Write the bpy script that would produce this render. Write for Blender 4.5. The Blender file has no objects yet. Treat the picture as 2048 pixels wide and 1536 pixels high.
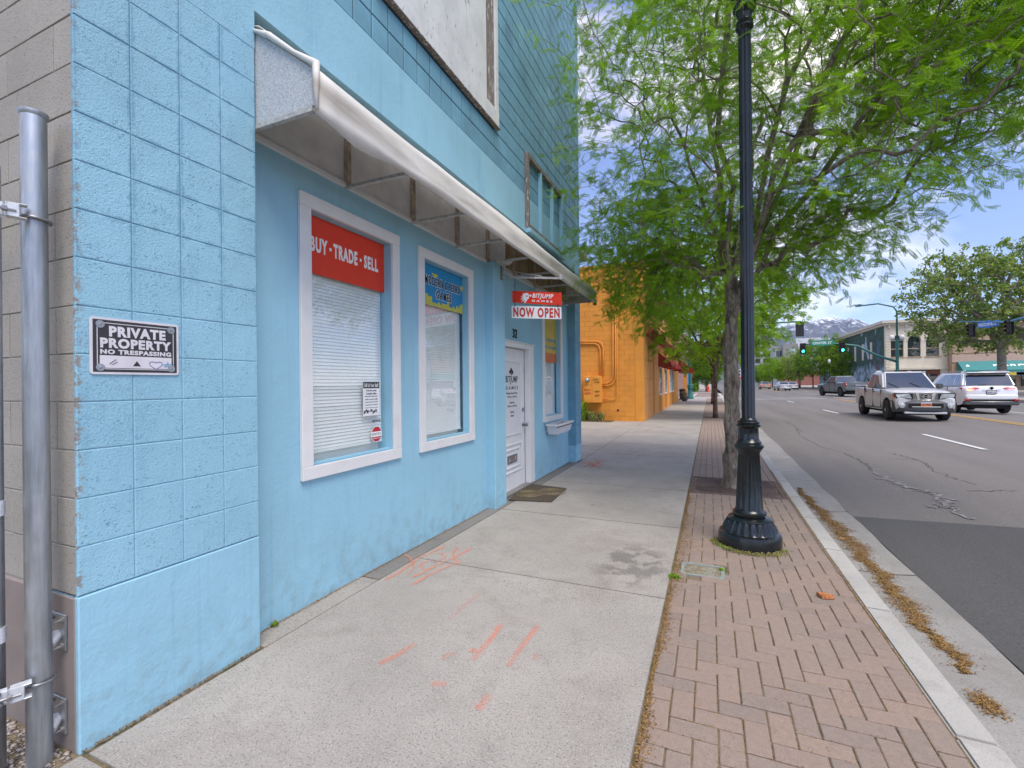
import bpy, bmesh, math, random
import numpy as np
from mathutils import Matrix, Vector
R = math.radians
sc = bpy.context.scene
COL = sc.collection
# ------------------------------------------------------------------ camera, world, sun, exposure
F = 925.0                                   # focal length in photograph pixels (2048 wide)
YAW, ROLL, EYE = R(23.2), math.atan(0.010), 1.52
cam = bpy.data.cameras.new('camera'); camo = bpy.data.objects.new('camera', cam); COL.objects.link(camo)
CM = Matrix.Translation((0, 0, EYE)) @ Matrix.Rotation(YAW, 4, 'Z') @ Matrix.Rotation(R(90), 4, 'X') @ Matrix.Rotation(-ROLL, 4, 'Z')
camo.matrix_world = CM
cam.sensor_width = 36; cam.lens = 36 * F / 2048; cam.clip_start = 0.05; cam.clip_end = 30000
sc.camera = camo
w = bpy.data.worlds.new('World'); sc.world = w; w.use_nodes = True
nt = w.node_tree; nt.nodes.clear()
out = nt.nodes.new('ShaderNodeOutputWorld'); bg = nt.nodes.new('ShaderNodeBackground')
sky = nt.nodes.new('ShaderNodeTexSky'); sky.sky_type = 'NISHITA'; sky.sun_disc = False
SUN_EL, SUN_AZ = R(60), R(132)              # azimuth measured clockwise from +Y
sky.sun_elevation = SUN_EL; sky.sun_rotation = SUN_AZ; sky.air_density = 1.0; sky.dust_density = 0.6; sky.ozone_density = 1.6
tc = nt.nodes.new('ShaderNodeTexCoord')
mp = nt.nodes.new('ShaderNodeMapping'); mp.inputs['Scale'].default_value = (1.0, 1.0, 2.6); mp.inputs['Location'].default_value = (6.6, 3.1, 0.5)
nz = nt.nodes.new('ShaderNodeTexNoise'); nz.inputs['Scale'].default_value = 2.1; nz.inputs['Detail'].default_value = 9; nz.inputs['Roughness'].default_value = 0.56; nz.inputs['Distortion'].default_value = 0.25
cr = nt.nodes.new('ShaderNodeValToRGB'); cr.color_ramp.elements[0].position = 0.47; cr.color_ramp.elements[1].position = 0.72
cr.color_ramp.elements[0].color = (0.04, 0.04, 0.04, 1); cr.color_ramp.elements[1].color = (0.93, 0.93, 0.93, 1)
mx = nt.nodes.new('ShaderNodeMix'); mx.data_type = 'RGBA'; mx.inputs['B'].default_value = (12.6, 11.3, 10.0, 1)
L = nt.links.new
L(tc.outputs['Generated'], mp.inputs['Vector']); L(mp.outputs['Vector'], nz.inputs['Vector']); L(nz.outputs['Fac'], cr.inputs['Fac'])
gn = nt.nodes.new('ShaderNodeMix'); gn.data_type = 'RGBA'; gn.blend_type = 'MULTIPLY'; gn.inputs['Factor'].default_value = 1.0
gn.inputs['B'].default_value = (0.86, 0.96, 1.30, 1)
L(sky.outputs['Color'], gn.inputs['A'])
L(cr.outputs['Color'], mx.inputs['Factor']); L(gn.outputs['Result'], mx.inputs['A']); L(mx.outputs['Result'], bg.inputs['Color'])
bg.inputs['Strength'].default_value = 0.10
L(bg.outputs['Background'], out.inputs['Surface'])
sl = bpy.data.lights.new('sun', 'SUN'); sl.energy = 2.0; sl.angle = R(30); sl.color = (1.0, 0.92, 0.80)
so = bpy.data.objects.new('sun', sl); COL.objects.link(so)
sd = Vector((math.sin(SUN_AZ) * math.cos(SUN_EL), math.cos(SUN_AZ) * math.cos(SUN_EL), math.sin(SUN_EL)))
so.rotation_euler = (-sd).to_track_quat('-Z', 'Y').to_euler(); so.location = (6, -4, 14)
sc.view_settings.view_transform = 'Standard'; sc.view_settings.look = 'None'
sc.view_settings.gamma = 1; sc.view_settings.use_curve_mapping = False
sc.view_settings.exposure = 0.90
sc.cycles.max_bounces = 6; sc.cycles.transparent_max_bounces = 12; sc.cycles.use_denoising = True

def ray(px, py): return (CM.to_3x3() @ Vector(((px - 1024) / F, (768 - py) / F, -1)))
CP = Vector((0, 0, EYE))
def at(px, py, D): return CP + ray(px, py) * D            # point at camera depth D
def onZ(px, py, z=0.0): r = ray(px, py); return CP + r * ((z - EYE) / r.z)
def onX(px, py, X): r = ray(px, py); return CP + r * (X / r.x)
def onY(px, py, Y): r = ray(px, py); return CP + r * (Y / r.y)
def XatY(px, Y): r = ray(px, 765); return r.x / r.y * Y
def proj(p):
    q = CM.inverted() @ Vector(p)
    return (1024 + F * q.x / -q.z, 768 - F * q.y / -q.z, -q.z)

# ------------------------------------------------------------------ tags and mesh helpers
def tag(o, label=None, cat=None, group=None, kind=None):
    if label: o['label'] = label
    if cat: o['category'] = cat
    if group: o['group'] = group
    if kind: o['kind'] = kind
    return o
def empty(name, loc=(0, 0, 0), rz=0, parent=None):
    o = bpy.data.objects.new(name, None); COL.objects.link(o); o.location = loc; o.rotation_euler = (0, 0, rz); o.empty_display_size = .1
    if parent: o.parent = parent
    return o
def link(name, me, parent=None):
    o = bpy.data.objects.new(name, me); COL.objects.link(o)
    if parent: o.parent = parent
    return o
class MB:
    def __init__(s): s.v = []; s.f = []; s.m = []; s.mi = 0
    def add(s, vs, fs):
        n = len(s.v); s.v += [tuple(v) for v in vs]; s.f += [tuple(i + n for i in f) for f in fs]; s.m += [s.mi] * len(fs); return s
    def quad(s, *p): return s.add(p, [tuple(range(len(p)))])
    def box(s, a, b):
        (x0, y0, z0), (x1, y1, z1) = [tuple(map(min, zip(a, b))), tuple(map(max, zip(a, b)))]
        return s.add([(x0,y0,z0),(x1,y0,z0),(x1,y1,z0),(x0,y1,z0),(x0,y0,z1),(x1,y0,z1),(x1,y1,z1),(x0,y1,z1)],
                     [(0,3,2,1),(4,5,6,7),(0,1,5,4),(1,2,6,5),(2,3,7,6),(3,0,4,7)])
    def hexa(s, p):   # 8 points: bottom 4 ccw, top 4 ccw
        return s.add(p, [(0,3,2,1),(4,5,6,7),(0,1,5,4),(1,2,6,5),(2,3,7,6),(3,0,4,7)])
    def bar(s, a, b, r, n=8, r2=None, cap=True, up=None):
        a = Vector(a); b = Vector(b); d = (b - a)
        if d.length < 1e-7: return s
        d.normalize(); u = d.cross(Vector((0, 0, 1)) if abs(d.z) < .9 else Vector((1, 0, 0))).normalized(); w_ = d.cross(u)
        r2 = r if r2 is None else r2
        vs = []
        for c, rr in ((a, r), (b, r2)):
            for k in range(n):
                t = 2 * math.pi * (k + .5) / n; vs.append(c + (u * math.cos(t) + w_ * math.sin(t)) * rr)
        fs = [(k, (k + 1) % n, n + (k + 1) % n, n + k) for k in range(n)]
        if cap: fs += [tuple(range(n))[::-1], tuple(range(n, 2 * n))]
        return s.add(vs, fs)
    def tube(s, pts, rad, n=8):
        pts = [Vector(p) for p in pts]; m = len(pts)
        if not hasattr(rad, '__len__'): rad = [rad] * m
        vs = []; u = None
        for i, p in enumerate(pts):
            d = (pts[min(i + 1, m - 1)] - pts[max(i - 1, 0)])
            d = d.normalized() if d.length > 1e-9 else Vector((0, 0, 1))
            if u is None: u = d.cross(Vector((0, 0, 1)) if abs(d.z) < .9 else Vector((1, 0, 0))).normalized()
            else:
                u = (u - d * u.dot(d)); u = u.normalized() if u.length > 1e-6 else d.orthogonal().normalized()
            w_ = d.cross(u)
            for k in range(n):
                t = 2 * math.pi * k / n; vs.append(p + (u * math.cos(t) + w_ * math.sin(t)) * rad[i])
        fs = []
        for i in range(m - 1):
            for k in range(n): fs.append((i*n + k, i*n + (k+1) % n, (i+1)*n + (k+1) % n, (i+1)*n + k))
        fs += [tuple(range(n))[::-1], tuple(range((m-1)*n, m*n))]
        return s.add(vs, fs)
    def lathe(s, prof, c=(0, 0, 0), n=32, flute=0, axis='Z', fd=0.0, rot=None):
        vs = []
        for (r, z) in prof:
            for k in range(n):
                t = 2 * math.pi * k / n; rr = r
                if axis == 'Z': v = Vector((rr * math.cos(t), rr * math.sin(t), z))
                elif axis == 'Y': v = Vector((rr * math.cos(t), z, rr * math.sin(t)))
                else: v = Vector((z, rr * math.cos(t), rr * math.sin(t)))
                vs.append(v + Vector(c))
        m = len(prof); fs = []
        for i in range(m - 1):
            for k in range(n): fs.append((i*n + k, i*n + (k+1) % n, (i+1)*n + (k+1) % n, (i+1)*n + k))
        fs += [tuple(range(n))[::-1], tuple(range((m-1)*n, m*n))]
        return s.add(vs, fs)
    def prism(s, poly, ax, lo, hi):     # poly of 2D points; ax = extrusion axis
        def P(q, h):
            return {'X': (h, q[0], q[1]), 'Y': (q[0], h, q[1]), 'Z': (q[0], q[1], h)}[ax]
        n = len(poly); vs = [P(q, lo) for q in poly] + [P(q, hi) for q in poly]
        fs = [tuple(range(n))[::-1], tuple(range(n, 2*n))] + [(k, (k+1) % n, n + (k+1) % n, n + k) for k in range(n)]
        return s.add(vs, fs)
    def mesh(s, name, mats, smooth=False, bevel=0, seg=1, fix=True):
        me = bpy.data.meshes.new(name); me.from_pydata(s.v, [], s.f)
        mats = mats if isinstance(mats, (list, tuple)) else [mats]
        for q in mats: me.materials.append(q)
        me.polygons.foreach_set('material_index', s.m)
        if fix or bevel:
            bm = bmesh.new(); bm.from_mesh(me)
            if bevel: 
                bmesh.ops.recalc_face_normals(bm, faces=bm.faces)
                es = [e for e in bm.edges if len(e.link_faces) == 2 and e.calc_face_angle(0) > .5]
                bmesh.ops.bevel(bm, geom=es, offset=bevel, segments=seg, affect='EDGES', clamp_overlap=True)
            bmesh.ops.recalc_face_normals(bm, faces=bm.faces)
            bm.to_mesh(me); bm.free()
        if smooth:
            me.polygons.foreach_set('use_smooth', [True] * len(me.polygons))
            if smooth != 'all': me.set_sharp_from_angle(angle=R(38))
        me.update(); return me
    def build(s, name, mats, parent=None, **k): return link(name, s.mesh(name, mats, **k), parent)
def fast_mesh(name, V, Q, mats, mi=None, smooth=False):
    me = bpy.data.meshes.new(name); n = len(Q); k = Q.shape[1]
    me.vertices.add(len(V)); me.vertices.foreach_set('co', np.ascontiguousarray(V, dtype=np.float32).ravel())
    me.loops.add(n * k); me.loops.foreach_set('vertex_index', np.ascontiguousarray(Q, dtype=np.int32).ravel())
    me.polygons.add(n); me.polygons.foreach_set('loop_start', np.arange(0, n * k, k, dtype=np.int32))
    for q in (mats if isinstance(mats, (list, tuple)) else [mats]): me.materials.append(q)
    if mi is not None: me.polygons.foreach_set('material_index', np.ascontiguousarray(mi, dtype=np.int32))
    me.update(calc_edges=True)
    if smooth: me.polygons.foreach_set('use_smooth', [True] * n)
    return me

# ------------------------------------------------------------------ materials
def lin(h):
    c = [int(h[i:i+2], 16) / 255 for i in (0, 2, 4)]
    return tuple(x / 12.92 if x <= .04045 else ((x + .055) / 1.055) ** 2.4 for x in c)
class N:
    def __init__(s, name):
        s.m = bpy.data.materials.new(name); s.m.use_nodes = True; s.t = s.m.node_tree; s.t.nodes.clear()
        s.o = s.t.nodes.new('ShaderNodeOutputMaterial'); s.p = s.t.nodes.new('ShaderNodeBsdfPrincipled'); s.link(s.p.outputs[0], s.o.inputs['Surface'])
        s.pos = s.t.nodes.new('ShaderNodeNewGeometry').outputs['Position']
    def link(s, a, b): s.t.links.new(a, b)
    def noise(s, scale, detail=4, rough=.55, vec=None, stretch=None, dist=0):
        n = s.t.nodes.new('ShaderNodeTexNoise'); n.inputs['Scale'].default_value = scale; n.inputs['Detail'].default_value = detail
        n.inputs['Roughness'].default_value = rough; n.inputs['Distortion'].default_value = dist
        v = vec or s.pos
        if stretch:
            q = s.t.nodes.new('ShaderNodeMapping'); q.inputs['Scale'].default_value = stretch; s.link(v, q.inputs[0]); v = q.outputs[0]
        s.link(v, n.inputs['Vector']); return n.outputs['Fac']
    def vor(s, scale, feature='F1', out='Distance', rnd=1):
        n = s.t.nodes.new('ShaderNodeTexVoronoi'); n.feature = feature; n.inputs['Scale'].default_value = scale; n.inputs['Randomness'].default_value = rnd
        s.link(s.pos, n.inputs['Vector']); return n.outputs[out]
    def ramp(s, f, a, b, ca=0.0, cb=1.0):
        n = s.t.nodes.new('ShaderNodeMapRange'); n.inputs['From Min'].default_value = a; n.inputs['From Max'].default_value = b
        n.inputs['To Min'].default_value = ca; n.inputs['To Max'].default_value = cb; s.link(f, n.inputs['Value']); return n.outputs[0]
    def mix(s, f, a, b, mode='MIX'):
        n = s.t.nodes.new('ShaderNodeMix'); n.data_type = 'RGBA'; n.blend_type = mode; n.clamp_factor = True
        if isinstance(f, (int, float)): n.inputs['Factor'].default_value = f
        else: s.link(f, n.inputs['Factor'])
        for i, c in (('A', a), ('B', b)):
            if isinstance(c, (tuple, list)): n.inputs[i].default_value = (*c[:3], 1)
            else: s.link(c, n.inputs[i])
        return n.outputs['Result']
    def math(s, op, a, b=0.0):
        n = s.t.nodes.new('ShaderNodeMath'); n.operation = op
        for i, c in ((0, a), (1, b)):
            if isinstance(c, (int, float)): n.inputs[i].default_value = c
            else: s.link(c, n.inputs[i])
        return n.outputs[0]
    def rnd(s): return s.t.nodes.new('ShaderNodeObjectInfo').outputs['Random']
    def sep(s, i):
        n = s.t.nodes.new('ShaderNodeSeparateXYZ'); s.link(s.pos, n.inputs[0]); return n.outputs[i]
    def col(s, c):
        if isinstance(c, (tuple, list)): s.p.inputs['Base Color'].default_value = (*c[:3], 1)
        else: s.link(c, s.p.inputs['Base Color'])
        return s
    def set(s, rough=.7, metal=0, spec=None, coat=0):
        if isinstance(rough, (int, float)): s.p.inputs['Roughness'].default_value = rough
        else: s.link(rough, s.p.inputs['Roughness'])
        s.p.inputs['Metallic'].default_value = metal
        if spec is not None: s.p.inputs['Specular IOR Level'].default_value = spec
        if coat: s.p.inputs['Coat Weight'].default_value = coat; s.p.inputs['Coat Roughness'].default_value = .04
        return s
    def bump(s, h, strength=.3, dist=.01, prev=None):
        n = s.t.nodes.new('ShaderNodeBump'); n.inputs['Strength'].default_value = strength; n.inputs['Distance'].default_value = dist
        s.link(h, n.inputs['Height'])
        if prev is not None: s.link(prev, n.inputs['Normal'])
        s.link(n.outputs[0], s.p.inputs['Normal']); return n.outputs[0]
def sc3(c, k): return tuple(min(1, x * k) for x in c)
def simple(name, c, rough=.6, metal=0, var=.12, scale=6, bump=0, bscale=80, spec=None, coat=0, rand=0, bdist=.004):
    m = N(name); base = m.mix(m.ramp(m.noise(scale, 5), .3, .7), sc3(c, 1 - var), sc3(c, 1 + var))
    if rand: base = m.mix(m.math('MULTIPLY', m.rnd(), 1.0), m.mix(1.0, base, (1-rand,)*3, 'MULTIPLY'), base)
    m.col(base).set(rough, metal, spec, coat)
    if bump: m.bump(m.noise(bscale, 4), bump, bdist)
    return m.m
def emis(name, c, st):
    m = N(name); m.col(c); m.p.inputs['Emission Color'].default_value = (*c, 1); m.p.inputs['Emission Strength'].default_value = st; return m.m
M = {}
# painted block and stucco, light blue
def blue_paint(name, rough_block):
    m = N(name)
    c0 = (0.280, 0.510, 0.625)
    big = m.ramp(m.noise(1.3, 4), .3, .7)
    b = m.mix(big, sc3(c0, .93), sc3(c0, 1.07))
    b = m.mix(m.ramp(m.noise(3.2, 6, .65, stretch=(1, 1, .35)), .56, .72, 0, .35), b, (0.19, 0.40, 0.54))
    # lower splash dirt: a real stain near the pavement
    z = m.sep(2); dirt = m.math('MULTIPLY', m.ramp(z, .0, .55, 1, 0), m.ramp(m.noise(9, 6, .7), .45, .68))
    b = m.mix(m.math('MULTIPLY', dirt, .5), b, (0.19, 0.23, 0.22)); drip = m.math('MULTIPLY', m.ramp(m.noise(5, 5, .65, stretch=(1, 3, .12)), .56, .70), .28); b = m.mix(drip, b, (0.16, 0.33, 0.43)); patchy = m.ramp(m.noise(2.0, 3, .4, dist=.4), .55, .57, 0, .10); b = m.mix(patchy, b, (0.30, 0.52, 0.64))
    if rough_block:
        pits = m.ramp(m.noise(120, 3, .6, stretch=(1, .6, 1)), .35, .41, 1, 0)
        pits = m.math('MULTIPLY', pits, m.ramp(m.noise(7, 3), .35, .6))
        b = m.mix(m.math('MULTIPLY', pits, .75), b, (0.08, 0.18, 0.27)); chip = m.math('MULTIPLY', m.ramp(m.sep(1), 1.058, 1.085, 1, 0), m.ramp(m.noise(24, 5, .75), .53, .57)); b = m.mix(chip, b, (.26, .20, .15)); ck = m.math('MULTIPLY', m.ramp(m.noise(5.5, 7, .8, dist=.8), .498, .506), m.ramp(m.noise(5.5, 7, .8, dist=.8), .508, .516, 1, 0)); b = m.mix(m.math('MULTIPLY', ck, m.ramp(m.noise(2.4, 2), .52, .6, 0, .55)), b, (.10, .20, .27))
    else:
        pits = m.ramp(m.noise(70, 3, .6), .26, .33, 1, 0); b = m.mix(m.math('MULTIPLY', pits, .25), b, (0.10, 0.22, 0.30))
    scr = m.ramp(m.noise(16, 8, .75, stretch=(1, 1, .5), dist=1.5), .70, .74); b = m.mix(m.math('MULTIPLY', scr, .5), b, (0.12, 0.25, 0.34))
    m.col(b).set(.62)
    n1 = m.bump(m.noise(105 if rough_block else 45, 5, .65), .55 if rough_block else .35, .008)
    m.bump(m.noise(7, 4), .35, .012, n1)
    return m.m
M['blue_block'] = blue_paint('blue_block', True); M['blue_stucco'] = blue_paint('blue_stucco', False)
def pier_block():
    bpy_m = M['blue_block'].copy(); bpy_m.name = 'pier_block'; t = bpy_m.node_tree; q = N.__new__(N); q.m = bpy_m; q.t = t
    q.p = [n for n in t.nodes if n.type == 'BSDF_PRINCIPLED'][0]; q.pos = [n for n in t.nodes if n.type == 'NEW_GEOMETRY'][0].outputs['Position']
    oc = t.nodes.new('ShaderNodeTexCoord').outputs['Object']; sp_ = t.nodes.new('ShaderNodeSeparateXYZ'); t.links.new(oc, sp_.inputs[0])
    wob = q.ramp(q.noise(11, 5, .7), .3, .7, -.012, .016)
    ey = q.ramp(q.math('ADD', q.math('ABSOLUTE', sp_.outputs[1]), wob), .092, .103); ez = q.ramp(q.math('ADD', q.math('ABSOLUTE', sp_.outputs[2]), wob), .092, .101)
    e = q.math('MAXIMUM', ey, ez); z = q.sep(2); e = q.math('MULTIPLY', e, q.ramp(z, 1.6, 2.3, .10, .80)); src = q.p.inputs['Base Color'].links[0].from_socket
    q.col(q.mix(q.math('MULTIPLY', e, .75), src, (0.125, 0.285, 0.40))); return bpy_m
M['pier_block'] = pier_block()
M['blue_joint'] = simple('blue_joint', (0.165, 0.34, 0.45), .8, var=.25, scale=14, bump=.3)
M['blue_joint_dark'] = simple('blue_joint_dark', (0.02, 0.05, 0.07), .85, var=.3, scale=14)
M['shaded_blue_block'] = simple('shaded_blue_block', (0.155, 0.335, 0.440), .6, var=.16, scale=3, bump=.25, bscale=60, rand=.10)  # blue paint darkened: shade of the upper and far wall put into the colour
def beige():
    m = N('beige_block'); c0 = (0.37, 0.345, 0.30)
    b = m.mix(m.ramp(m.noise(2, 4), .3, .7), sc3(c0, .9), sc3(c0, 1.1)); b = m.mix(m.rnd(), m.mix(1.0, b, (.9, .9, .9), 'MULTIPLY'), b)
    pits = m.ramp(m.noise(150, 3, .6), .33, .40, 1, 0); b = m.mix(m.math('MULTIPLY', pits, .75), b, (0.07, 0.065, 0.055))
    m.col(b).set(.85); m.bump(m.noise(110, 4, .7), .5, .006); return m.m
M['beige_block'] = beige()
M['mortar'] = simple('mortar', (0.42, 0.395, 0.34), .9, var=.2, scale=30, bump=.3)
M['brown_paint'] = simple('brown_paint', (0.235, 0.195, 0.175), .75, var=.12, scale=5, bump=.3, bscale=60)
M['white_paint'] = simple('white_paint', (0.70, 0.69, 0.68), .45, var=.05, scale=5, bump=.08, bscale=40)
def peeled():
    m = N('peeled_white'); b = m.mix(m.ramp(m.noise(4, 5), .3, .7), (.56, .56, .55), (.72, .72, .71))
    s_ = m.ramp(m.noise(26, 6, .7, stretch=(1, 1, .35), dist=.6), .60, .66); b = m.mix(m.math('MULTIPLY', s_, .8), b, (.16, .135, .11)); m.col(b).set(.7); m.bump(s_, .4, .003); return m.m
M['peeled'] = peeled()
def weathered():
    m = N('weathered_wood'); g = m.noise(10, 6, .7, stretch=(6, 6, .5)); b = m.mix(m.ramp(g, .35, .65), (.13, .10, .085), (.27, .22, .185))
    p_ = m.ramp(m.noise(20, 5, .7, stretch=(2, 2, .4)), .56, .62); b = m.mix(p_, b, (.6, .6, .58)); m.col(b).set(.85); m.bump(g, .5, .004); return m.m
M['weathered'] = weathered()
def concrete(name, c0, aggr=.5, moss=0, rnd=.08):
    m = N(name)
    b = m.mix(m.ramp(m.noise(1.1, 5), .3, .7), sc3(c0, .86), sc3(c0, 1.12))
    b = m.mix(m.ramp(m.noise(5, 7, .7), .50, .72, 0, .6), b, sc3(c0, .70)); b = m.mix(m.ramp(m.noise(.9, 5, .7, dist=1), .54, .70, 0, .55), b, (c0[0] * .74, c0[1] * .70, c0[2] * .66)); b = m.mix(m.ramp(m.noise(26, 4, .7), .60, .72, 0, .35), b, sc3(c0, .55))
    b = m.mix(m.rnd(), m.mix(1.0, b, (1-rnd,)*3, 'MULTIPLY'), b)
    sp = m.ramp(m.noise(105, 3, .6), .36, .44, 1, 0); b = m.mix(m.math('MULTIPLY', sp, aggr), b, sc3(c0, .38))
    sp2 = m.ramp(m.noise(130, 2, .5), .58, .66); b = m.mix(m.math('MULTIPLY', sp2, aggr * .7), b, sc3(c0, 1.5))
    gum = m.ramp(m.vor(2.3), .022, .034, 1, 0); b = m.mix(m.math('MULTIPLY', gum, .8), b, (.06, .055, .05))
    tiny = m.ramp(m.vor(14), .045, .06, 1, 0); tiny = m.math('MULTIPLY', tiny, m.ramp(m.noise(1.7, 3), .45, .6)); b = m.mix(m.math('MULTIPLY', tiny, .8), b, (.09, .075, .05))
    m.col(b).set(.85); n1 = m.bump(m.noise(120, 4, .7), .35, .003); m.bump(m.noise(30, 3, stretch=(1, 4, 1)), .12, .004, n1)
    return m.m
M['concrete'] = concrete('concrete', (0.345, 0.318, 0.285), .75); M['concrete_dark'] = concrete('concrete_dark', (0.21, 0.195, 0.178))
M['concrete_curb'] = concrete('concrete_curb', (0.41, 0.39, 0.36), .3); M['concrete_gutter'] = concrete('concrete_gutter', (0.30, 0.285, 0.265), .5)
def dirt():
    m = N('joint_dirt'); b = m.mix(m.ramp(m.noise(60, 5, .7), .35, .65), (.12, .09, .06), (.27, .205, .13)); b = m.mix(m.ramp(m.noise(6, 3), .5, .7), b, (.075, .08, .028))
    m.col(b).set(.95); m.bump(m.noise(150, 3), .8, .006); return m.m
M['dirt'] = dirt()
def paver():
    m = N('paver'); r_ = m.rnd(); b = m.mix(r_, (.325, .235, .185), (.25, .198, .17))
    b = m.mix(m.ramp(m.noise(.9, 4), .35, .7), b, (.31, .24, .195))
    b = m.mix(m.ramp(m.noise(35, 5, .7), .3, .7), m.mix(1.0, b, (.8, .8, .8), 'MULTIPLY'), b)
    sp = m.ramp(m.noise(230, 2), .34, .42, 1, 0); b = m.mix(m.math('MULTIPLY', sp, .5), b, (.07, .05, .04))
    m.col(b).set(.9); m.bump(m.noise(160, 4, .7), .5, .003); return m.m
M['paver'] = paver()
def paver_far():
    m = N('paver_far'); r_ = m.noise(9, 1, .5, stretch=(1, .5, 1)); b = m.mix(m.ramp(r_, .3, .7), (.29, .20, .16), (.235, .19, .17)); m.col(b).set(.9); m.bump(m.noise(120, 3), .4, .003); return m.m
M['paver_far'] = paver_far()
def asphalt(name, c0, worn):
    m = N(name); b = m.mix(m.ramp(m.noise(.45, 5, .55, stretch=(1.8, .12, 1)), .3, .7), sc3(c0, .78), sc3(c0, 1.18))
    b = m.mix(m.ramp(m.noise(1.4, 6, .7), .5, .75, 0, worn), b, (.165, .15, .13))
    sp = m.ramp(m.noise(60, 3, .7), .56, .68); b = m.mix(m.math('MULTIPLY', sp, .55), b, sc3(c0, 2.3))
    sp = m.ramp(m.noise(48, 3, .7), .33, .44, 1, 0); b = m.mix(m.math('MULTIPLY', sp, .6), b, sc3(c0, .35))
    m.col(b).set(.82); m.bump(m.noise(90, 4, .7), .6, .006); return m.m
M['asphalt'] = asphalt('asphalt', (.150, .136, .124), .75); M['asphalt_new'] = asphalt('asphalt_new', (.072, .069, .066), .05)
M['line_white'] = simple('line_white', (.62, .62, .60), .7, var=.15, scale=20); M['line_yellow'] = simple('line_yellow', (.55, .32, .06), .7, var=.15, scale=20)
def galv():
    m = N('galvanised'); b = m.mix(m.ramp(m.noise(14, 5, .7, stretch=(1.5, 1.5, .12)), .3, .7), (.25, .27, .29), (.52, .54, .56))
    m.col(b).set(m.ramp(m.noise(20, 4), .3, .7, .34, .55), .85); m.bump(m.noise(40, 3, stretch=(3, 3, .2)), .08, .002); return m.m
M['galv'] = galv(); M['galv_white'] = simple('galv_white', (.62, .64, .66), .5, .35, var=.15, scale=30, bump=.2)
M['steel'] = simple('steel', (.30, .30, .31), .4, .8, var=.2, scale=40); M['rust'] = simple('rust', (.20, .085, .035), .85, var=.4, scale=40)
def lamp_paint():
    m = N('lamp_paint'); b = m.mix(m.ramp(m.noise(6, 5), .4, .65), (.006, .0065, .007), (.007, .014, .018))
    ch = m.ramp(m.noise(38, 6, .7), .70, .72); b = m.mix(m.math('MULTIPLY', ch, .7), b, (.45, .5, .5)); m.col(b).set(m.ramp(m.noise(8, 4), .3, .7, .16, .30), 0, .45, .12); m.bump(m.noise(60, 3), .08, .002); return m.m
M['lamp'] = lamp_paint()
M['black'] = simple('black', (.012, .012, .013), .5); M['rubber'] = simple('rubber', (.018, .018, .019), .75, bump=.2)
M['teal'] = simple('teal_paint', (.03, .17, .16), .4, var=.15)
def glass(name, tint, refl, dark=None):
    m = bpy.data.materials.new(name); m.use_nodes = True; t = m.node_tree; t.nodes.clear()
    o = t.nodes.new('ShaderNodeOutputMaterial'); mx_ = t.nodes.new('ShaderNodeMixShader'); g = t.nodes.new('ShaderNodeBsdfGlossy'); g.inputs['Roughness'].default_value = .015; g.inputs['Color'].default_value = (.95, .97, 1, 1)
    if dark: a = t.nodes.new('ShaderNodeBsdfDiffuse'); a.inputs['Color'].default_value = (*dark, 1)
    else: a = t.nodes.new('ShaderNodeBsdfTransparent'); a.inputs['Color'].default_value = (*tint, 1)
    fr = t.nodes.new('ShaderNodeLayerWeight'); fr.inputs['Blend'].default_value = .5
    pw = t.nodes.new('ShaderNodeMath'); pw.operation = 'POWER'; pw.inputs[1].default_value = 3.5; t.links.new(fr.outputs['Facing'], pw.inputs[0])
    ma = t.nodes.new('ShaderNodeMath'); ma.operation = 'MULTIPLY_ADD'; ma.inputs[1].default_value = .75 if dark else .42; ma.inputs[2].default_value = ((refl - 1) / (refl + 1)) ** 2 * 1.3; t.links.new(pw.outputs[0], ma.inputs[0])
    t.links.new(ma.outputs[0], mx_.inputs[0]); t.links.new(a.outputs[0], mx_.inputs[1]); t.links.new(g.outputs[0], mx_.inputs[2]); t.links.new(mx_.outputs[0], o.inputs[0]); return m
M['glass'] = glass('window_glass', (.985, .995, .99), 1.65); M['car_glass'] = glass('car_glass', None, 2.1, (.018, .022, .022)); M['far_glass'] = glass('far_glass', None, 1.6, (.03, .04, .045))
M['orange'] = simple('orange_stucco', (.70, .275, .035), .75, var=.08, scale=2.5, bump=.25, bscale=50)
M['orange_block'] = simple('orange_block', (.70, .275, .035), .75, var=.07, scale=2.5, bump=.35, bscale=70, rand=.08)
M['orange_joint'] = simple('orange_joint', (.50, .185, .02), .85, var=.2)
M['peach'] = simple('peach_stucco', (.62, .27, .075), .75, var=.10, scale=2, bump=.2)
M['maroon'] = simple('maroon', (.26, .030, .018), .7, var=.12, scale=6, bump=.15)
M['wood_door'] = simple('wood_door', (.20, .07, .025), .5, var=.3)
M['fabric'] = None
def fabric():
    m = N('awning_fabric'); b = m.mix(m.ramp(m.noise(3, 5), .3, .7), (.62, .585, .53), (.70, .665, .615))
    zb = m.math('MULTIPLY', m.ramp(m.sep(2), 3.07, 3.12), m.ramp(m.sep(2), 3.17, 3.23, 1, 0)); d = m.math('MULTIPLY', m.ramp(m.noise(3.0, 6, .6, stretch=(1, .2, 1.5)), .40, .60), m.math('MAXIMUM', zb, .05)); b = m.mix(m.math('MULTIPLY', d, .6), b, (.20, .155, .11)); m.col(b).set(.6)
    n1 = m.bump(m.noise(5, 3, stretch=(1, .5, 1)), .35, .02); m.bump(m.noise(220, 2, stretch=(1, 1, .2)), .15, .002, n1); return m.m
M['fabric'] = fabric()
def awn_side():
    m = N('awning_side_panel'); b = m.mix(m.ramp(m.noise(160, 3, .6), .35, .6), (.30, .32, .335), (.55, .57, .58)); m.col(b).set(.8); m.bump(m.noise(120, 3), .4, .003); return m.m
M['awn_side'] = awn_side()
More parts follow.
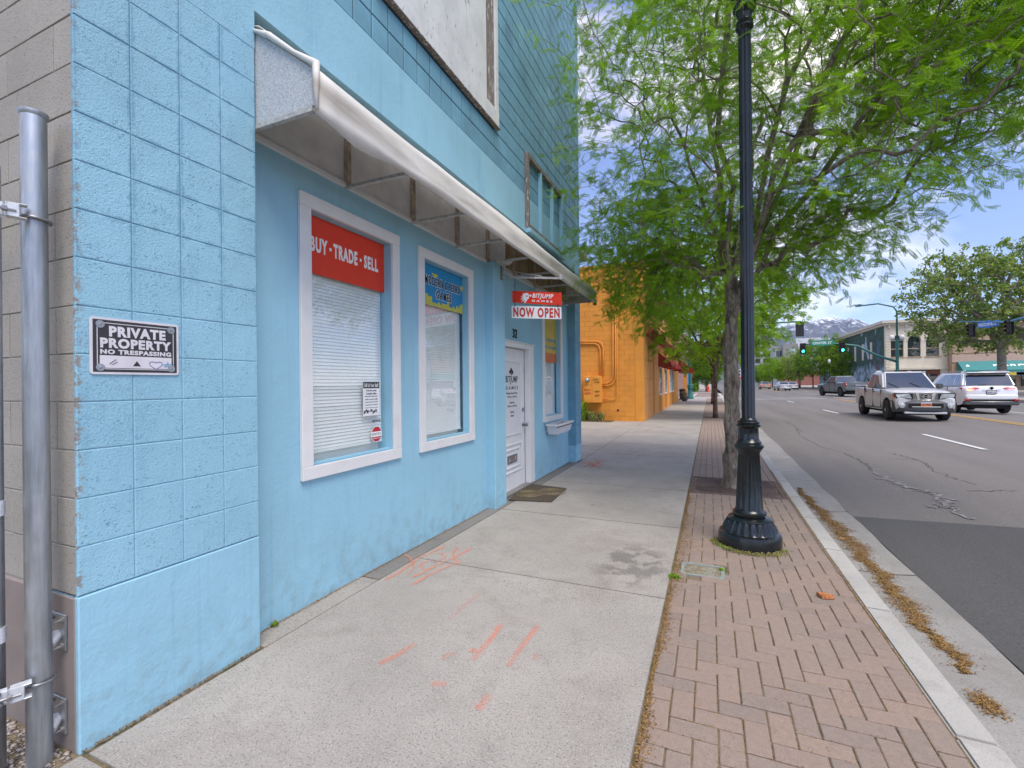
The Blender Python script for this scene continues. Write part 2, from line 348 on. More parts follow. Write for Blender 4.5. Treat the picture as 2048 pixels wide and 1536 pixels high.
M['awn_in'] = simple('awning_lining', (.66, .645, .63), .9, var=.10, scale=7, bump=.3); M['awn_rib'] = simple('awning_rib', (.40, .32, .25), .8, var=.4, scale=18)
M['plywood'] = simple('plywood', (.30, .22, .12), .8, var=.35, scale=5)
M['blind'] = simple('blind_slat', (.88, .89, .87), .5, var=.03); M['pale'] = simple('pale_board', (.80, .83, .80), .8, var=.05, scale=3)
M['red_vinyl'] = simple('red_vinyl', (.70, .035, .010), .45, var=.03); M['white_vinyl'] = simple('white_vinyl', (.80, .80, .79), .45, var=.03)
M['blue_vinyl'] = simple('blue_vinyl', (.012, .23, .46), .45, var=.04); M['yellow_vinyl'] = simple('yellow_vinyl', (.62, .55, .03), .45, var=.05)
M['ink'] = simple('black_ink', (.014, .014, .015), .5); M['sign_dark'] = simple('sign_dark', (.035, .033, .038), .5, var=.2, scale=10)
M['sign_white'] = simple('sign_white', (.66, .63, .66), .5, var=.08, scale=10)
M['mat'] = simple('doormat', (.075, .058, .038), .95, var=.7, scale=60, bump=.8, bscale=140)
M['iron'] = simple('cast_iron', (.115, .075, .065), .8, var=.25, scale=20, bump=.4, bscale=90)
M['pit'] = simple('pit_dark', (.03, .022, .016), .95)
def bark(name, a, b_):
    m = N(name); g = m.noise(16, 7, .7, stretch=(1.6, 1.6, .45), dist=.8); c = m.mix(m.ramp(g, .35, .62), a, b_); c = m.mix(m.ramp(m.noise(3.5, 4), .55, .7), c, sc3(a, .8)); m.col(c).set(.9); m.bump(g, 1.0, .022); return m.m
M['bark'] = bark('locust_bark', (.085, .065, .046), (.35, .285, .215)); M['bark2'] = bark('brown_bark', (.065, .038, .028), (.19, .13, .10))
def leaf(name, a, b_, tr=.45):
    m = bpy.data.materials.new(name); m.use_nodes = True; t = m.node_tree; t.nodes.clear(); q = N.__new__(N); q.m = m; q.t = t
    q.o = t.nodes.new('ShaderNodeOutputMaterial'); q.p = t.nodes.new('ShaderNodeBsdfPrincipled'); q.pos = t.nodes.new('ShaderNodeNewGeometry').outputs['Position']
    c = q.mix(q.ramp(q.noise(2.2, 3), .35, .68), a, b_); c = q.mix(q.ramp(q.noise(28, 2), .3, .7), q.mix(1.0, c, (.72, .76, .7), 'MULTIPLY'), c)
    q.col(c).set(.5, 0, .3); tl = t.nodes.new('ShaderNodeBsdfTranslucent'); t.links.new(q.mix(1.0, c, (1.5, 1.7, .6), 'MULTIPLY'), tl.inputs[0])
    ms = t.nodes.new('ShaderNodeMixShader'); ms.inputs[0].default_value = tr; t.links.new(q.p.outputs[0], ms.inputs[1]); t.links.new(tl.outputs[0], ms.inputs[2]); t.links.new(ms.outputs[0], q.o.inputs[0]); return m
M['leaf'] = leaf('locust_leaf', (.165, .300, .012), (.30, .46, .025), .46); M['leaf_far'] = leaf('far_leaf', (.085, .18, .03), (.15, .26, .05)); M['leaf_olive'] = leaf('olive_leaf', (.22, .27, .09), (.38, .42, .18))
M['leaf_yellow'] = leaf('yellow_leaf', (.14, .19, .03), (.20, .22, .05)); M['dry'] = simple('dry_grass', (.22, .17, .09), .9, var=.3, scale=30)

# ------------------------------------------------------------------ lettering (built-in font turned into meshes)
def text(s, size, loc, face, mat, parent, sx=1.0, bold=0.0, ext=.0015, align='CENTER', shear=0, name='lettering', space=1.0, rotz=None, lead=1.0):
    c = bpy.data.curves.new('t', 'FONT'); c.body = s; c.size = size; c.align_x = align; c.align_y = 'CENTER'; c.extrude = ext; c.offset = bold; c.shear = shear; c.space_character = space; c.space_line = lead; c.resolution_u = 3
    o = bpy.data.objects.new('t', c); COL.objects.link(o)
    dg = bpy.context.evaluated_depsgraph_get(); me = bpy.data.meshes.new_from_object(o.evaluated_get(dg)); bpy.data.objects.remove(o); bpy.data.curves.remove(c)
    me.materials.clear(); me.materials.append(mat)
    ax = {'X': Matrix(((0, 0, 1), (1, 0, 0), (0, 1, 0))), '-Y': Matrix(((1, 0, 0), (0, 0, -1), (0, 1, 0))), '-X': Matrix(((0, 0, -1), (-1, 0, 0), (0, 1, 0))), 'Z': Matrix.Identity(3)}[face]
    T = Matrix.Translation(loc) @ (Matrix.Rotation(rotz, 4, 'Z') if rotz else Matrix.Identity(4)) @ ax.to_4x4() @ Matrix.Diagonal((sx, 1, 1, 1))
    me.transform(T); me.name = name
    return link(name, me, parent)
def ftext(s, w_, h, loc, face, mat, parent, bold=.018, space=1.08, shear=0, ext=.0006, name='lettering'):
    # condensed bold lettering fitted to an exact width and cap height
    o = text(s, 1.0, (0, 0, 0), 'Z', mat, None, bold=bold, space=space, shear=shear, ext=.001, name=name); me = o.data
    xs = [v.co.x for v in me.vertices]; ys = [v.co.y for v in me.vertices]; cx, cy = (min(xs)+max(xs))/2, (min(ys)+max(ys))/2
    S = Matrix.Diagonal((w_ / (max(xs)-min(xs)), h / (max(ys)-min(ys)), ext / .001, 1)) @ Matrix.Translation((-cx, -cy, 0))
    ax = {'X': Matrix(((0, 0, 1), (1, 0, 0), (0, 1, 0))), '-Y': Matrix(((1, 0, 0), (0, 0, -1), (0, 1, 0))), '-X': Matrix(((0, 0, -1), (-1, 0, 0), (0, 1, 0))), 'Z': Matrix.Identity(3)}[face]
    me.transform(Matrix.Translation(loc) @ ax.to_4x4() @ S)
    if parent: o.parent = parent
    return o
def sstep(a, b, x): t = min(1, max(0, (x - a) / (b - a))); return t * t * (3 - 2 * t)
def gz(y): return -.03 * sstep(2.5, 5.5, y) * (1 - sstep(9, 15, y))
def rz(x, y): return gz(y) - .15 + .0225 * max(0, min(x, 9.4) - 1.6) - .02 * max(0, x - 9.4)
# ================================================================== GROUND
rng = np.random.default_rng(7); rnd = random.Random(11)
def sheet(name, x0, x1, ys, zf, mat, parent=None, nx=1, **k):
    m = MB(); xs = [x0 + (x1 - x0) * i / nx for i in range(nx + 1)]
    for a, b in zip(ys[:-1], ys[1:]):
        for c, d in zip(xs[:-1], xs[1:]): m.quad((c, a, zf(c, a)), (d, a, zf(d, a)), (d, b, zf(d, b)), (c, b, zf(c, b)))
    return m.build(name, mat, parent, fix=False, **k)
WX, RX, PX = -2.43, -2.58, -2.46         # pier plane, recessed wall plane, pilaster plane
SW0, SW1, CB0, CB1, GT1 = -2.40, -.30, .945, 1.10, 1.62
YS = [-3 + .75 * i for i in range(30)] + [20, 30, 45]
ground = MB().quad((-9000, -9000, -1.2), (9000, -9000, -1.2), (9000, 9000, -1.2), (-9000, 9000, -1.2)).build('ground', simple('ground_soil', (.10, .10, .06), .95, var=.3, scale=.01), fix=False); tag(ground, kind='structure')
M['asph_far'] = M['asphalt']
road = sheet('road', GT1, 9.4, [-4, 0, 2.5, 5.5, 9, 12, 15, 20, 30, 45, 80, 160, 330], rz, M['asphalt'], nx=4); tag(road, 'grey asphalt road with painted lanes', kind='structure')
sheet('road_surface', 9.4, 20.5, [-4, 0, 5.5, 12, 15, 20, 30, 45, 80, 160, 330], rz, M['asphalt'], road, nx=4)
cs = MB()
for x0, x1 in ((-60, GT1), (20.5, 140)):
    cs.quad((x0, 50.5, -.16), (x1, 50.5, -.16), (x1, 73, -.16), (x0, 73, -.16))
cs.build('road_surface', M['asphalt'], road, fix=False)
# dark new patch
pt = [onZ(1702, 1027, -.14), onZ(1800, 1032, -.10), onZ(2047, 1033, -.05)]
pm_ = MB(); ya = pt[0].y
ys_ = [-3, 0, 2, 3.5, 5, ya]
for a, b in zip(ys_[:-1], ys_[1:]):
    for c, d in ((GT1 + .005, 3.5), (3.5, 6), (6, 9.0)): pm_.quad((c, a, rz(c, a) + .006), (d, a, rz(d, a) + .006), (d, b + (d - 1.6) * .0 , rz(d, b) + .006), (c, b, rz(c, b) + .006))
pm_.build('asphalt_patch', M['asphalt_new'], road, fix=False)
# painted lines
def stripe(x, y0, y1, wd, mat, parent=road):
    m = MB(); n = max(1, int((y1 - y0) / 4))
    for i in range(n):
        a = y0 + (y1 - y0) * i / n; b = y0 + (y1 - y0) * (i + 1) / n
        m.quad((x - wd/2, a, rz(x, a) + .010), (x + wd/2, a, rz(x, a) + .010), (x + wd/2, b, rz(x, b) + .010), (x - wd/2, b, rz(x, b) + .010))
    return m.build('lane_line', mat, parent, fix=False)
for k in range(-1, 9):
    if 44 < 13.7 + 12.9 * k < 76: continue
    stripe(5.65, 13.7 + 12.9 * k, 17.0 + 12.9 * k, .12, M['line_white'])
    stripe(13.1, 15.2 + 12.9 * k, 18.5 + 12.9 * k, .12, M['line_white'])
for y0, y1 in ((-3, 44.5), (78, 200)): stripe(9.27, y0, y1, .11, M['line_yellow']); stripe(9.52, y0, y1, .11, M['line_yellow'])
m = MB()
for a, b in ((46.6, 46.9), (49.6, 49.9)): m.quad((GT1, a, rz(2, a) + .09), (20, a, rz(9, a) + .012), (20, b, rz(9, b) + .012), (GT1, b, rz(2, b) + .09))
stop = MB()
for i in range(8):
    x0, x1 = 1.7 + i * 2.3, 1.7 + (i + 1) * 2.3
    for a, b in ((46.6, 46.9), (49.6, 49.9)): stop.quad((x0, a, rz(x0, a) + .010), (x1, a, rz(x1, a) + .010), (x1, b, rz(x1, b) + .010), (x0, b, rz(x0, b) + .010))
stop.build('crosswalk_line', M['line_white'], road, fix=False)
M['crack'] = simple('crack_dark', (.055, .050, .046), .95); M['seal'] = simple('crack_seal', (.20, .19, .185), .8, var=.2)
def ribbon(pts, wd, z, mat, name, parent, jit=.3, sub=6, seed=0):
    r_ = random.Random(seed); P_ = []
    for a, b in zip(pts[:-1], pts[1:]):
        for i in range(sub):
            t = i / sub; P_.append((a[0] + (b[0]-a[0]) * t + r_.gauss(0, jit) * wd * 2, a[1] + (b[1]-a[1]) * t + r_.gauss(0, jit) * wd * 2))
    P_.append((pts[-1][0], pts[-1][1])); m = MB(); vs = []
    for i, p in enumerate(P_):
        q = P_[min(i+1, len(P_)-1)]; o_ = P_[max(i-1, 0)]; d = Vector((q[0]-o_[0], q[1]-o_[1])); d = d.normalized() if d.length else Vector((1, 0)); n_ = Vector((-d.y, d.x)); ww = wd * (.35 + .9 * r_.random()) * (0.3 if i in (0, len(P_)-1) else 1) / 2
        for s_ in (-1, 1): x, y = p[0] + n_.x * ww * s_, p[1] + n_.y * ww * s_; vs.append((x, y, z(x, y)))
    m.add(vs, [(2*i, 2*i+1, 2*i+3, 2*i+2) for i in range(len(P_) - 1)]); return m.build(name, mat, parent, fix=False)
def pxs(L_, z): return [tuple(onZ(x, y, z))[:2] for x, y in L_]
zr = lambda x, y: rz(x, y) + .005
for i, (L_, wd) in enumerate([([(1688, 902), (1735, 925), (1745, 938)], .03), ([(1785, 905), (1842, 920), (1868, 938), (1950, 965)], .03), ([(1925, 975), (2040, 978)], .025), ([(1590, 850), (1600, 868), (1640, 890), (1680, 900)], .02), ([(1760, 915), (1840, 917)], .02)]):
    ribbon(pxs(L_, -.09), wd * .7, zr, M['crack'], 'crack', road, seed=i, jit=.6, sub=16)
for i, (L_, wd) in enumerate([([(1570, 840), (1592, 850), (1596, 860)], .05), ([(1745, 938), (1770, 950), (1800, 962), (1850, 975), (1885, 990), (1895, 1005), (1940, 1028)], .07), ([(1850, 1002), (1893, 1006)], .05), ([(1748, 950), (1775, 952)], .04), ([(1597, 856), (1606, 861)], .04)]):
    ribbon(pxs(L_, -.09), wd, lambda x, y: rz(x, y) + .009, M['seal'], 'crack', road, jit=.4, sub=14, seed=20 + i)

# gutter and kerb, in segments
gutter = empty('gutter'); tag(gutter, kind='structure'); curb = empty('curb'); tag(curb, kind='structure')
gy = [-3, 0.4, 2.55, 5.05, 7.2, 9.3, 11.5, 14, 17, 20, 24, 28, 33, 38, 44]
for a, b in zip(gy[:-1], gy[1:]):
    j = .008
    m = MB(); n = 3
    for i in range(n):
        y0 = a + j + (b - a - 2*j) * i / n; y1 = a + j + (b - a - 2*j) * (i + 1) / n
        m.quad((CB1, y0, gz(y0) - .165), (GT1 - .12, y0, gz(y0) - .158), (GT1 - .12, y1, gz(y1) - .158), (CB1, y1, gz(y1) - .165))
        m.quad((GT1 - .12, y0, gz(y0) - .158), (GT1 + .015 * math.sin(y0 * 5), y0, gz(y0) - .143), (GT1 + .015 * math.sin(y1 * 5), y1, gz(y1) - .143), (GT1 - .12, y1, gz(y1) - .158))
    m.build('gutter_slab', M['concrete_gutter'], gutter, fix=False)
    for y0, y1 in ((a, (a+b)/2), ((a+b)/2, b)):
        q = MB(); q.hexa([(CB0, y0+.0015, -.3), (CB1+.02, y0+.0015, -.3), (CB1+.02, y1-.0015, -.3), (CB0, y1-.0015, -.3), (CB0, y0+.0015, gz(y0)+.004), (CB1-.005, y0+.0015, gz(y0)), (CB1-.005, y1-.0015, gz(y1)), (CB0, y1-.0015, gz(y1)+.004)])
        q.build('curb_stone', M['concrete_curb'], curb, bevel=.010, seg=2)
sheet('gutter_bed', CB0, GT1 + .1, gy, lambda x, y: gz(y) - .175, M['dirt'], gutter)

# pavement slabs
sidewalk = empty('sidewalk'); tag(sidewalk, kind='structure')
sy = [-3.2, -1.0, 1.06, 3.42, 5.22, 7.05, 8.5, 10.15, 11.95, 14.4, 16.2, 18.0, 20.5, 23, 25.5, 28, 31, 34, 37, 40, 43.5, 47]
def slab(x0, x1, y0, y1, mat=M['concrete'], parent=sidewalk, dz=0, name='slab'):
    m = MB(); g = .010; x0 += g; x1 -= g; y0 += g; y1 -= g; n = max(1, int((y1 - y0) / .6))
    for i in range(n):
        a = y0 + (y1 - y0) * i / n; b = y0 + (y1 - y0) * (i + 1) / n
        m.quad((x0, a, gz(a) + dz), (x1, a, gz(a) + dz), (x1, b, gz(b) + dz), (x0, b, gz(b) + dz))
    for (xa, ya, xb, yb) in ((x0, y0, x1, y0), (x1, y0, x1, y1), (x1, y1, x0, y1), (x0, y1, x0, y0)):
        m.quad((xa, ya, gz(ya) + dz), (xb, yb, gz(yb) + dz), (xb + (.01 if xb == x1 else -.01)*.6, yb, gz(yb) + dz - .03), (xa + (.01 if xa == x1 else -.01)*.6, ya, gz(ya) + dz - .03))
    return m.build(name, mat, parent, fix=False)
for a, b in zip(sy[:-1], sy[1:]):
    dz = rnd.uniform(-.003, .002)
    slab(SW0 if a > 1 else -2.42, SW1, a, b, dz=dz)
slab(RX - .1, SW0, 1.9, 2.92, dz=-.004)
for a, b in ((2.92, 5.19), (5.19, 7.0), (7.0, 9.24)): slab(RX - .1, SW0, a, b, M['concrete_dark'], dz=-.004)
for x0, x1 in ((-5.4, SW0), (-8.4, -5.4), (-11.4, -8.4)):
    for a, b in ((9.24, 11.2), (11.2, 13.6), (13.6, 16.2), (16.2, 18.66)): slab(x0, x1, a, b, dz=rnd.uniform(-.004, .001))
slab(-2.75, SW0, 18.66, 40, M['concrete_curb'], dz=.05)
sheet('joint_bed', -12, CB0, [-3.2] + [-1 + .6 * i for i in range(30)] + [20, 30, 47], lambda x, y: gz(y) - .0085, M['dirt'], sidewalk)
# rubble beside the fence post
gb = sheet('gravel_bed', -6, -2.43, [-3, 0, .5, 1.05], lambda x, y: -.03, M['dirt']); tag(gb, kind='structure')
# walks beyond the crossing and on the far side of the street
far_walk = MB(); far_walk.box((-12, 73, -.3), (1.0, 330, 0)); far_walk.box((20.6, -10, -.3), (60, 50.4, .02)); far_walk.box((20.6, 73.2, -.3), (60, 330, .04)); far_walk.box((-60, 47, -.3), (-12, 50, -.01))
tag(far_walk.build('sidewalk_beyond', M['concrete']), kind='structure')
cwk = MB()
for i in range(60):
    y0 = 50.3 + i * .378
    for j in range(3):
        x0 = -1.6 + j * .85; cwk.box((x0, y0, -.2), (x0 + .80, y0 + .34, -.135))
tag(cwk.build('crosswalk', M['paver_far']), kind='structure')
m = MB(); m.box((-2.0, 47, -.3), (-1.66, 73.2, -.10)); m.box((.95, 47, -.3), (1.35, 73.2, -.10)); m.box((-8, 47.02, -.3), (1.0, 50.2, 0.0)); tag(m.build('crosswalk_edge', M['concrete_curb']), kind='structure')

# herringbone pavers: cell .1021 m, near 300 as parts, the rest joined
pave = empty('paver_strip'); tag(pave, kind='structure')
C = (CB0 - SW1 - .02) / 12; X0 = SW1 + .012; Y0p = 1.2; GR0, GR1 = 6.98, 8.20
def paver_mesh(x0, x1, y0, y1, tilt=0):
    g = .0032; c = .0045; m = MB(); h = tilt
    a, b, d, e = x0 + g, x1 - g, y0 + g, y1 - g
    m.add([(a, d, -.02), (b, d, -.02), (b, e, -.02), (a, e, -.02), (a, d, -c), (b, d, -c), (b, e, -c), (a, e, -c), (a + c, d + c, h), (b - c, d + c, h * .5), (b - c, e - c, 0), (a + c, e - c, h * .4)],
          [(0,1,5,4),(1,2,6,5),(2,3,7,6),(3,0,4,7),(4,5,9,8),(5,6,10,9),(6,7,11,10),(7,4,8,11),(8,9,10,11)]); return m
cache = {}
jobs = []
ncell = int((GR0 - Y0p) / C) + 1
for j in range(-1, ncell):
    for i in range(-1, 12):
        d = (i - j) % 4
        if d == 0: x0, x1, y0, y1 = i, i + 2, j, j + 1
        elif d == 3: x0, x1, y0, y1 = i, i + 1, j, j + 2
        else: continue
        x0 = max(0, x0); x1 = min(12, x1); y1 = min(y1, (GR0 - Y0p) / C); y0 = max(y0, 0)
        if x1 - x0 < .3 or y1 - y0 < .3: continue
        jobs.append((y0, x0, x1, y1))
cover = (onZ(1405, 1137, 0))                 # utility lid centre
jobs.sort(); parts = 0; rest = MB()
def in_cover(cx, cy): return abs(cx - cover.x) < .15 and abs(cy - cover.y) < .125
for (y0, x0, x1, y1) in jobs:
    cx, cy = X0 + (x0 + x1) / 2 * C, Y0p + (y0 + y1) / 2 * C; sx_, sy_ = (x1 - x0) * C, (y1 - y0) * C
    if in_cover(cx, cy) or (cx - .33) ** 2 + (cy - 4.92) ** 2 < .19 ** 2: continue
    v = proj((cx, cy, 0)); z0 = gz(cy) + rnd.uniform(-.002, .002)
    if v[1] < 1590 and parts < 296:
        key = (round(sx_, 3), round(sy_, 3), rnd.randrange(3))
        if key not in cache: cache[key] = paver_mesh(-sx_/2, sx_/2, -sy_/2, sy_/2, rnd.uniform(-.0025, .002)).mesh('brick', M['paver'], fix=False)
        o = link('brick', cache[key], pave); o.location = (cx, cy, z0); o.rotation_euler = (0, 0, rnd.gauss(0, .006)); parts += 1
    else:
        q = paver_mesh(cx - sx_/2, cx + sx_/2, cy - sy_/2, cy + sy_/2); rest.add([(a, b, c + z0) for a, b, c in q.v], q.f)
y = GR1 + .01
while y < 46.8:
    if 20.9 < y < 22.2 or 34.3 < y < 35.5: y += .2; continue
    for i in range(12):
        q = paver_mesh(X0 + i * C, X0 + (i + 1) * C, y, y + .2); z0 = gz(y) + rnd.uniform(-.001, .001); rest.add([(a, b, c + z0) for a, b, c in q.v], q.f)
    y += .2
tag(rest.build('brick_field', M['paver'], pave, fix=False), kind='stuff')

# tree grates: two cast-iron halves each
def grate(cx, cy, first, label):
    t = empty('tree_grate', (cx, cy, gz(cy))); tag(t, label, 'tree grate', 'tree grates along the kerb')
    for s_ in ((-1, 1) if first else (0,)):
        m = MB(); hw = .605
        if s_ == 0:
            m.box((-hw, -hw, -.03), (hw, -.2, -.004)); m.box((-hw, .2, -.03), (hw, hw, -.004)); m.box((-hw, -.2, -.03), (-.2, .2, -.004)); m.box((.2, -.2, -.03), (hw, .2, -.004)); m.build('grate_plate', M['iron'], t); continue
        xa, xb = (-hw, -.004) if s_ < 0 else (.004, hw)
        m.box((xa, -hw, -.03), (xb, -hw + .10, .002)); m.box((xa, hw - .10, -.03), (xb, hw, .002))
        xs_ = (-hw, -hw + .05) if s_ < 0 else (hw - .05, hw); m.box((xs_[0], -hw + .1, -.03), (xs_[1], hw - .1, .002))
        r_ = .19
        while r_ < .70:
            wd = .020; n = 26; a0, a1 = (math.pi/2, math.pi*1.5) if s_ < 0 else (-math.pi/2, math.pi/2)
            for k in range(n):
                t0, t1 = a0 + (a1 - a0) * k / n, a0 + (a1 - a0) * (k + 1) / n
                p = [(r_ * math.cos(t0), r_ * math.sin(t0)), ((r_+wd) * math.cos(t0), (r_+wd) * math.sin(t0)), ((r_+wd) * math.cos(t1), (r_+wd) * math.sin(t1)), (r_ * math.cos(t1), r_ * math.sin(t1))]
                if max(abs(a) for a, b in p) > hw - .05 or max(abs(b) for a, b in p) > hw - .1: continue
                m.hexa([(a, b, -.02) for a, b in p] + [(a, b, 0) for a, b in p])
            r_ += .036
        for k in range(5):
            t0 = (math.pi/2 if s_ < 0 else -math.pi/2) + math.pi * (k + .5) / 5; d_ = Vector((math.cos(t0), math.sin(t0), 0)); m.bar(d_ * .19 - Vector((0,0,.012)), d_ * .52 - Vector((0,0,.012)), .012, 4)
        m.build('grate_plate', M['iron'], t)
    MB().box((-.6, -.6, -.05), (.6, .6, -.034)).build('pit_soil', M['pit'], t)
    return t
grate(.32, 7.59, True, 'square cast iron grate with concentric slots round the nearest tree trunk')
grate(.32, 21.55, False, 'tree grate round the foot of the second street tree')
grate(.32, 34.9, False, 'tree grate round the foot of the third, farthest street tree')
# utility lid
t = empty('utility_cover', (cover.x, cover.y, gz(cover.y))); tag(t, 'worn grey green rounded rectangular utility lid in the brick strip before the lamp post', 'utility cover')
def rrect(hx, hy, r_, n=5):
    P_ = []
    for cx_, cy_, a0 in ((hx - r_, hy - r_, 0), (-hx + r_, hy - r_, 90), (-hx + r_, -hy + r_, 180), (hx - r_, -hy + r_, 270)):
        for k in range(n + 1): a = R(a0 + 90 * k / n); P_.append((cx_ + r_ * math.cos(a), cy_ + r_ * math.sin(a)))
    return P_
mo, mi_ = rrect(.165, .135, .04), rrect(.137, .107, .03); m = MB(); n = len(mo)
m.add([(x, y, .004) for x, y in mo] + [(x, y, .004) for x, y in mi_] + [(x, y, -.02) for x, y in mo] + [(x, y, -.004) for x, y in mi_],
      [(k, (k+1) % n, n + (k+1) % n, n + k) for k in range(n)] + [(k, 2*n + k, 2*n + (k+1) % n, (k+1) % n) for k in range(n)] + [(n + k, n + (k+1) % n, 3*n + (k+1) % n, 3*n + k) for k in range(n)])
M['lid'] = simple('lid_plastic', (.24, .27, .25), .7, var=.15, scale=20, bump=.3)
m.build('rim', M['lid'], t, fix=False)
m = MB(); m.prism(rrect(.136, .106, .03), 'Z', -.02, -.002)
for i in range(17):
    for j in range(12):
        if (i + j) % 2: continue
        x, y_ = -.124 + i * .0155, -.093 + j * .017; m.box((x - .006, y_ - .006, -.002), (x + .006, y_ + .006, .001))
M['lid2'] = N('lid_tread'); q = M['lid2']; q.col(q.mix(q.ramp(q.noise(30, 5, .7), .4, .6), (.20, .15, .075), (.30, .30, .25))).set(.85); M['lid2'] = M['lid2'].m
m.build('lid', M['lid2'], t, fix=False)

# orange utility paint marks on the concrete
def spray(name):
    m = N(name); uv = m.t.nodes.new('ShaderNodeUVMap').outputs[0]; s_ = m.t.nodes.new('ShaderNodeSeparateXYZ'); m.link(uv, s_.inputs[0])
    v = m.math('SUBTRACT', s_.outputs[1], .5); v = m.math('ABSOLUTE', v); fall = m.ramp(v, .10, .5, 1, 0)
    a = m.math('MULTIPLY', m.math('MULTIPLY', fall, s_.outputs[0]), m.ramp(m.noise(80, 4, .7), .30, .60)); a = m.math('MULTIPLY', a, .78); m.link(a, m.p.inputs['Alpha']); m.col((.82, .27, .16)).set(.8); return m.m
M['spray'] = spray('orange_spray')
def marks(strokes, label):
    m = MB(); uv = []
    for pts, wd, op in strokes:
        P_ = [onZ(x, y, 0) for x, y in pts]; Q = []
        for i in range(len(P_) - 1):
            for k in range(6): Q.append(P_[i].lerp(P_[i+1], k / 6))
        Q.append(P_[-1]); z = gz(P_[0].y) + .004 + .0004 * (len(m.f) % 7)
        vs = []
        for i, p in enumerate(Q):
            d = (Q[min(i+1, len(Q)-1)] - Q[max(i-1, 0)]); d.z = 0; d.normalize(); n_ = Vector((-d.y, d.x, 0)) * wd * .8; vs += [(p.x + n_.x, p.y + n_.y, z), (p.x - n_.x, p.y - n_.y, z)]
        for i in range(len(Q) - 1):
            t0, t1 = i / (len(Q) - 1), (i + 1) / (len(Q) - 1); e = lambda t: op * (1 - .55 * t) * min(1, t * 8 + .2); uv += [(e(t0), 0), (e(t0), 1), (e(t1), 1), (e(t1), 0)]
        m.add(vs, [(2*i, 2*i+1, 2*i+3, 2*i+2) for i in range(len(Q) - 1)])
    o = m.build('spray_paint_mark', M['spray'], fix=False); l = o.data.uv_layers.new(name='UVMap')
    l.data.foreach_set('uv', [c for p in uv for c in p]); tag(o, label, 'paint mark', 'orange utility paint marks on the pavement'); return o
marks([([(767, 1162), (800, 1145), (830, 1122), (850, 1108)], .03, 1), ([(822, 1156), (845, 1146), (880, 1128), (905, 1115)], .03, .9), ([(822, 1172), (850, 1155), (890, 1135), (925, 1122)], .03, 1), ([(855, 1120), (840, 1130), (848, 1140), (872, 1132)], .025, .9), ([(868, 1107), (885, 1105), (890, 1113), (872, 1124), (860, 1122)], .025, .9), ([(892, 1090), (870, 1100), (850, 1112)], .03, 1), ([(918, 1090), (905, 1105), (915, 1128), (935, 1135)], .025, .9), ([(945, 1093), (915, 1110), (890, 1130)], .03, 1), ([(808, 1108), (822, 1116), (828, 1135), (815, 1150)], .025, .8)], 'bright orange scribbled survey marks across the pavement joint by the near blue wall')
marks([([(757, 1330), (800, 1308), (830, 1288)], .035, .8), ([(1003, 1248), (985, 1275), (968, 1295), (945, 1322)], .035, .9), ([(938, 1303), (945, 1302), (955, 1304)], .035, 1), ([(1078, 1250), (1050, 1285), (1035, 1305), (1015, 1335)], .035, .8), ([(885, 1322), (895, 1310), (912, 1308)], .03, .5), ([(862, 1368), (880, 1370), (895, 1368)], .035, .7), ([(955, 1422), (965, 1408), (980, 1390)], .04, .7), ([(960, 1188), (930, 1210), (900, 1240)], .03, .4), ([(1068, 1322), (1072, 1312), (1075, 1308)], .03, .4)], 'faded worn orange survey strokes on the nearest pavement slab')
marks([([(1162, 922), (1185, 926), (1210, 931)], .05, 1), ([(1175, 918), (1190, 930), (1200, 934)], .05, 1), ([(1165, 932), (1185, 924), (1205, 920)], .05, 1), ([(1190, 916), (1200, 926), (1222, 927)], .045, .9), ([(1180, 934), (1195, 922), (1214, 918)], .045, .9), ([(1272, 912), (1282, 906), (1290, 908)], .05, .35)], 'small bright orange scribble at the foot of the far blue corner pier')
marks([([(1180, 1004), (1186, 1006), (1190, 1006)], .03, .9)], 'lone tiny orange dot on the slab beyond the doormat')
marks([([(1330, 853), (1300, 858), (1286, 866)], .06, .6)], 'faint orange smear on the pavement near the orange building corner')

# damp stain
def stain():
    m = N('damp_stain'); a = m.ramp(m.noise(4.0, 6, .65), .46, .52); x = m.math('SUBTRACT', m.sep(0), -.62); y_ = m.math('SUBTRACT', m.sep(1), 4.0)
    r2 = m.math('ADD', m.math('MULTIPLY', x, x), m.math('MULTIPLY', m.math('MULTIPLY', y_, y_), .35)); a = m.math('MULTIPLY', a, m.ramp(r2, .10, .02 , 1, 0) if False else m.ramp(r2, .03, .13, 1, 0))
    m.link(m.math('MULTIPLY', a, .26), m.p.inputs['Alpha']); m.col((.10, .09, .085)).set(.6); return m.m
o = MB().quad((-1.1, 3.44, gz(3.5)+.004), (-.31, 3.44, gz(3.5)+.004), (-.31, 5.0, gz(5)+.004), (-1.1, 5.0, gz(5)+.004)).build('stain', stain(), sidewalk, fix=False)

# ================================================================== BLUE BUILDING
BY0, BY1, BTOP = 1.055, 9.24, 11.0
blue = empty('blue_building', (WX, BY0, 0)); tag(blue, 'light blue painted block building with scored upper wall and recessed shop front', 'building')
blue.location = (0, 0, 0)
ZC = [.65 + .203 * k for k in range(60)]
def block_mesh(name, w_, h, mat, d=.012, c=.005, axis='X'):
    m = MB(); a, b = w_/2, h/2
    P_ = [(0, -a, -b), (0, a, -b), (0, a, b), (0, -a, b), (d - c*.6, -a, -b), (d - c*.6, a, -b), (d - c*.6, a, b), (d - c*.6, -a, b), (d, -a + c, -b + c), (d, a - c, -b + c), (d, a - c, b - c), (d, -a + c, b - c)]
    if axis == '-Y': P_ = [(y_, -x, z) for x, y_, z in P_]
    return m.add(P_, [(0,1,5,4),(1,2,6,5),(2,3,7,6),(3,0,4,7),(4,5,9,8),(5,6,10,9),(6,7,11,10),(7,4,8,11),(8,9,10,11)])
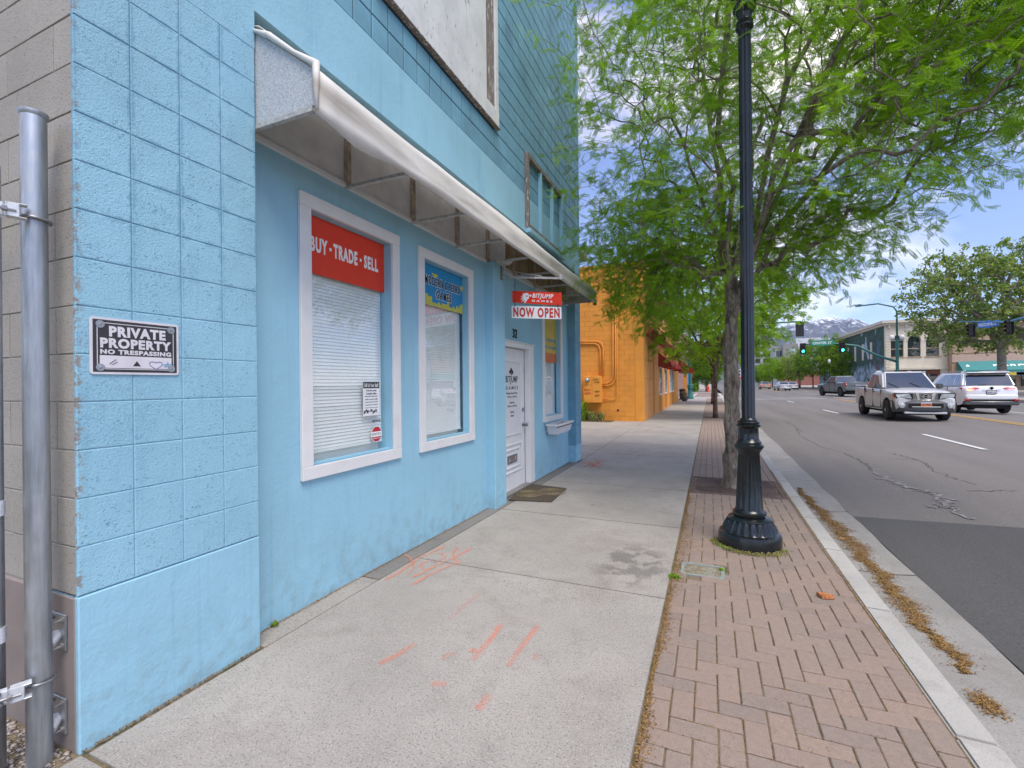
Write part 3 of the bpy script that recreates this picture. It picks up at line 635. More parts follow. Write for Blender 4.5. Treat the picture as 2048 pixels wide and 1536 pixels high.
# wall bodies
m = MB(); m.box((-8, BY0 + .012, -.2), (WX - .014, 1.9, BTOP)); m.build('wall', M['blue_joint'], blue)
m = MB()   # recessed shop-front wall with openings
OPEN = [(2.43, 3.325, .955, 2.765), (3.83, 4.74, .955, 2.765), (7.40, 8.31, .955, 2.765), (5.60, 6.70, -.2, 2.045)]
def wall_open(m, X, y0, y1, z0, z1, ops, depth):
    ys_ = sorted({y0, y1} | {a for o in ops for a in o[:2]}); zs_ = sorted({z0, z1} | {a for o in ops for a in o[2:]})
    for a, b in zip(ys_[:-1], ys_[1:]):
        for c, d in zip(zs_[:-1], zs_[1:]):
            cy, cz = (a+b)/2, (c+d)/2
            if any(o[0] < cy < o[1] and o[2] < cz < o[3] for o in ops): continue
            m.quad((X, a, c), (X, b, c), (X, b, d), (X, a, d))
    for (a, b, c, d) in ops:
        m.quad((X, a, c), (X, a, d), (X - depth, a, d), (X - depth, a, c)); m.quad((X, b, c), (X - depth, b, c), (X - depth, b, d), (X, b, d))
        m.quad((X, a, d), (X, b, d), (X - depth, b, d), (X - depth, a, d)); m.quad((X, a, c), (X - depth, a, c), (X - depth, b, c), (X, b, c))
wall_open(m, RX, 1.9, 8.85, -.2, 3.72, OPEN, .16)
m.build('wall', M['blue_stucco'], blue, fix=False)
m = MB(); m.box((PX - .2, 5.19, -.2), (PX, 5.53, 3.05)); m.build('pilaster', M['blue_stucco'], blue, bevel=.006)
m = MB(); m.box((-8, 8.85, -.2), (WX - .014, BY1 - .012, BTOP)); m.build('wall', M['shaded_blue_block'], blue)
m = MB(); m.box((-3.0, 1.9, 3.72), (WX, 8.85 + .38, 4.258)); m.build('fascia', M['blue_stucco'], blue)
m = MB(); m.box((-8, 1.9, 4.258), (WX - .009, 8.85, BTOP)); m.build('wall', M['blue_joint_dark'], blue)
m = MB(); m.box((-8, 2, BTOP - .3), (-2.9, 8.85, BTOP)); 
m = MB(); m.box((WX - .3, BY0, BTOP), (WX + .06, BY1, BTOP + .12)); m.build('parapet_cap', M['white_paint'], blue)
# foundations and pier blocks
MB().box((WX - .3, BY0, -.2), (WX + .002, 1.9, .646)).build('foundation', M['blue_stucco'], blue, bevel=.006)
MB().box((WX - .3, 8.846, -.2), (WX - .002, BY1 + .002, .30)).build('foundation', M['blue_stucco'], blue, bevel=.006)
bc = {}
def blk(y0, y1, z0, z1, mat, X, g=.003, d=.014, name='block', parent=blue, jit=0):
    key = (round(y1-y0, 3), round(z1-z0, 3), mat.name, d)
    if key not in bc: bc[key] = block_mesh(name, y1-y0-2*g, z1-z0-2*g, mat, d).mesh(name, mat, fix=False)
    o = link(name, bc[key], parent); o.location = (X + rnd.uniform(0, jit), (y0+y1)/2, (z0+z1)/2); return o
pc = [1.055, 1.265, 1.48, 1.692, 1.9]
for k in range(14):
    z0 = ZC[k]; z1 = min(ZC[k+1], 3.72) if k < 15 else ZC[k+1]
    z1 = ZC[k+1]
    for a, b in zip(pc[:-1], pc[1:]): blk(a, b, z0, z1, M['pier_block'], WX - .014, g=.0004, jit=.0010)
MB().box((WX - .2, BY0, ZC[14]), (WX, 1.9, BTOP)).build('wall', M['blue_block'], blue)
zf = .30; k = 0
while zf < 4.2:
    z1 = min(zf + .203, 4.258)
    for a, b in ((8.85, 9.05), (9.05, 9.24)): blk(a, b, zf, z1, M['shaded_blue_block'], WX - .016, g=.003)
    zf = z1
zf = .30
while zf < 3.0:
    q = block_mesh('block', .142, .198, None, .010, .004, '-Y').mesh('block', M['shaded_blue_block'], fix=False) if zf < .31 else q
    o = link('block', q, blue); o.location = (WX - .088, 8.851, zf + .1015); zf += .203
MB().box((-3.2, BY1 - .011, -.2), (WX - .001, BY1, BTOP)).build('end_wall', M['shaded_blue_block'], blue)
# upper scored wall
cand = []; PY = .2065
UW = (2.95, 5.27, 4.71, 7.6)
for i in range(int((BY1 - 1.9) / PY) + 1):
    y0 = 1.9 + i * PY; y1 = min(y0 + PY, BY1 - .002)
    if y1 - y0 < .03: continue
    for j in range(33):
        z0 = 4.258 + .203 * j; z1 = z0 + .203; cy, cz = (y0+y1)/2, (z0+z1)/2
        if UW[0]+.02 < cy < UW[1]-.02 and UW[2]+.02 < cz < UW[3]-.02: continue
        p = proj((WX, cy, cz)); q = proj((WX, y1, z1)); q0 = proj((WX, y0, z0))
        vis = 0 < p[0] < 2048 and -20 < p[1] < 1536 and p[2] > .1
        cand.append((-(abs(q[0]-q0[0]) * abs(q[1]-q0[1])) if vis else 0, y0, y1, z0, z1))
cand.sort(); rest = MB()
for n_, (s_, y0, y1, z0, z1) in enumerate(cand):
    if n_ < 236 and s_ < 0: blk(y0, y1, z0, z1, M['shaded_blue_block'], WX - .009, g=.0055, d=.008)
    else:
        q = block_mesh('x', y1-y0-.0110, z1-z0-.0110, None, .008); rest.add([(WX - .009 + a, (y0+y1)/2 + b, (z0+z1)/2 + c) for a, b, c in q.v], q.f)
tag(rest.build('block_field', M['shaded_blue_block'], blue, fix=False), kind='stuff')
# boarded window high on the wall
m = MB(); y0, y1, z0, z1 = UW; X = WX
m.box((X - .02, y0, z0), (X + .035, y1, z0 + .20)); m.box((X - .02, y0, z1 - .12), (X + .035, y1, z1)); m.box((X-.02, y0, z0+.20), (X + .03, y0 + .12, z1 - .12)); m.box((X-.02, y1 - .09, z0 + .20), (X + .03, y1, z1 - .12))
uw = m.build('boarded_window', M['peeled'], blue, bevel=.004)
MB().box((X - .06, y1 - .26, z0 + .201), (X + .012, y1 - .091, z1 - .12)).build('weathered_post', M['weathered'], uw)
yy = y0 + .12
for wd in (.85, .60, .48):
    MB().box((X - .05, yy, z0 + .201), (X - .001 - (.006 if wd == .6 else 0), min(yy + wd, y1 - .262) - .006, z1 - .12)).build('board', M['peeled'], uw); yy += wd
MB().box((X - .03, y0, z0 - .012), (X + .05, y1 + .005, z0 - .001)).build('sill_trim', M['weathered'], uw)
MB().box((-2.9, 9.242, 4.12), (-2.38, 9.72, 4.30)).build('eave_box', simple('grey_trim', (.40, .38, .36), .6), blue, bevel=.01)
# house number
ftext('32', .15, .13, (RX + .008, 6.13, 2.245), 'X', M['ink'], blue, bold=.004, space=1.2, ext=.006, name='house_number')

# shop windows
def window(y0, y1, sign_h, slat0=.99, part_blind=False):
    z0, z1 = .868, 2.86; X = RX; fw = .098
    m = MB(); m.box((X, y0, z0), (X + .028, y1, z0 + .09)); m.box((X, y0, z1 - .095), (X + .028, y1, z1))
    m.box((X, y0, z0 + .0905), (X + .026, y0 + fw, z1 - .0955)); m.box((X, y1 - fw, z0 + .0905), (X + .026, y1, z1 - .0955))
    f = m.build('window', M['white_paint'], blue, bevel=.003)
    ya, yb = y0 + fw + .002, y1 - fw - .002
    MB().box((X - .078, ya, .957), (X - .072, yb, 2.763)).build('pane', M['glass'], f)
    MB().box((X - .07, ya, .957), (X - .02, yb, .972)).build('sill', M['blue_stucco'], f)
    m = MB(); zb = slat0; ye = yb - .014
    while zb < 2.72:
        t = R(-76); dx, dz = .0125 * math.cos(t), .0125 * math.sin(t); xc = X - .108
        m.hexa([(xc - dx, ya, zb - dz), (xc + dx, ya, zb + dz), (xc + dx, ye, zb + dz), (xc - dx, ye, zb - dz), (xc - dx - .001, ya, zb - dz - .001), (xc + dx - .001, ya, zb + dz - .001), (xc + dx - .001, ye, zb + dz - .001), (xc - dx - .001, ye, zb - dz - .001)]); zb += .0262
    m.box((X - .12, ya, slat0 - .035), (X - .10, ye, slat0 - .015))
    tag(m.build('blind', M['blind'], f, fix=False), kind='stuff')
    MB().box((X - .17, ya - .05, .93), (X - .155, yb + .05, 2.80)).build('bounce_board', M['pale'], f)  # added pale board closing off the room, brightens the blinds
    m = MB(); m.box((X-.155, ya-.004, .957), (X-.079, ya, 2.763)); m.box((X-.155, yb, .957), (X-.079, yb+.004, 2.763)); m.box((X-.155, ya, 2.763), (X-.079, yb, 2.767)); m.box((X-.155, ya, .953), (X-.079, yb, .957)); m.build('jamb', M['pale'], f)
    return f, ya, yb
w1, a1, b1 = window(2.33, 3.43, .5, 1.06); w2, a2, b2 = window(3.73, 4.84, .5, 1.04); w3, a3, b3 = window(7.30, 8.41, .5, 1.0)
# door
dr = MB(); X = RX
dr.box((X - .05, 5.60, -.02), (X + .035, 5.665, 2.04)); dr.box((X - .05, 6.625, -.02), (X + .035, 6.70, 2.04)); dr.box((X - .05, 5.60, 2.0405), (X + .035, 6.70, 2.11)); dr.box((X + .0, 6.701, -.02), (X + .02, 6.86, 2.11)); dr.box((X, 5.60, 2.111), (X + .045, 6.87, 2.13))
door = dr.build('door', M['white_paint'], blue, bevel=.004)
LX = X - .055
m = MB(); m.box((LX - .04, 5.667, .0), (LX, 6.622, 2.035)); m.build('leaf', M['white_paint'], door)
def mould(y0, y1, z0, z1):
    m = MB(); t = .028
    for (a, b, c, d) in ((y0, y1, z0, z0+t), (y0, y1, z1-t, z1), (y0, y0+t, z0+t, z1-t), (y1-t, y1, z0+t, z1-t)): m.box((LX, a, c), (LX + .013, b, d))
    m.build('moulding', M['white_paint'], door, bevel=.005)
mould(5.80, 6.48, .78, 1.86); mould(5.80, 6.48, .24, .66); mould(5.87, 6.41, .31, .59)
MB().box((LX, 5.83, .81), (LX + .006, 6.45, 1.83)).build('glazing_film', simple('door_film', (.68, .68, .70), .25, var=.02), door)
m = MB(); m.box((LX, 5.95, .38), (LX + .010, 6.30, .50)); m.build('mail_slot', M['steel'], door, bevel=.003); MB().box((LX + .0105, 5.98, .41), (LX + .015, 6.27, .47)).build('mail_flap', M['weathered'], door)
m = MB(); m.bar((LX, 6.55, .90), (LX + .045, 6.55, .90), .016, 10); m.lathe([(.001, .04), (.022, .045), (.03, .06), (.026, .075), (.001, .082)], (LX, 6.55, .90), 14, axis='X'); m.bar((LX, 6.55, .90), (LX + .006, 6.55, .90), .032, 14); m.build('door_handle', M['steel'], door, smooth=True)
m = MB(); m.bar((LX, 6.55, 1.13), (LX + .02, 6.55, 1.13), .029, 14); m.build('deadbolt', M['steel'], door, smooth=True)
MB().box((X - .1, 5.60, -.03), (X + .05, 6.70, .005)).build('threshold', simple('threshold_metal', (.32, .30, .28), .5, .5), door)
FX = LX + .0065
lt = [('BITJUMP', .44, .125, 1.575), ('G A M E S', .44, .05, 1.465), ('Monday through Friday', .40, .036, 1.385), ('12:00 pm to 8:00 pm', .34, .032, 1.335), ('Saturday', .17, .036, 1.25), ('10:00 am to 8:00 pm', .34, .032, 1.20), ('Sunday', .14, .036, 1.115), ('Closed', .12, .032, 1.065)]
for s_, w_, h, z in lt: ftext(s_, w_, h, (FX, 6.13, z), 'X', M['ink'], door, bold=.02)
m = MB()
for dy, dz, r_ in ((-.045, 0, .03), (0, .03, .034), (.045, 0, .03), (.01, -.025, .02)): m.lathe([(r_, 0), (r_, .001)], (FX, 6.11 + dy, 1.69 + dz), 12, axis='X')
m.build('emblem', M['ink'], door)

# --- pilaster-side beige neighbour wall
bei = empty('neighbour_wall'); tag(bei, 'unpainted grey beige concrete block wall with mauve brown base beside the blue corner', 'wall')
BYF = 1.055
MB().box((-7, BYF + .008, .646), (WX - .016, BYF + .011 + .2, 8)).build('mortar_bed', M['mortar'], bei)
MB().box((-7, BYF - .004, -.2), (WX - .0145, BYF + .2, .646)).build('foundation', M['brown_paint'], bei, bevel=.01)
bcache = {}
for k in range(30):
    z0, z1 = ZC[k], ZC[k+1]; first = -2.79 if k % 2 == 0 else -2.587
    edges = [WX - .003, first] + [first - .406 * i for i in range(1, 4 if k % 2 else 4)]
    if z0 > 5.2: continue
    for b, a in zip(edges[:-1], edges[1:]):
        key = (round(b - a, 3),)
        if key not in bcache: bcache[key] = block_mesh('block', b - a - .006, .203 - .006, M['beige_block'], .006, .002, '-Y').mesh('block', M['beige_block'], fix=False)
        o = link('block', bcache[key], bei); o.location = ((a + b) / 2, BYF + .008 + rnd.uniform(-.001, .0015), (z0 + z1) / 2)
# ================================================================== THINGS ON THE BLUE FRONT
# private property sign on the near pier: corners (177,631) (356,651) (356,749) (179,749)
SX = WX + .006
pA, pB = onX(177, 631, SX), onX(356.5, 651, SX); pC = onX(179, 748, SX)
sy0, sy1, sz1, sz0 = pA.y + .003, pB.y, (pA.z + pB.z) / 2, pC.z
sgn = empty('warning_sign', (SX, (sy0+sy1)/2, (sz0+sz1)/2)); tag(sgn, 'black and white PRIVATE PROPERTY sign screwed to the near blue pier', 'sign')
def bx(y0, y1, z0, z1, x0, x1): m = MB(); m.box((x0, y0, z0), (x1, y1, z1)); return m
def child(m, name, mats, par, **k):      # geometry given in world coordinates, parent at its own place
    o = m.build(name, mats, None, **k); o.parent = par; o.matrix_parent_inverse = par.matrix_basis.inverted() if False else Matrix.Translation(-Vector(par.location)); return o
def fct(par, *a, **k): o = ftext(*a, None, **k); o.parent = par; o.matrix_parent_inverse = Matrix.Translation(-Vector(par.location)); return o
def ctext(par, *a, **k): o = text(*a, parent=None, **k); o.parent = par; o.matrix_parent_inverse = Matrix.Translation(-Vector(par.location)); return o
W_, H_ = sy1 - sy0, sz1 - sz0
m = MB(); m.prism([(a + (sy0+sy1)/2, b + (sz0+sz1)/2) for a, b in rrect(W_/2, H_/2, .012)], 'X', SX - .004, SX + .001); child(m, 'plate', M['sign_white'], sgn)
def frame(y0, y1, z0, z1, t, x0, x1):
    m = MB()
    for (a, b, c, d) in ((y0, y1, z0, z0+t), (y0, y1, z1-t, z1), (y0, y0+t, z0+t, z1-t), (y1-t, y1, z0+t, z1-t)): m.box((x0, a, c), (x1, b, d))
    return m
g = .010
child(bx(sy0+g, sy1-g, sz0+g, sz1-g, SX+.0011, SX+.0016), 'print_panel', M['sign_dark'], sgn)
child(frame(sy0+.024, sy1-.024, sz0+.022, sz1-.022, .003, SX+.0017, SX+.0021), 'border', M['sign_white'], sgn)
child(bx(sy0+.034, sy1-.034, sz0+.028, sz0 + .335 * H_, SX+.0017, SX+.0021), 'write_panel', M['sign_white'], sgn)
yc = (sy0+sy1)/2; k_ = W_ / .42
T_ = SX + .0024
fct(sgn, 'PRIVATE', .64 * W_, .19 * H_, (T_, yc + .004, sz1 - .235 * H_), 'X', M['sign_white'], bold=.05, space=1.15)
fct(sgn, 'PROPERTY', .80 * W_, .18 * H_, (T_, yc, sz1 - .445 * H_), 'X', M['sign_white'], bold=.05, space=1.15)
fct(sgn, 'NO TRESPASSING', .80 * W_, .085 * H_, (T_, yc, sz1 - .60 * H_), 'X', M['sign_white'], bold=.05, space=1.15)
m = MB(); hp = [(yc + .075 + .028 * math.sin(t) ** 3, sz0 + .047 + .018 * (math.cos(t) - .35 * math.cos(2*t) - .12 * math.cos(3*t))) for t in [2 * math.pi * i / 24 for i in range(25)]]
m.tube([(SX + .0026, a, b) for a, b in hp], .0013, 4); child(m, 'scribble', simple('blue_marker', (.03, .05, .30), .5), sgn)
m = MB(); m.tube([(SX + .0028, yc + .115, sz0 + .035), (SX + .0028, yc + .128, sz0 + .064), (SX + .0028, yc + .133, sz0 + .036)], .0012, 4); m.tube([(SX + .0028, yc + .105, sz0 + .05), (SX + .0028, yc + .155, sz0 + .052)], .0012, 4); m.tube([(SX + .0028, yc + .11, sz0 + .044), (SX + .0028, yc + .15, sz0 + .040)], .0012, 4); child(m, 'scribble', simple('cyan_marker', (.03, .25, .42), .5), sgn)
m = MB(); m.prism([(yc - .02, sz0 + .038), (yc + .012, sz0 + .038), (yc - .004, sz0 + .062)], 'X', SX + .0022, SX + .0026); m.tube([(SX + .0026, yc - .11, sz0 + .045), (SX + .0026, yc - .085, sz0 + .066)], .0016, 4); m.tube([(SX + .0026, yc - .1, sz0 + .042), (SX + .0026, yc - .08, sz0 + .055)], .0014, 4); child(m, 'mark', M['sign_dark'], sgn)
for a in (sy0 + .036, sy1 - .036):
    for b in (sz0 + .030, sz1 - .030):
        m = MB(); m.lathe([(.0165, 0), (.0165, .002), (.006, .0022), (.006, .004), (.001, .0055)], (SX + .002, a, b), 16, axis='X'); child(m, 'washer_screw', M['galv'], sgn, smooth=True)

# vinyl banners and papers on the glass (outside face of the pane)
GX = RX - .071
def banner(name, label, cat, y0, y1, z0, z1, mat, x=GX):
    t = empty(name, (x, (y0+y1)/2, (z0+z1)/2)); tag(t, label, cat); child(bx(y0, y1, z0, z1, x, x + .0015), 'backing', mat, t); return t
t = banner('window_banner', 'red BUY TRADE SELL banner across the top of the nearest window', 'banner', a1 + .001, b1 - .001, 2.34, 2.762, M['red_vinyl'])
fct(t, 'BUY', .165, .112, (GX + .0025, 2.585, 2.557), 'X', M['white_vinyl'], bold=.045, space=1.2)
fct(t, 'TRADE', .262, .112, (GX + .0025, 2.858, 2.557), 'X', M['white_vinyl'], bold=.045, space=1.2)
fct(t, 'SELL', .178, .112, (GX + .0025, 3.156, 2.557), 'X', M['white_vinyl'], bold=.045, space=1.2)
for y in (2.697, 3.028): child(bx(y - .010, y + .010, 2.545, 2.568, GX + .002, GX + .003), 'bullet', M['white_vinyl'], t)
t = banner('window_banner', 'blue MODERN AND RETRO GAMES banner with yellow stepped blocks on second window', 'banner', a2 + .001, b2 - .001, 2.34, 2.762, M['blue_vinyl'])
m = MB(); nC = 24; cw = (b2 - a2 - .002) / nC; hts = [9, 8, 8, 6, 6, 5, 5, 2, 2, 2, 3, 2, 3, 3, 3, 6, 2, 2, 3, 2, 4, 3, 5, 6]
for i in range(nC):
    for j in range(hts[i] if i != 0 else 12):
        m.box((GX + .0016, a2 + .001 + i * cw + .0015, 2.3415 + j * .0190), (GX + .0022, a2 + .001 + (i+1) * cw - .0015, 2.3415 + (j+1) * .0190 - .002))
for (i, j) in ((7, 17), (8, 17), (9, 17), (8, 16), (23, 14), (22, 15), (23, 15), (23, 16), (15, 8), (14, 7)):
    m.box((GX + .0016, a2 + .001 + i * cw, 2.3415 + j * .0190), (GX + .0022, a2 + .001 + (i+1) * cw, 2.3415 + (j+1) * .0190))
child(m, 'pattern', M['yellow_vinyl'], t, fix=False)
for s_, yy, zz, ww in (('MODERN & RETRO', 4.325, 2.60, .72), ('GAMES', 4.325, 2.475, .31)):
    fct(t, s_, ww + .012, .104, (GX + .0026, yy, zz), 'X', M['white_vinyl'], bold=.06, space=1.35)
    fct(t, s_, ww, .092, (GX + .0036, yy, zz), 'X', M['ink'], bold=.03, space=1.35)
M['orange_vinyl'] = simple('orange_vinyl', (.62, .14, .02), .45); M['amber'] = simple('amber_vinyl', (.60, .42, .04), .45)
t = banner('window_banner', 'yellow to orange banner in the far window beyond the door', 'banner', a3 + .001, b3 - .001, 1.90, 2.735, M['orange_vinyl'])
child(bx(a3 + .002, b3 - .002, 2.07, 2.733, GX + .0016, GX + .002), 'upper_band', M['amber'], t)
fct(t, 'XBOX - PLAYSTATION', .82, .06, (GX + .003, (a3+b3)/2, 2.30), 'X', M['blue_vinyl'], bold=.03)
fct(t, 'NINTENDO - SEGA & MORE', .84, .055, (GX + .003, (a3+b3)/2, 2.17), 'X', M['blue_vinyl'], bold=.03)
# paper notice: photo corners (725,763)-(759,865)
pA, pB = onX(725.5, 763, GX), onX(759, 826, GX)
ny0, ny1 = pA.y, pB.y; nz1 = pA.z; nz0 = pB.z - .015
t = banner('paper_notice', 'white Sell Us Your Stuff paper taped inside the nearest window', 'notice', ny0, ny1, nz0, nz1, M['white_vinyl'])
child(bx(ny0 + .003, ny1 - .003, nz1 - .058, nz1 - .003, GX + .0016, GX + .0019), 'title_band', M['sign_dark'], t)
yc = (ny0 + ny1) / 2; nw = ny1 - ny0
fct(t, 'Sell Us Your Stuff', nw * .84, .032, (GX + .0022, yc, nz1 - .031), 'X', M['white_vinyl'], bold=.02)
for i, (s_, h) in enumerate([('We Buy Games, Consoles,', .021), ('Controllers & More', .021), ('Bring any title or system, we pay', .014), ('cash or store credit', .014), ('Ask any associate for more details', .012), ('No appointment is ever needed here', .011), ('Come in and see us today', .011)]):
    fct(t, s_, nw * (.62 if i < 2 else .75), h * .8, (GX + .0022, yc, nz1 - .078 - .024 * i), 'X', M['ink'], bold=.01)
m = MB(); r9 = random.Random(3)
for i in range(16):
    a = ny0 + .012 + (nw - .024) * r9.random(); s_ = .008 + .012 * r9.random(); zz = nz0 + .012 + .03 * r9.random(); m.prism([(a - s_ * .6, zz), (a + s_ * .6, zz), (a + s_ * .4, zz + s_), (a - s_ * .3, zz + s_ * 1.2)], 'X', GX + .0016, GX + .0019 + i * .00002)
child(m, 'picture', M['sign_dark'], t)
# sticker strip and octagon
pA = onX(753, 842, GX); t = banner('small_sticker', 'tiny dark strip sticker above the red octagon sticker on nearest window', 'sticker', pA.y - .05, pA.y + .05, pA.z - .009, pA.z + .009, M['ink'])
ctext(t, 'we buy games', .016, (GX + .002, pA.y, pA.z), 'X', M['white_vinyl'], sx=.8, ext=.0002)
pA = onX(753, 868, GX); t = empty('alarm_sticker', tuple(pA)); tag(t, 'red octagon alarm company sticker low on the nearest window', 'sticker')
oc = lambda ry, rz_: [(pA.y + ry * math.cos(R(22.5 + 45 * k)), pA.z + rz_ * math.sin(R(22.5 + 45 * k))) for k in range(8)]
child(MB().prism(oc(.072, .072), 'X', GX, GX + .001), 'backing', M['white_vinyl'], t); child(MB().prism(oc(.067, .067), 'X', GX + .0011, GX + .0015), 'octagon', simple('sticker_red', (.45, .01, .03), .4), t)
child(bx(pA.y - .068, pA.y + .068, pA.z - .022, pA.z + .022, GX + .0016, GX + .002), 'band', M['white_vinyl'], t)
ctext(t, 'SONITROL', .030, (GX + .0024, pA.y, pA.z), 'X', M['ink'], sx=.85, ext=.0002); ctext(t, 'VERIFIED ALARM', .013, (GX + .002, pA.y, pA.z - .036), 'X', M['white_vinyl'], sx=.9, ext=.0002)

# awning
aw = empty('awning', (RX, 1.9, 3.05)); tag(aw, 'stained cream fabric awning on grey frames running along the shop front', 'awning')
AY0, AY1, AX = 1.905, 8.62, -1.965
m = MB(); n = 46; r5 = random.Random(5); rows = []
for i in range(n + 1):
    y = AY0 + (AY1 - AY0) * i / n; t_ = (y - AY0) / (AY1 - AY0)
    fold = .016 * math.sin(y * 2.3) + .010 * math.sin(y * 6.1 + 1)
    droop = -.055 * math.exp(-((y - 2.25) / .22) ** 2)
    zf = 3.262 + .012 * math.sin(y * 1.7)
    rows.append([(WX - .02, y, 3.66 - .02), (WX + .03, y, 3.625), ((WX + AX) / 2 + .0, y, 3.47 - .02 + .015 * math.sin(y * 4)), (AX - .03, y, zf + .02), (AX, y, zf), (AX + .012 + fold * .5, y, 3.20), (AX + .004 - fold, y, 3.12), (AX + .018 + fold, y, 3.06), (AX + .01, y, 3.012 + droop + .006 * r5.random()), (AX - .006, y, 3.02 + droop)])
k = len(rows[0]); m.add([p for r_ in rows for p in r_], [(i*k + j, i*k + j + 1, (i+1)*k + j + 1, (i+1)*k + j) for i in range(n) for j in range(k - 1)])
cv = child(m, 'cover', M['fabric'], aw, smooth='all', fix=False)
md = cv.modifiers.new('thickness', 'SOLIDIFY'); md.thickness = .006; md.offset = -1
m = MB()   # rolled seam on the near end
m.tube([(WX, AY0 - .004, 3.60), (WX + .12, AY0 - .008, 3.535), (-2.12, AY0 - .004, 3.385), (AX + .01, AY0 - .006, 3.275), (AX + .006, AY0 - .004, 3.13), (AX + .016, AY0 - .008, 3.03)], [.012, .020, .014, .022, .018, .008], 8); child(m, 'seam', M['fabric'], aw, smooth='all')
child(MB().prism([(RX + .002, 3.06), (AX - .01, 3.06), (AX - .01, 3.25), (WX, 3.60), (RX + .002, 3.66)], 'Y', AY0 + .004, AY0 + .012), 'end_panel', M['awn_side'], aw)
child(MB().prism([(RX + .002, 3.06), (AX - .01, 3.06), (AX - .01, 3.25), (WX, 3.60), (RX + .002, 3.66)], 'Y', AY1 - .012, AY1 - .004), 'end_panel', M['fabric'], aw)
child(MB().box((RX + .001, AY0 + .013, 3.075), (RX + .012, 8.848, 3.71)), 'lining', M['awn_in'], aw)
child(MB().box((RX + .0125, 5.8, 3.12), (RX + .018, 8.6, 3.55)), 'lining', M['plywood'], aw)
m = MB(); m.box((RX, AY0, 3.045), (RX + .03, 5.188, 3.075)); child(m, 'trim', M['white_paint'], aw); m = MB(); m.box((RX, 5.532, 3.045), (RX + .03, 8.849, 3.075)); child(m, 'trim', M['white_paint'], aw)
m = MB(); m.box((AX - .03, AY0 + .012, 3.035), (AX - .012, AY1 - .012, 3.06)); child(m, 'front_rail', M['awn_rib'], aw)
M['arm'] = simple('awning_arm', (.42, .41, .39), .7, var=.3, scale=30)
child(MB().box((RX + .03, AY0 - .001, 3.03), (AX - .03, AY0 + .003 + .024, 3.058)), 'arm', M['arm'], aw)
ys_arm = [2.78, 3.63, 4.46, 5.22, 6.05, 6.9, 7.75, 8.55]
for y in ys_arm:
    child(MB().box((RX + .013 + (.13 if 5.1 < y < 5.6 else 0), y - .014, 3.035), (AX - .031, y + .014, 3.058)), 'arm', M['arm'], aw)
    child(MB().box((RX + .019, y - .018, 3.06), (RX + .05, y + .018, 3.60)), 'rib', M['awn_rib'], aw)
    m = MB(); m.bar((RX + .05, y, 3.62), (AX - .035, y, 3.235), .010, 6); child(m, 'rafter', M['awn_rib'], aw)
child(MB().box((AX - .04, AY1 - .03, 2.985), (AX + .015, AY1 + .005, 3.04)), 'end_cap', M['black'], aw, bevel=.006)
m = MB(); m.lathe([(.001, 3.03), (.05, 3.035), (.085, 3.06), (.09, 3.075)], (PX + .1, 5.36, 0), 20); child(m, 'lamp_dome', M['arm'], aw, smooth='all')

# hanging sign
hs = empty('hanging_sign', (PX, 5.42, 2.85)); tag(hs, 'red and white NOW OPEN board hanging on chains from a bracket beside the door', 'sign')
child(MB().box((PX + .001, 5.40, 2.86), (PX + .014, 5.44, 3.03)), 'wall_plate', M['weathered'], hs)
tilt = -.105 / .66
def HX(x, z): return (x, 5.42, z + (x - PX) * tilt * .75)
m = MB(); m.hexa([(PX + .014, 5.408, 2.882), (-1.66, 5.408, 2.79), (-1.66, 5.432, 2.79), (PX + .014, 5.432, 2.882), (PX + .014, 5.408, 2.906), (-1.66, 5.408, 2.814), (-1.66, 5.432, 2.814), (PX + .014, 5.432, 2.906)]); child(m, 'bracket_arm', M['arm'], hs)
m = MB(); m.bar((PX + .014, 5.42, 2.99), (-1.9, 5.42, 2.85), .005, 5); child(m, 'brace', M['arm'], hs)
m = MB(); m.box((-1.675, 5.41, 2.79), (-1.645, 5.43, 2.85)); child(m, 'arm_tip', M['arm'], hs)
def board(x0, x1, zl1, zl0, zr1, zr0, mat, name):
    m = MB(); m.hexa([(x0, 5.414, zl0), (x1, 5.414, zr0), (x1, 5.422, zr0), (x0, 5.422, zl0), (x0, 5.414, zl1), (x1, 5.414, zr1), (x1, 5.422, zr1), (x0, 5.422, zl1)]); return child(m, name, mat, hs)
board(-2.305, -1.652, 2.706, 2.558, 2.625, 2.468, M['red_vinyl'], 'upper_board'); board(-2.315, -1.658, 2.516, 2.360, 2.451, 2.303, M['white_vinyl'], 'lower_board')
def slant(o, x0, z0, dz):      # shear lettering to follow the hanging boards
    for v in o.data.vertices: v.co.z += (v.co.x - x0) * dz
M['red_text'] = simple('red_text', (.55, .045, .025), .5)
slant(fct(hs, 'NOW OPEN', .615, .122, (-1.985, 5.4125, 2.407), '-Y', M['red_text'], bold=.04, space=1.2), -1.985, 0, -.092)
slant(fct(hs, 'BITJUMP', .275, .072, (-1.895, 5.4125, 2.608), '-Y', M['white_vinyl'], bold=.025, space=1.12, shear=.25), -1.985, 0, -.128)
slant(fct(hs, 'G A M E S', .27, .024, (-1.905, 5.4125, 2.552), '-Y', M['white_vinyl'], bold=.04), -1.985, 0, -.128)
m = MB(); ex, ez = -2.125, 2.612
m.prism([(ex - .035, ez + .045), (ex + .025, ez + .05), (ex + .045, ez + .03), (ex + .048, ez - .02), (ex + .03, ez - .03), (ex + .0, ez - .075), (ex - .02, ez - .07), (ex - .005, ez - .035), (ex - .06, ez - .062), (ex - .022, ez - .02), (ex - .07, ez - .03), (ex - .03, ez + .005), (ex - .068, ez + .005), (ex - .03, ez + .025)], 'Y', 5.4118, 5.4135)
m.lathe([(.014, 0), (.014, .0015)], (ex + .068, 5.412, ez + .012), 12, axis='Y'); child(m, 'emblem', M['white_vinyl'], hs)
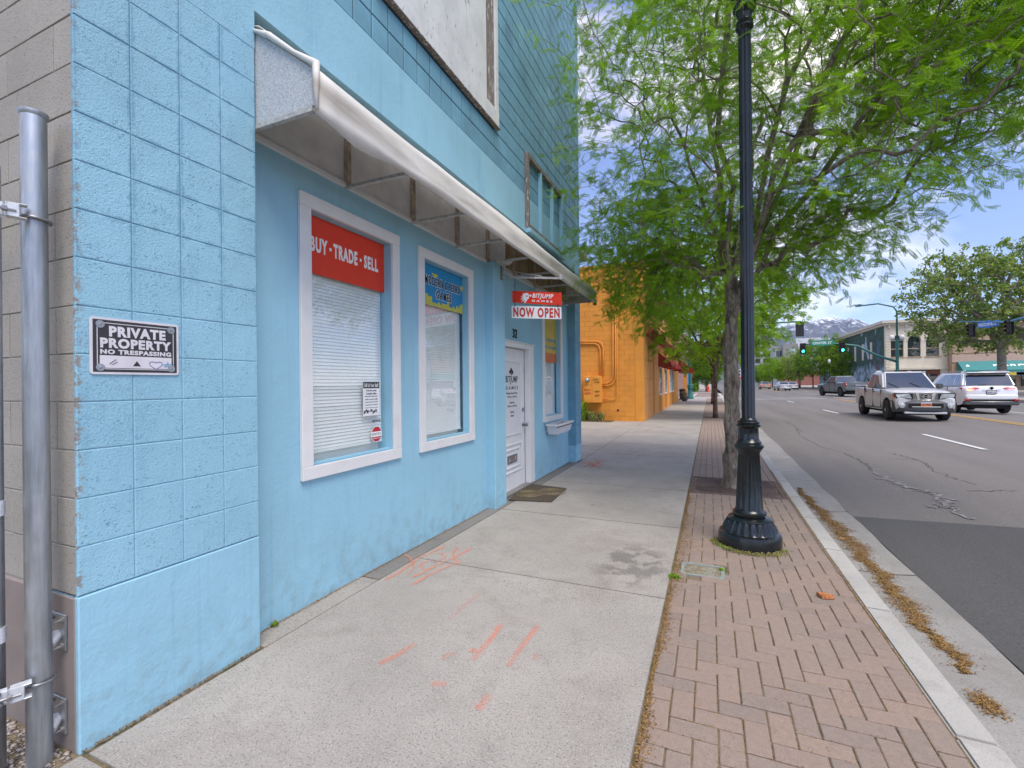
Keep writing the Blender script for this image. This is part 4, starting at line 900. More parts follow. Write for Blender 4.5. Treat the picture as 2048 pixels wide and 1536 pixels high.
m = MB(); m.lathe([(.010, 0), (.010, .001)], (ex + .022, 5.4105, ez + .008), 12, axis='Y'); child(m, 'emblem_dot', M['red_text'], hs)
def chain(x, z1, z0):
    m = MB(); z = z1; i = 0
    while z > z0:
        a = (.004, 0) if i % 2 else (0, .004); m.tube([(x - a[0], 5.412 - a[1], z), (x - a[0], 5.412 - a[1], z - .014), (x + a[0], 5.412 + a[1], z - .014), (x + a[0], 5.412 + a[1], z), (x - a[0], 5.412 - a[1], z)], .0017, 4); z -= .013; i += 1
    child(m, 'chain', M['black'], hs, fix=False)
chain(-2.265, 2.86, 2.69); chain(-1.70, 2.80, 2.62); chain(-2.27, 2.585, 2.50); chain(-1.70, 2.50, 2.42)

# timber frame screwed to the upper wall
fr = empty('timber_frame', (WX, 6.21, 3.76)); tag(fr, 'empty blue painted timber frame with three bays fixed on the upper wall', 'frame')
fy0, fy1, fz0, fz1 = 6.20, 7.92, 3.76, 4.86
for (a, b, c, d, mt) in ((fy0, fy0 + .07, fz0, fz1, 'weathered'), (fy1 - .07, fy1, fz0, fz1, 'blue_stucco'), (6.76, 6.82, fz0 + .07, fz1 - .07, 'blue_stucco'), (7.33, 7.39, fz0 + .07, fz1 - .07, 'blue_stucco')): child(bx(a, b, c, d, WX + .0005, WX + .055), 'upright', M[mt], fr, bevel=.004)
for (c, d, mt, dp) in ((fz0, fz0 + .07, 'weathered', .06), (fz1 - .07, fz1, 'weathered', .06), (fz0 - .06, fz0 - .001, 'blue_stucco', .09)): child(bx(fy0 + (.071 if dp == .06 else 0), fy1 - (.071 if dp == .06 else 0), c, d, WX + .0005, WX + dp), 'rail', M[mt], fr, bevel=.004)

# window planter box
pl = empty('planter_box', (RX, 7.86, .80)); tag(pl, 'white plastic planter box hung below the far window', 'planter')
y0, y1, zt, zb = 7.38, 8.36, .835, .66
m = MB(); o_ = [(RX + .03, y0, zt), (RX + .24, y0 + .0, zt), (RX + .24, y1, zt), (RX + .03, y1, zt)]; i_ = [(RX + .05, y0 + .03, zt), (RX + .22, y0 + .03, zt), (RX + .22, y1 - .03, zt), (RX + .05, y1 - .03, zt)]
b_ = [(RX + .05, y0 + .07, zb), (RX + .19, y0 + .07, zb), (RX + .19, y1 - .07, zb), (RX + .05, y1 - .07, zb)]; lo = [(x, y, zt - .03) for x, y, z in o_]; l2 = [(RX + .045, y0 + .02, zt - .031), (RX + .22, y0 + .02, zt - .031), (RX + .22, y1 - .02, zt - .031), (RX + .045, y1 - .02, zt - .031)]; ib = [(x, y, zt - .05) for x, y, z in i_]
m.add(o_ + i_ + lo + l2 + b_ + ib, [(0,1,5,4),(1,2,6,5),(2,3,7,6),(3,0,4,7)] + [(k, 8+k, 8+(k+1)%4, (k+1)%4) for k in range(4)] + [(8+k, 12+k, 12+(k+1)%4, 8+(k+1)%4) for k in range(4)] + [(12+k, 16+k, 16+(k+1)%4, 12+(k+1)%4) for k in range(4)] + [(16,17,18,19)] + [(4+k, 4+(k+1)%4, 20+(k+1)%4, 20+k) for k in range(4)])
child(m, 'box', M['white_paint'], pl); child(MB().box((RX + .05, y0 + .03, zt - .06), (RX + .22, y1 - .03, zt - .045)), 'soil', M['pit'], pl)
for y in (7.5, 8.24): child(MB().box((RX + .001, y - .015, zt - .15), (RX + .05, y + .015, zt - .0)), 'bracket', M['white_paint'], pl)
for y in (7.6, 7.9, 8.15): child(MB().box((RX + .165, y - .02, zb - .02), (RX + .185, y + .02, zb)), 'foot', M['white_paint'], pl)

# doormat
dm_ = MB(); c4 = [onZ(1017, 1000, -.02), onZ(1103, 1003.5, -.02), onZ(1133, 977, -.02), onZ(1060, 968, -.02)]
dz = gz(6) + .004
dm_.add([(p.x, p.y, dz) for p in c4] + [(p.x, p.y, dz + .012) for p in c4], [(0,3,2,1),(4,5,6,7),(0,1,5,4),(1,2,6,5),(2,3,7,6),(3,0,4,7)])
t = tag(dm_.build('doormat', M['mat']), 'worn dark brown doormat on the pavement before the white door', 'doormat')
c_ = sum((p for p in c4), Vector()) / 4; m = MB(); u_ = (c4[1] - c4[0]).normalized(); v_ = (c4[3] - c4[0]).normalized()
for r_ in (.06, .10, .14, .18, .22):
    for (ox, oy) in ((-.12, -.1), (.14, .12)):
        pts = [];
        for k in range(15): a = 2 * math.pi * k / 14; pts.append((c_.x + ox + r_ * math.cos(a) * .9, c_.y + oy + r_ * math.sin(a) * .9, dz + .013))
        m.tube(pts, .004, 4)
tag(m.build('pattern', M['dry'], t, fix=False), kind='stuff')

# ------------------------------------------------------------------ gate post, hinges, wall brackets at the left
GP = empty('gate_post'); tag(GP, 'tall galvanised steel gate post standing before the beige block wall', 'post')
pb, ptp = onZ(66, 1490, -.06), None
px_ = at(66, 1490, (EYE + .06) / ((1490 - 777.6) / F)); PR = .040 
# post axis: depth from its width (56 px wide at top -> dia .089)
Dp = 1.88; b0 = at(77, 1500, Dp); t0 = at(69, 228, Dp)
bx0, by0 = (b0.x + t0.x) / 2, (b0.y + t0.y) / 2
m = MB(); m.bar((bx0, by0, -.15), (bx0, by0, t0.z), .0405, 32, cap=True); m.build('tube', M['galv'], GP, smooth=True)
m = MB(); m.lathe([(.0412, t0.z - .014), (.0465, t0.z - .004), (.0465, t0.z + .004), (.040, t0.z + .003), (.038, t0.z - .02), (.001, t0.z - .02)], (bx0, by0, 0), 32); m.build('rim', M['galv'], GP, smooth=True)
def hinge(zc, label):
    t = empty('hinge', (bx0, by0, zc), parent=GP, rz=R(70))
    m = MB(); a = [R(-200 + 220 * k / 16) for k in range(17)]
    m.tube([(math.cos(q) * .049, math.sin(q) * .049, -.012 * (k / 16)) for k, q in enumerate(a)], .0065, 8); m.build('u_bolt', M['steel'], t, smooth='all')
    m = MB(); m.box((-.075, -.085, -.028), (-.071 + .03, -.081, .028)); m.box((-.075, -.085, .024), (-.02, -.045, .028)); m.box((-.075, -.085, -.028), (-.02, -.045, -.024)); m.box((-.079, -.085, -.028), (-.075, -.045, .028)); m.build('bracket', M['galv_white'], t, bevel=.002)
    m = MB(); m.hexa([(-.26, -.075, -.055), (-.078, -.07, -.03), (-.078, -.045, -.03), (-.26, -.05, -.055), (-.26, -.075, .03), (-.078, -.07, .028), (-.078, -.045, .028), (-.26, -.05, .03)]); m.build('strap', M['galv_white'], t, bevel=.008, seg=2)
    for dx, dz_ in ((-.115, .018), (-.108, -.022)): m = MB(); m.lathe([(.014, 0), (.013, -.004), (.007, -.009), (.001, -.010)], (dx, -.0745, dz_), 14, axis='Y'); m.build('rivet', M['steel'], t, smooth='all')
    m = MB(); m.bar((-.115, -.088, .0), (-.05, -.084, -.004), .0055, 8); m.bar((-.088, -.087, -.001), (-.074, -.086, -.002), .011, 6, cap=True); m.build('bolt', M['steel'], t, smooth=True)
zh1 = at(60, 428, Dp - .05).z; zh2 = at(60, 1372, Dp - .05).z
hinge(zh1, 'upper galvanised hinge clamped round the gate post by a U bolt'); hinge(zh2, 'lower galvanised hinge clamped round the gate post near the ground')
# gate frame tube just inside the left edge
gt = empty('gate'); tag(gt, 'edge of a galvanised tube gate at the far left of the frame', 'gate')
q0 = at(-2, 1500, Dp * .97); q1 = at(-18, 300, Dp * .97); m = MB(); m.tube([(q0.x, q0.y, .03), (q0.x, q0.y, 2.4)], .021, 16); m.build('frame_tube', M['galv'], gt, smooth='all')
m = MB(); m.tube([(q0.x, q0.y, 2.38), (q0.x - .8, q0.y + .05, 2.38)], .021, 12); m.build('frame_tube', M['galv'], gt, smooth='all')
for z in (1.05, .55): m = MB(); m.lathe([(.024, z - .03), (.024, z + .03)], (q0.x, q0.y, 0), 16); m.build('clamp', M['galv_white'], gt, smooth=True)
# wall brackets
for i, (cy_, lab) in enumerate([(1260, 'upper steel wall bracket bolted to the mauve wall base behind the post'), (1425, 'lower steel wall bracket bolted to the wall base near the ground')]):
    P0 = onY(121, cy_, BYF - .006); t = empty('wall_bracket', tuple(P0)); tag(t, lab, 'bracket', 'brackets holding the gate post to the wall')
    m = MB(); m.box((-.055, -.008, -.075), (.055, 0.0015, .075)); m.build('plate', M['galv'], t, bevel=.002)
    m = MB(); m.bar((-.0, -.008, -.012), (bx0 - P0.x, by0 - P0.y + .03, -.03), .021, 14); m.build('stub_tube', M['galv_white'], t, smooth=True)
    for dx in (-.038, .038):
        for dz_ in (-.055, .055):
            m = MB(); m.bar((dx, -.008, dz_), (dx, -.045, dz_), .0055, 8); m.bar((dx, -.008, dz_), (dx, -.018, dz_), .012, 6); m.build('bolt', M['steel'], t)

# ------------------------------------------------------------------ black lamp post
lp = empty('lamp_post', (.33, 4.92, gz(4.92))); tag(lp, 'tall black fluted cast iron lamp post standing on the brick strip', 'lamp post')
m = MB(); m.lathe([(.272, -.05), (.272, .10), (.262, .128), (.235, .14)], n=56); m.build('foot', M['lamp'], lp, smooth=True)
def fluted(prof, n, depth):
    vs = []; k = n * 6
    for (r_, z, f) in prof:
        for i in range(k):
            ph = (i % 6) / 6; cut = depth * f * max(0, math.sin(math.pi * ph)) ** .7 if 0 < ph else 0; t = 2 * math.pi * i / k; vs.append(((r_ - cut) * math.cos(t), (r_ - cut) * math.sin(t), z))
    m = MB(); fs = [(i*k + j, i*k + (j+1) % k, (i+1)*k + (j+1) % k, (i+1)*k + j) for i in range(len(prof) - 1) for j in range(k)]; return m.add(vs, fs)
fluted([(.236, .139, 0), (.236, .15, 1), (.225, .19, 1), (.198, .235, 1), (.188, .25, 1), (.186, .252, 0)], 24, .014).build('bell', M['lamp'], lp, smooth=True)
m = MB(); m.lathe([(.187, .25), (.185, .262), (.165, .272), (.148, .278), (.130, .285), (.130, .293), (.147, .30), (.147, .318), (.128, .33), (.120, .345)], n=40); m.build('ring', M['lamp'], lp, smooth=True)
fluted([(.118, .344, 0), (.117, .36, 1), (.093, .85, 1), (.092, .862, 0)], 16, .010).build('lower_column', M['lamp'], lp, smooth=True)
m = MB(); m.lathe([(.092, .86), (.098, .885), (.118, .915), (.128, .93), (.128, .945), (.108, .96), (.110, .975), (.100, .985), (.093, 1.0)], n=40); m.build('collar', M['lamp'], lp, smooth=True)
fluted([(.091, .999, 0), (.090, 1.01, 1), (.084, 1.10, 1), (.084, 1.112, 0)], 12, .008).build('drum', M['lamp'], lp, smooth=True)
m = MB(); m.lathe([(.085, 1.11), (.103, 1.125), (.106, 1.14), (.092, 1.15), (.098, 1.162), (.094, 1.172), (.075, 1.182), (.072, 1.195), (.060, 1.205)], n=40); m.build('collar', M['lamp'], lp, smooth=True)
fluted([(.0595, 1.204, 0), (.0592, 1.22, 1), (.054, 4.86, 1), (.054, 4.875, 0)], 12, .0075).build('shaft', M['lamp'], lp, smooth=True)
m = MB(); m.lathe([(.054, 4.87), (.066, 4.885), (.078, 4.90), (.078, 4.915), (.062, 4.93), (.070, 4.945), (.074, 4.955), (.060, 4.97), (.060, 5.0), (.066, 5.03), (.088, 5.06), (.100, 5.075), (.100, 5.09), (.090, 5.10), (.11, 5.16), (.125, 5.22), (.13, 5.24)], n=36); m.build('capital', M['lamp'], lp, smooth=True)
m = MB(); m.lathe([(.12, 5.24), (.19, 5.36), (.22, 5.50), (.20, 5.66), (.12, 5.80), (.05, 5.86)], n=32); m.build('globe', simple('frosted_globe', (.7, .7, .68), .3), lp, smooth='all')
m = MB(); m.lathe([(.12, 5.80), (.10, 5.87), (.03, 5.93), (.012, 6.05)], n=24); m.build('finial', M['lamp'], lp, smooth='all')
# crumpled scrap on the pavers and other litter
c0 = onZ(1649, 1192, 0.0)
m = MB(); r4 = random.Random(9); tri = [(-.045, .035), (.0, .045), (.055, .02), (.062, .0), (.02, -.035), (-.02, -.04), (-.035, -.005)]; n = len(tri)
vs = [(x, y, .006) for x, y in tri] + [(x * .92, y * .92, .022 + .004 * r4.random()) for x, y in tri]; inner = [(x * .5, y * .5, .018 + .008 * r4.random()) for x, y in tri]; vs += inner + [(0, 0, .02)]
m.add(vs, [(k, (k+1) % n, n + (k+1) % n, n + k) for k in range(n)] + [(n + k, n + (k+1) % n, 2*n + (k+1) % n, 2*n + k) for k in range(n)] + [(2*n + k, 2*n + (k+1) % n, 3*n) for k in range(n)] + [tuple(range(n))[::-1]])
o = m.build('food_scrap', simple('scrap', (.42, .15, .05), .8, var=.6, scale=60, bump=.9, bscale=90, bdist=.01)); o.location = (c0.x, c0.y, gz(c0.y)); tag(o, 'crumpled orange brown scrap of food lying on the brick pavers', 'scrap')
c0 = onZ(1684, 1072, 0.0); o = MB().bar((-.02, 0, .008), (.02, .002, .008), .004, 8).build('cigarette_butt', simple('cork', (.6, .25, .08), .8)); o.location = (c0.x, c0.y, gz(c0.y)); tag(o, 'tiny orange cigarette butt on the pavers right of the lamp foot', 'litter')

# ------------------------------------------------------------------ leaf litter, gravel, weeds
def flakes(n, fn, size, seed, thick=.3):
    g_ = np.random.default_rng(seed); P_ = np.array([fn(g_) for _ in range(n)]); a = g_.random(n) * 6.28; s_ = size * (.5 + g_.random(n)); b = g_.normal(0, thick, n); c = g_.normal(0, thick, n)
    ux = np.stack([np.cos(a), np.sin(a), b], 1) * s_[:, None]; vy = np.stack([-np.sin(a), np.cos(a), c], 1) * (s_ * .45)[:, None]
    V = np.stack([P_ - ux, P_ - vy, P_ + ux, P_ + vy], 1).reshape(-1, 3); return V, np.arange(4 * n).reshape(-1, 4)
M['litter'] = N('leaf_litter'); q = M['litter']; q.col(q.mix(q.ramp(q.noise(90, 3), .35, .65), (.12, .065, .018), (.36, .21, .07))).set(.9); M['litter'] = q.m
cx_l = [(3.45, 1.345, .02), (3.8, 1.345, .05), (4.4, 1.33, .085), (4.8, 1.36, .08), (5.2, 1.34, .055), (5.6, 1.355, .11), (6.2, 1.34, .11), (6.7, 1.33, .09), (7.4, 1.30, .06), (8.0, 1.28, .045), (8.6, 1.27, .02)]
def litter(g_):
    y = g_.uniform(3.45, 8.6); i = max(i for i in range(len(cx_l)) if cx_l[i][0] <= y); j = min(i + 1, len(cx_l) - 1); t_ = (y - cx_l[i][0]) / max(1e-6, cx_l[j][0] - cx_l[i][0]); cx = cx_l[i][1] + (cx_l[j][1] - cx_l[i][1]) * t_ + .02 * math.sin(y * 9) + .012 * math.sin(y * 23); wd = cx_l[i][2] + (cx_l[j][2] - cx_l[i][2]) * t_
    wd *= 1.15 * (.8 + .35 * math.sin(y * 14) * math.sin(y * 5.3)); o_ = g_.normal(0, .52) if g_.random() < .93 else g_.normal(0, 1.5); x = cx + o_ * wd + .012 * math.sin(y * 60); return (x, y, gz(y) - .158 + .008 * max(0, 1 - o_ * o_) * g_.random() + .002)
V, Q = flakes(26000, litter, .0065, 1); tag(link('leaf_litter', fast_mesh('leaf_litter', V, Q, M['litter'])), 'brown drift of fallen seed husks along the gutter', 'litter', kind='stuff')
c0 = onZ(1975, 1408, -.16)
V, Q = flakes(900, lambda g_: (c0.x + g_.normal(0, .028) , c0.y + g_.normal(0, .05), gz(c0.y) - .157 + .008 * g_.random()), .0065, 2); tag(link('leaf_litter', fast_mesh('leaf_litter', V, Q, M['litter'])), 'small clump of husks at the near end of the gutter', 'litter', kind='stuff')
def edge(g_):
    y = 1.2 + 6 * g_.random() ** 1.2; w_ = .018 + .05 * math.exp(-((y - 4.6) / 1.0) ** 2) + .012 * math.sin(y * 7); return (SW1 + .004 + abs(g_.normal(0, 1)) * w_, y, gz(y) + .001 + .004 * g_.random())
V, Q = flakes(9000, edge, .005, 3); tag(link('joint_litter', fast_mesh('joint_litter', V, Q, M['litter'])), 'fine brown seed litter along the pavement and brick edge', 'litter', kind='stuff')
def joints(g_):
    k = int(g_.integers(0, 12)); y = Y0p + round((g_.random() * 5.6) / C) * C; return (X0 + k * C + g_.normal(0, .004), y + g_.normal(0, .03), gz(y) - .004 + .004 * g_.random()) if g_.random() < .5 else (X0 + k * C + g_.normal(0, .03), y + g_.normal(0, .004), gz(y) - .004 + .004 * g_.random())
V, Q = flakes(5000, lambda g_: (CB0 - .004 + g_.normal(0, .007), g_.uniform(1.2, 9), gz(4) + .002 + .004 * g_.random()), .0045, 14); tag(link('joint_litter', fast_mesh('joint_litter', V, Q, M['litter'])), 'fine litter along the joint between bricks and kerb', 'litter', kind='stuff')
V, Q = flakes(9000, joints, .0038, 4); tag(link('joint_litter', fast_mesh('joint_litter', V, Q, M['litter'])), 'seed litter caught in the joints between the bricks', 'litter', kind='stuff')
def wallbase(g_):
    y = g_.uniform(1.06, 9.2); X = WX if y < 1.9 or y > 8.85 else RX; return (X + .004 + abs(g_.normal(0, .012)), y, gz(y) + .002 + .006 * g_.random() - (.006 if X == RX else 0))
V, Q = flakes(7000, wallbase, .004, 5); tag(link('wall_base_litter', fast_mesh('wall_base_litter', V, Q, M['litter'])), 'thin line of brown litter along the foot of the blue wall', 'litter', kind='stuff')
V, Q = flakes(260, lambda g_: (g_.uniform(-2.3, .9), g_.uniform(1.3, 8), gz(4) + .005 + .002 * g_.random()), .007, 6); tag(link('scattered_litter', fast_mesh('scattered_litter', V, Q, M['litter'])), 'few scattered husks over the pavement', 'litter', kind='stuff')
def pebbles():
    g_ = np.random.default_rng(12); m = MB(); vs = []; fs = []
    base = [(0,0,1),(1,0,0),(0,1,0),(-1,0,0),(0,-1,0),(0,0,-1)]; fc = [(0,1,2),(0,2,3),(0,3,4),(0,4,1),(5,2,1),(5,3,2),(5,4,3),(5,1,4)]
    for _ in range(2600):
        x, y = g_.uniform(-3.1, -2.44), g_.uniform(.4, 1.04); s_ = .004 + .012 * g_.random() ** 2; a = g_.random() * 6.28
        q = [(x + s_ * (1 + .4*g_.random()) * (b[0] * math.cos(a) - b[1] * math.sin(a)), y + s_ * (b[0] * math.sin(a) + b[1] * math.cos(a)), -.005 + s_ * .5 * b[2]) for b in base]; m.add(q, fc)
    return m
PM = N('pebble'); PM.col(PM.mix(PM.ramp(PM.noise(45, 1), .35, .65), (.12, .10, .09), (.48, .42, .36))).set(.8)
o = pebbles().build('gravel', PM.m, fix=False, smooth='all'); tag(o, 'loose pebbles at the foot of the gate post', 'gravel', kind='stuff')
def tuft(name, label, c, n, h, spread, mats, seed, cat='weed', wd=.006):
    g_ = np.random.default_rng(seed); m = MB()
    for i in range(n):
        a = g_.random() * 6.28; r_ = spread * math.sqrt(g_.random()); x, y = c[0] + r_ * math.cos(a), c[1] + r_ * math.sin(a) * .8; hh = h * (.4 + .7 * g_.random()); d = g_.random() * 6.28; l_ = hh * (.3 + .5 * g_.random()); w2 = wd * (.6 + .8 * g_.random())
        p = [(x, y, c[2]), (x + l_ * .35 * math.cos(d), y + l_ * .35 * math.sin(d), c[2] + hh * .65), (x + l_ * math.cos(d), y + l_ * math.sin(d), c[2] + hh)]; nx, ny = -math.sin(d) * w2, math.cos(d) * w2
        m.mi = int(g_.integers(0, len(mats))); m.add([(p[0][0]-nx, p[0][1]-ny, p[0][2]), (p[0][0]+nx, p[0][1]+ny, p[0][2]), (p[1][0]+nx, p[1][1]+ny, p[1][2]), (p[1][0]-nx, p[1][1]-ny, p[1][2]), p[2]], [(0,1,2,3), (3,2,4)])
    o = m.build(name, mats, fix=False); return tag(o, label, cat)
WM = [M['leaf'], M['leaf_olive'], M['dry']]
def ringt(n, a0, a1, seed):
    m = MB(); g_ = np.random.default_rng(seed)
    for i in range(n):
        a = R(g_.uniform(a0, a1)); r_ = .275 + abs(g_.normal(0, .03)); x, y = .33 + r_ * math.cos(a), 4.92 + r_ * math.sin(a); d = g_.random() * 6.28; l_ = .02 + .03 * g_.random(); h_ = .008 + .02 * g_.random(); nx, ny = -math.sin(d) * .005, math.cos(d) * .005; z = gz(y)
        m.mi = int(g_.integers(0, 4)); m.add([(x, y, z), (x + l_ * .5 * math.cos(d) + nx, y + l_ * .5 * math.sin(d) + ny, z + h_), (x + l_ * math.cos(d), y + l_ * math.sin(d), z + h_ * .6), (x + l_ * .5 * math.cos(d) - nx, y + l_ * .5 * math.sin(d) - ny, z + h_)], [(0,1,2,3)])
    return m
tag(ringt(420, 170, 350, 8).build('weed', [M['leaf'], M['dry'], M['litter'], M['leaf_olive']], fix=False), 'small weeds and dry husks round the foot of the lamp post', 'weed', kind='stuff')
p = onZ(1350, 1152, 0); tuft('weed', 'tiny green weed at the left edge of the utility lid', (p.x, p.y, gz(p.y)), 40, .03, .05, [M['leaf']], 21)
p = onZ(1445, 1137, 0); tuft('weed', 'tiny green weed at the right edge of the utility lid', (p.x, p.y, gz(p.y)), 26, .025, .035, [M['leaf']], 22)
p = onX(548, 1250, RX + .02); tuft('weed', 'tiny weed growing at the foot of the blue wall after the near pier', (RX + .02, p.y, 0), 22, .03, .03, [M['leaf'], M['litter']], 23)
p = onZ(88, 1452, -.03); tuft('dry_twigs', 'small reddish dry twigs between gate post and blue corner', (p.x + .02, p.y + .05, -.03), 50, .07, .05, [M['rust'], M['dry']], 24, cat='twigs', wd=.0025)
# ================================================================== ORANGE BUILDING
OX, OY, OZ = -2.40, 18.66, 6.30
ob = empty('orange_building'); tag(ob, 'orange painted block building with red window awnings beyond the alley', 'building')
m = MB(); m.box((-14, OY + .012, -.3), (OX - .012, 40, OZ - .1)); m.build('wall', M['orange_joint'], ob)
MB().box((-2.72, OY, -.2), (OX, OY + .3, OZ - .1)).build('corner_pier', M['orange'], ob, bevel=.01)
k = 0; z = -.02; bco = {}
while z < OZ - .12:
    z1 = min(z + .2033, OZ - .1); x1 = -2.722; x = x1 - (.4 if k % 2 else .2)
    while x1 > -5.6:
        key = (round(x1 - x, 2), round(z1 - z, 2))
        if key not in bco: bco[key] = block_mesh('block', x1 - x - .007, z1 - z - .006, M['orange_block'], .012, .003, '-Y').mesh('block', M['orange_block'], fix=False)
        o = link('block', bco[key], ob); o.location = ((x + x1)/2, OY + .012 + rnd.uniform(0, .002), (z + z1)/2); x1 = x; x = x1 - .4
    z = z1; k += 1
MB().box((-14, OY - .03, OZ - .1), (OX + .03, 40.03, OZ)).build('parapet_cap', M['orange'], ob)
# street front, grooved peach panels
GRV = [-.2, .99, 1.69, 2.45, 3.40]
for a, b in zip(GRV[:-1], GRV[1:]):
    for (c, d) in ((OY + .31, 21.9), (22.6, 24.2)): MB().box((OX - .1, c, a + .012), (OX - .001, d, b - .012)).build('panel', M['peach'], ob)
MB().box((OX - .1, OY + .301, 3.41), (OX - .001, 40, OZ - .1)).build('panel', M['peach'], ob)
MB().box((OX - .30, 21.9, 0), (OX - .18, 22.6, 2.45)).build('side_door', M['maroon'], ob)
WO = [(24.5, 26.1), (27.7, 29.2), (31.4, 32.7), (33.2, 35.0)]
yy = 24.2
for i, (a, b) in enumerate(WO):
    MB().box((OX - .1, yy + .001, -.2), (OX, a, 3.4)).build('wall_pier', M['orange'], ob)
    MB().box((OX - .1, a + .001, -.2), (OX - .03, b - .001, .86)).build('base_panel', M['maroon'], ob)
    m = MB()
    for (c, d, e, f) in ((a, b, .87, .95), (a, b, 2.26, 2.34), (a, a + .08, .951, 2.259), (b - .08, b, .951, 2.259), (a, b, 1.58, 1.62)): m.box((OX - .08, c + .002, e), (OX + .03, d - .002, f))
    f = m.build('window', M['white_paint'], ob); MB().box((OX - .03, a + .08, .95), (OX - .01, b - .08, 2.26)).build('pane', M['far_glass'], f)
    yy = b
    m = MB(); m.add([(OX, a - .15, 2.30), (OX + .62, a - .15, 2.36), (OX + .62, a - .15, 2.52), (OX, a - .15, 3.05), (OX, b + .15, 2.30), (OX + .62, b + .15, 2.36), (OX + .62, b + .15, 2.52), (OX, b + .15, 3.05)], [(0,1,2,3), (7,6,5,4), (1,5,6,2), (2,6,7,3)]); q = m.build('window_awning', M['maroon'], ob)
MB().box((OX - .1, yy + .001, -.2), (OX, 40, 3.4)).build('wall_pier', M['orange'], ob)
m = MB(); m.prism([(OX, 3.45), (OX + .16, 3.50), (OX + .30, 3.66), (OX + .30, 3.72), (OX, 3.80)], 'Y', OY + .5, 40); m.build('cornice', M['maroon'], ob)
m = MB(); m.prism([(OX, 5.55), (OX + .14, 5.62), (OX + .28, 5.80), (OX + .28, 5.86), (OX, 5.95)], 'Y', OY + .5, 40); m.build('cornice', M['maroon'], ob)
m = MB(); P_ = [(OX + .01, 40.1, 2.30), (-1.1, 40.1, 2.30), (-1.12, 40.1, 2.45), (OX + .01, 40.1, 3.45)]; Q_ = [(x, y + 3.2, z) for x, y, z in P_]; m.add(P_ + Q_, [(0,1,2,3), (7,6,5,4), (0,4,5,1), (1,5,6,2), (2,6,7,3), (3,7,4,0)]); tag(m.build('entrance_canopy', M['maroon']), 'dark red sloping fabric canopy over the corner entrance of the orange building', 'canopy')
# conduits and meter box
WYc = OY - .05
def cond(pts, r_): m = MB(); m.tube([tuple(onY(x, y, WYc)) for x, y in pts], r_, 8); child(m, 'conduit', M['orange'], ob, smooth='all')
cond([(1150, 683), (1196, 683), (1203, 687), (1206, 695), (1206, 752)], .030); cond([(1150, 687.5), (1190, 687.5), (1197, 691), (1200, 699), (1200, 752)], .026)
cond([(1226, 540), (1226, 752), (1222, 762), (1214, 767), (1205, 768)], .026); cond([(1231, 540), (1231, 756), (1226, 767), (1217, 771), (1205, 771)], .026); cond([(1234, 537), (1234, 790), (1231, 798), (1225, 799), (1205, 799)], .018)
pa, pb2 = onY(1169, 752.5, WYc), onY(1205, 805, WYc)
mbx = empty('meter_box', (pa.x, OY, pb2.z)); tag(mbx, 'orange painted electric meter cabinet with graffiti on the alley side wall', 'meter box')
child(MB().box((pa.x, OY - .26, pb2.z), (pb2.x, OY - .001, pa.z)), 'cabinet', M['orange'], mbx, bevel=.01)
xm = pa.x + .36; child(MB().box((xm - .006, OY - .268, pb2.z + .02), (xm + .006, OY - .261, pa.z - .02)), 'seam', M['orange_joint'], mbx)
child(MB().box((pa.x + .01, OY - .268, pa.z - .36), (xm - .01, OY - .261, pa.z - .35)), 'seam', M['orange_joint'], mbx)
m = MB(); m.lathe([(.095, -.262), (.095, -.30), (.08, -.36), (.05, -.39), (.001, -.40)], (pa.x + .17, OY, pa.z - .16), 20, axis='Y'); child(m, 'meter', M['galv'], mbx, smooth='all')
M['red_ink'] = simple('red_ink', (.45, .03, .01), .6)
fct(mbx, 'BLO-', .26, .09, (pa.x + .18, OY - .27, pa.z - .55), '-Y', M['red_ink']); fct(mbx, 'LECH', .26, .09, (pa.x + .18, OY - .27, pa.z - .69), '-Y', M['red_ink'])
m = MB(); r3 = random.Random(2)
for (cx_, cz_, w_, n_) in ((xm + .17, pa.z - .14, .12, 9), (xm + .20, pa.z - .24, .11, 8), (xm + .2, pa.z - .62, .10, 12), (xm + .2, pa.z - .78, .09, 9)):
    m.tube([(cx_ - w_ + 2 * w_ * i / n_, OY - .270, cz_ + .035 * (1 if i % 2 else -1) * (.4 + r3.random())) for i in range(n_ + 1)], .006, 4)
child(m, 'graffiti', M['ink'], mbx, fix=False)
cond([(1196, 806), (1196, 822), (1182, 826), (1160, 827)], .02)
for i, (px_, py_, n_, h_, sp, lb) in enumerate([(1165, 838, 260, .95, .35, 'tall leafy weeds growing between blue corner and orange wall'), (1182, 836, 260, .45, .35, 'green grass tuft beneath the meter cabinet'), (1203, 838, 200, .42, .35, 'yellowing dry grass tuft right of the meter cabinet')]):
    p = onZ(px_, py_, 0); tuft('weed', lb, (p.x, min(p.y, OY - .35), 0), n_, h_, sp, [WM[0], WM[1]] if i < 2 else [WM[2], WM[1]], 40 + i, wd=.018)
V, Q = flakes(3500, lambda g_: (g_.uniform(-5.0, -3.55), OY - .35 + g_.normal(0, .16), .004 + .03 * g_.random()), .022, 44); tag(link('mulch', fast_mesh('mulch', V, Q, M['litter'])), 'dead leaves gathered along the foot of the orange side wall', 'mulch', kind='stuff')
m = MB(); pv = onY(1236, 820.5, OY); m.lathe([(.045, -.01), (.03, -.02), (.001, -.012)], (pv.x, OY, pv.z), 14, axis='Y'); m.build('vent_pipe', M['black'], ob)

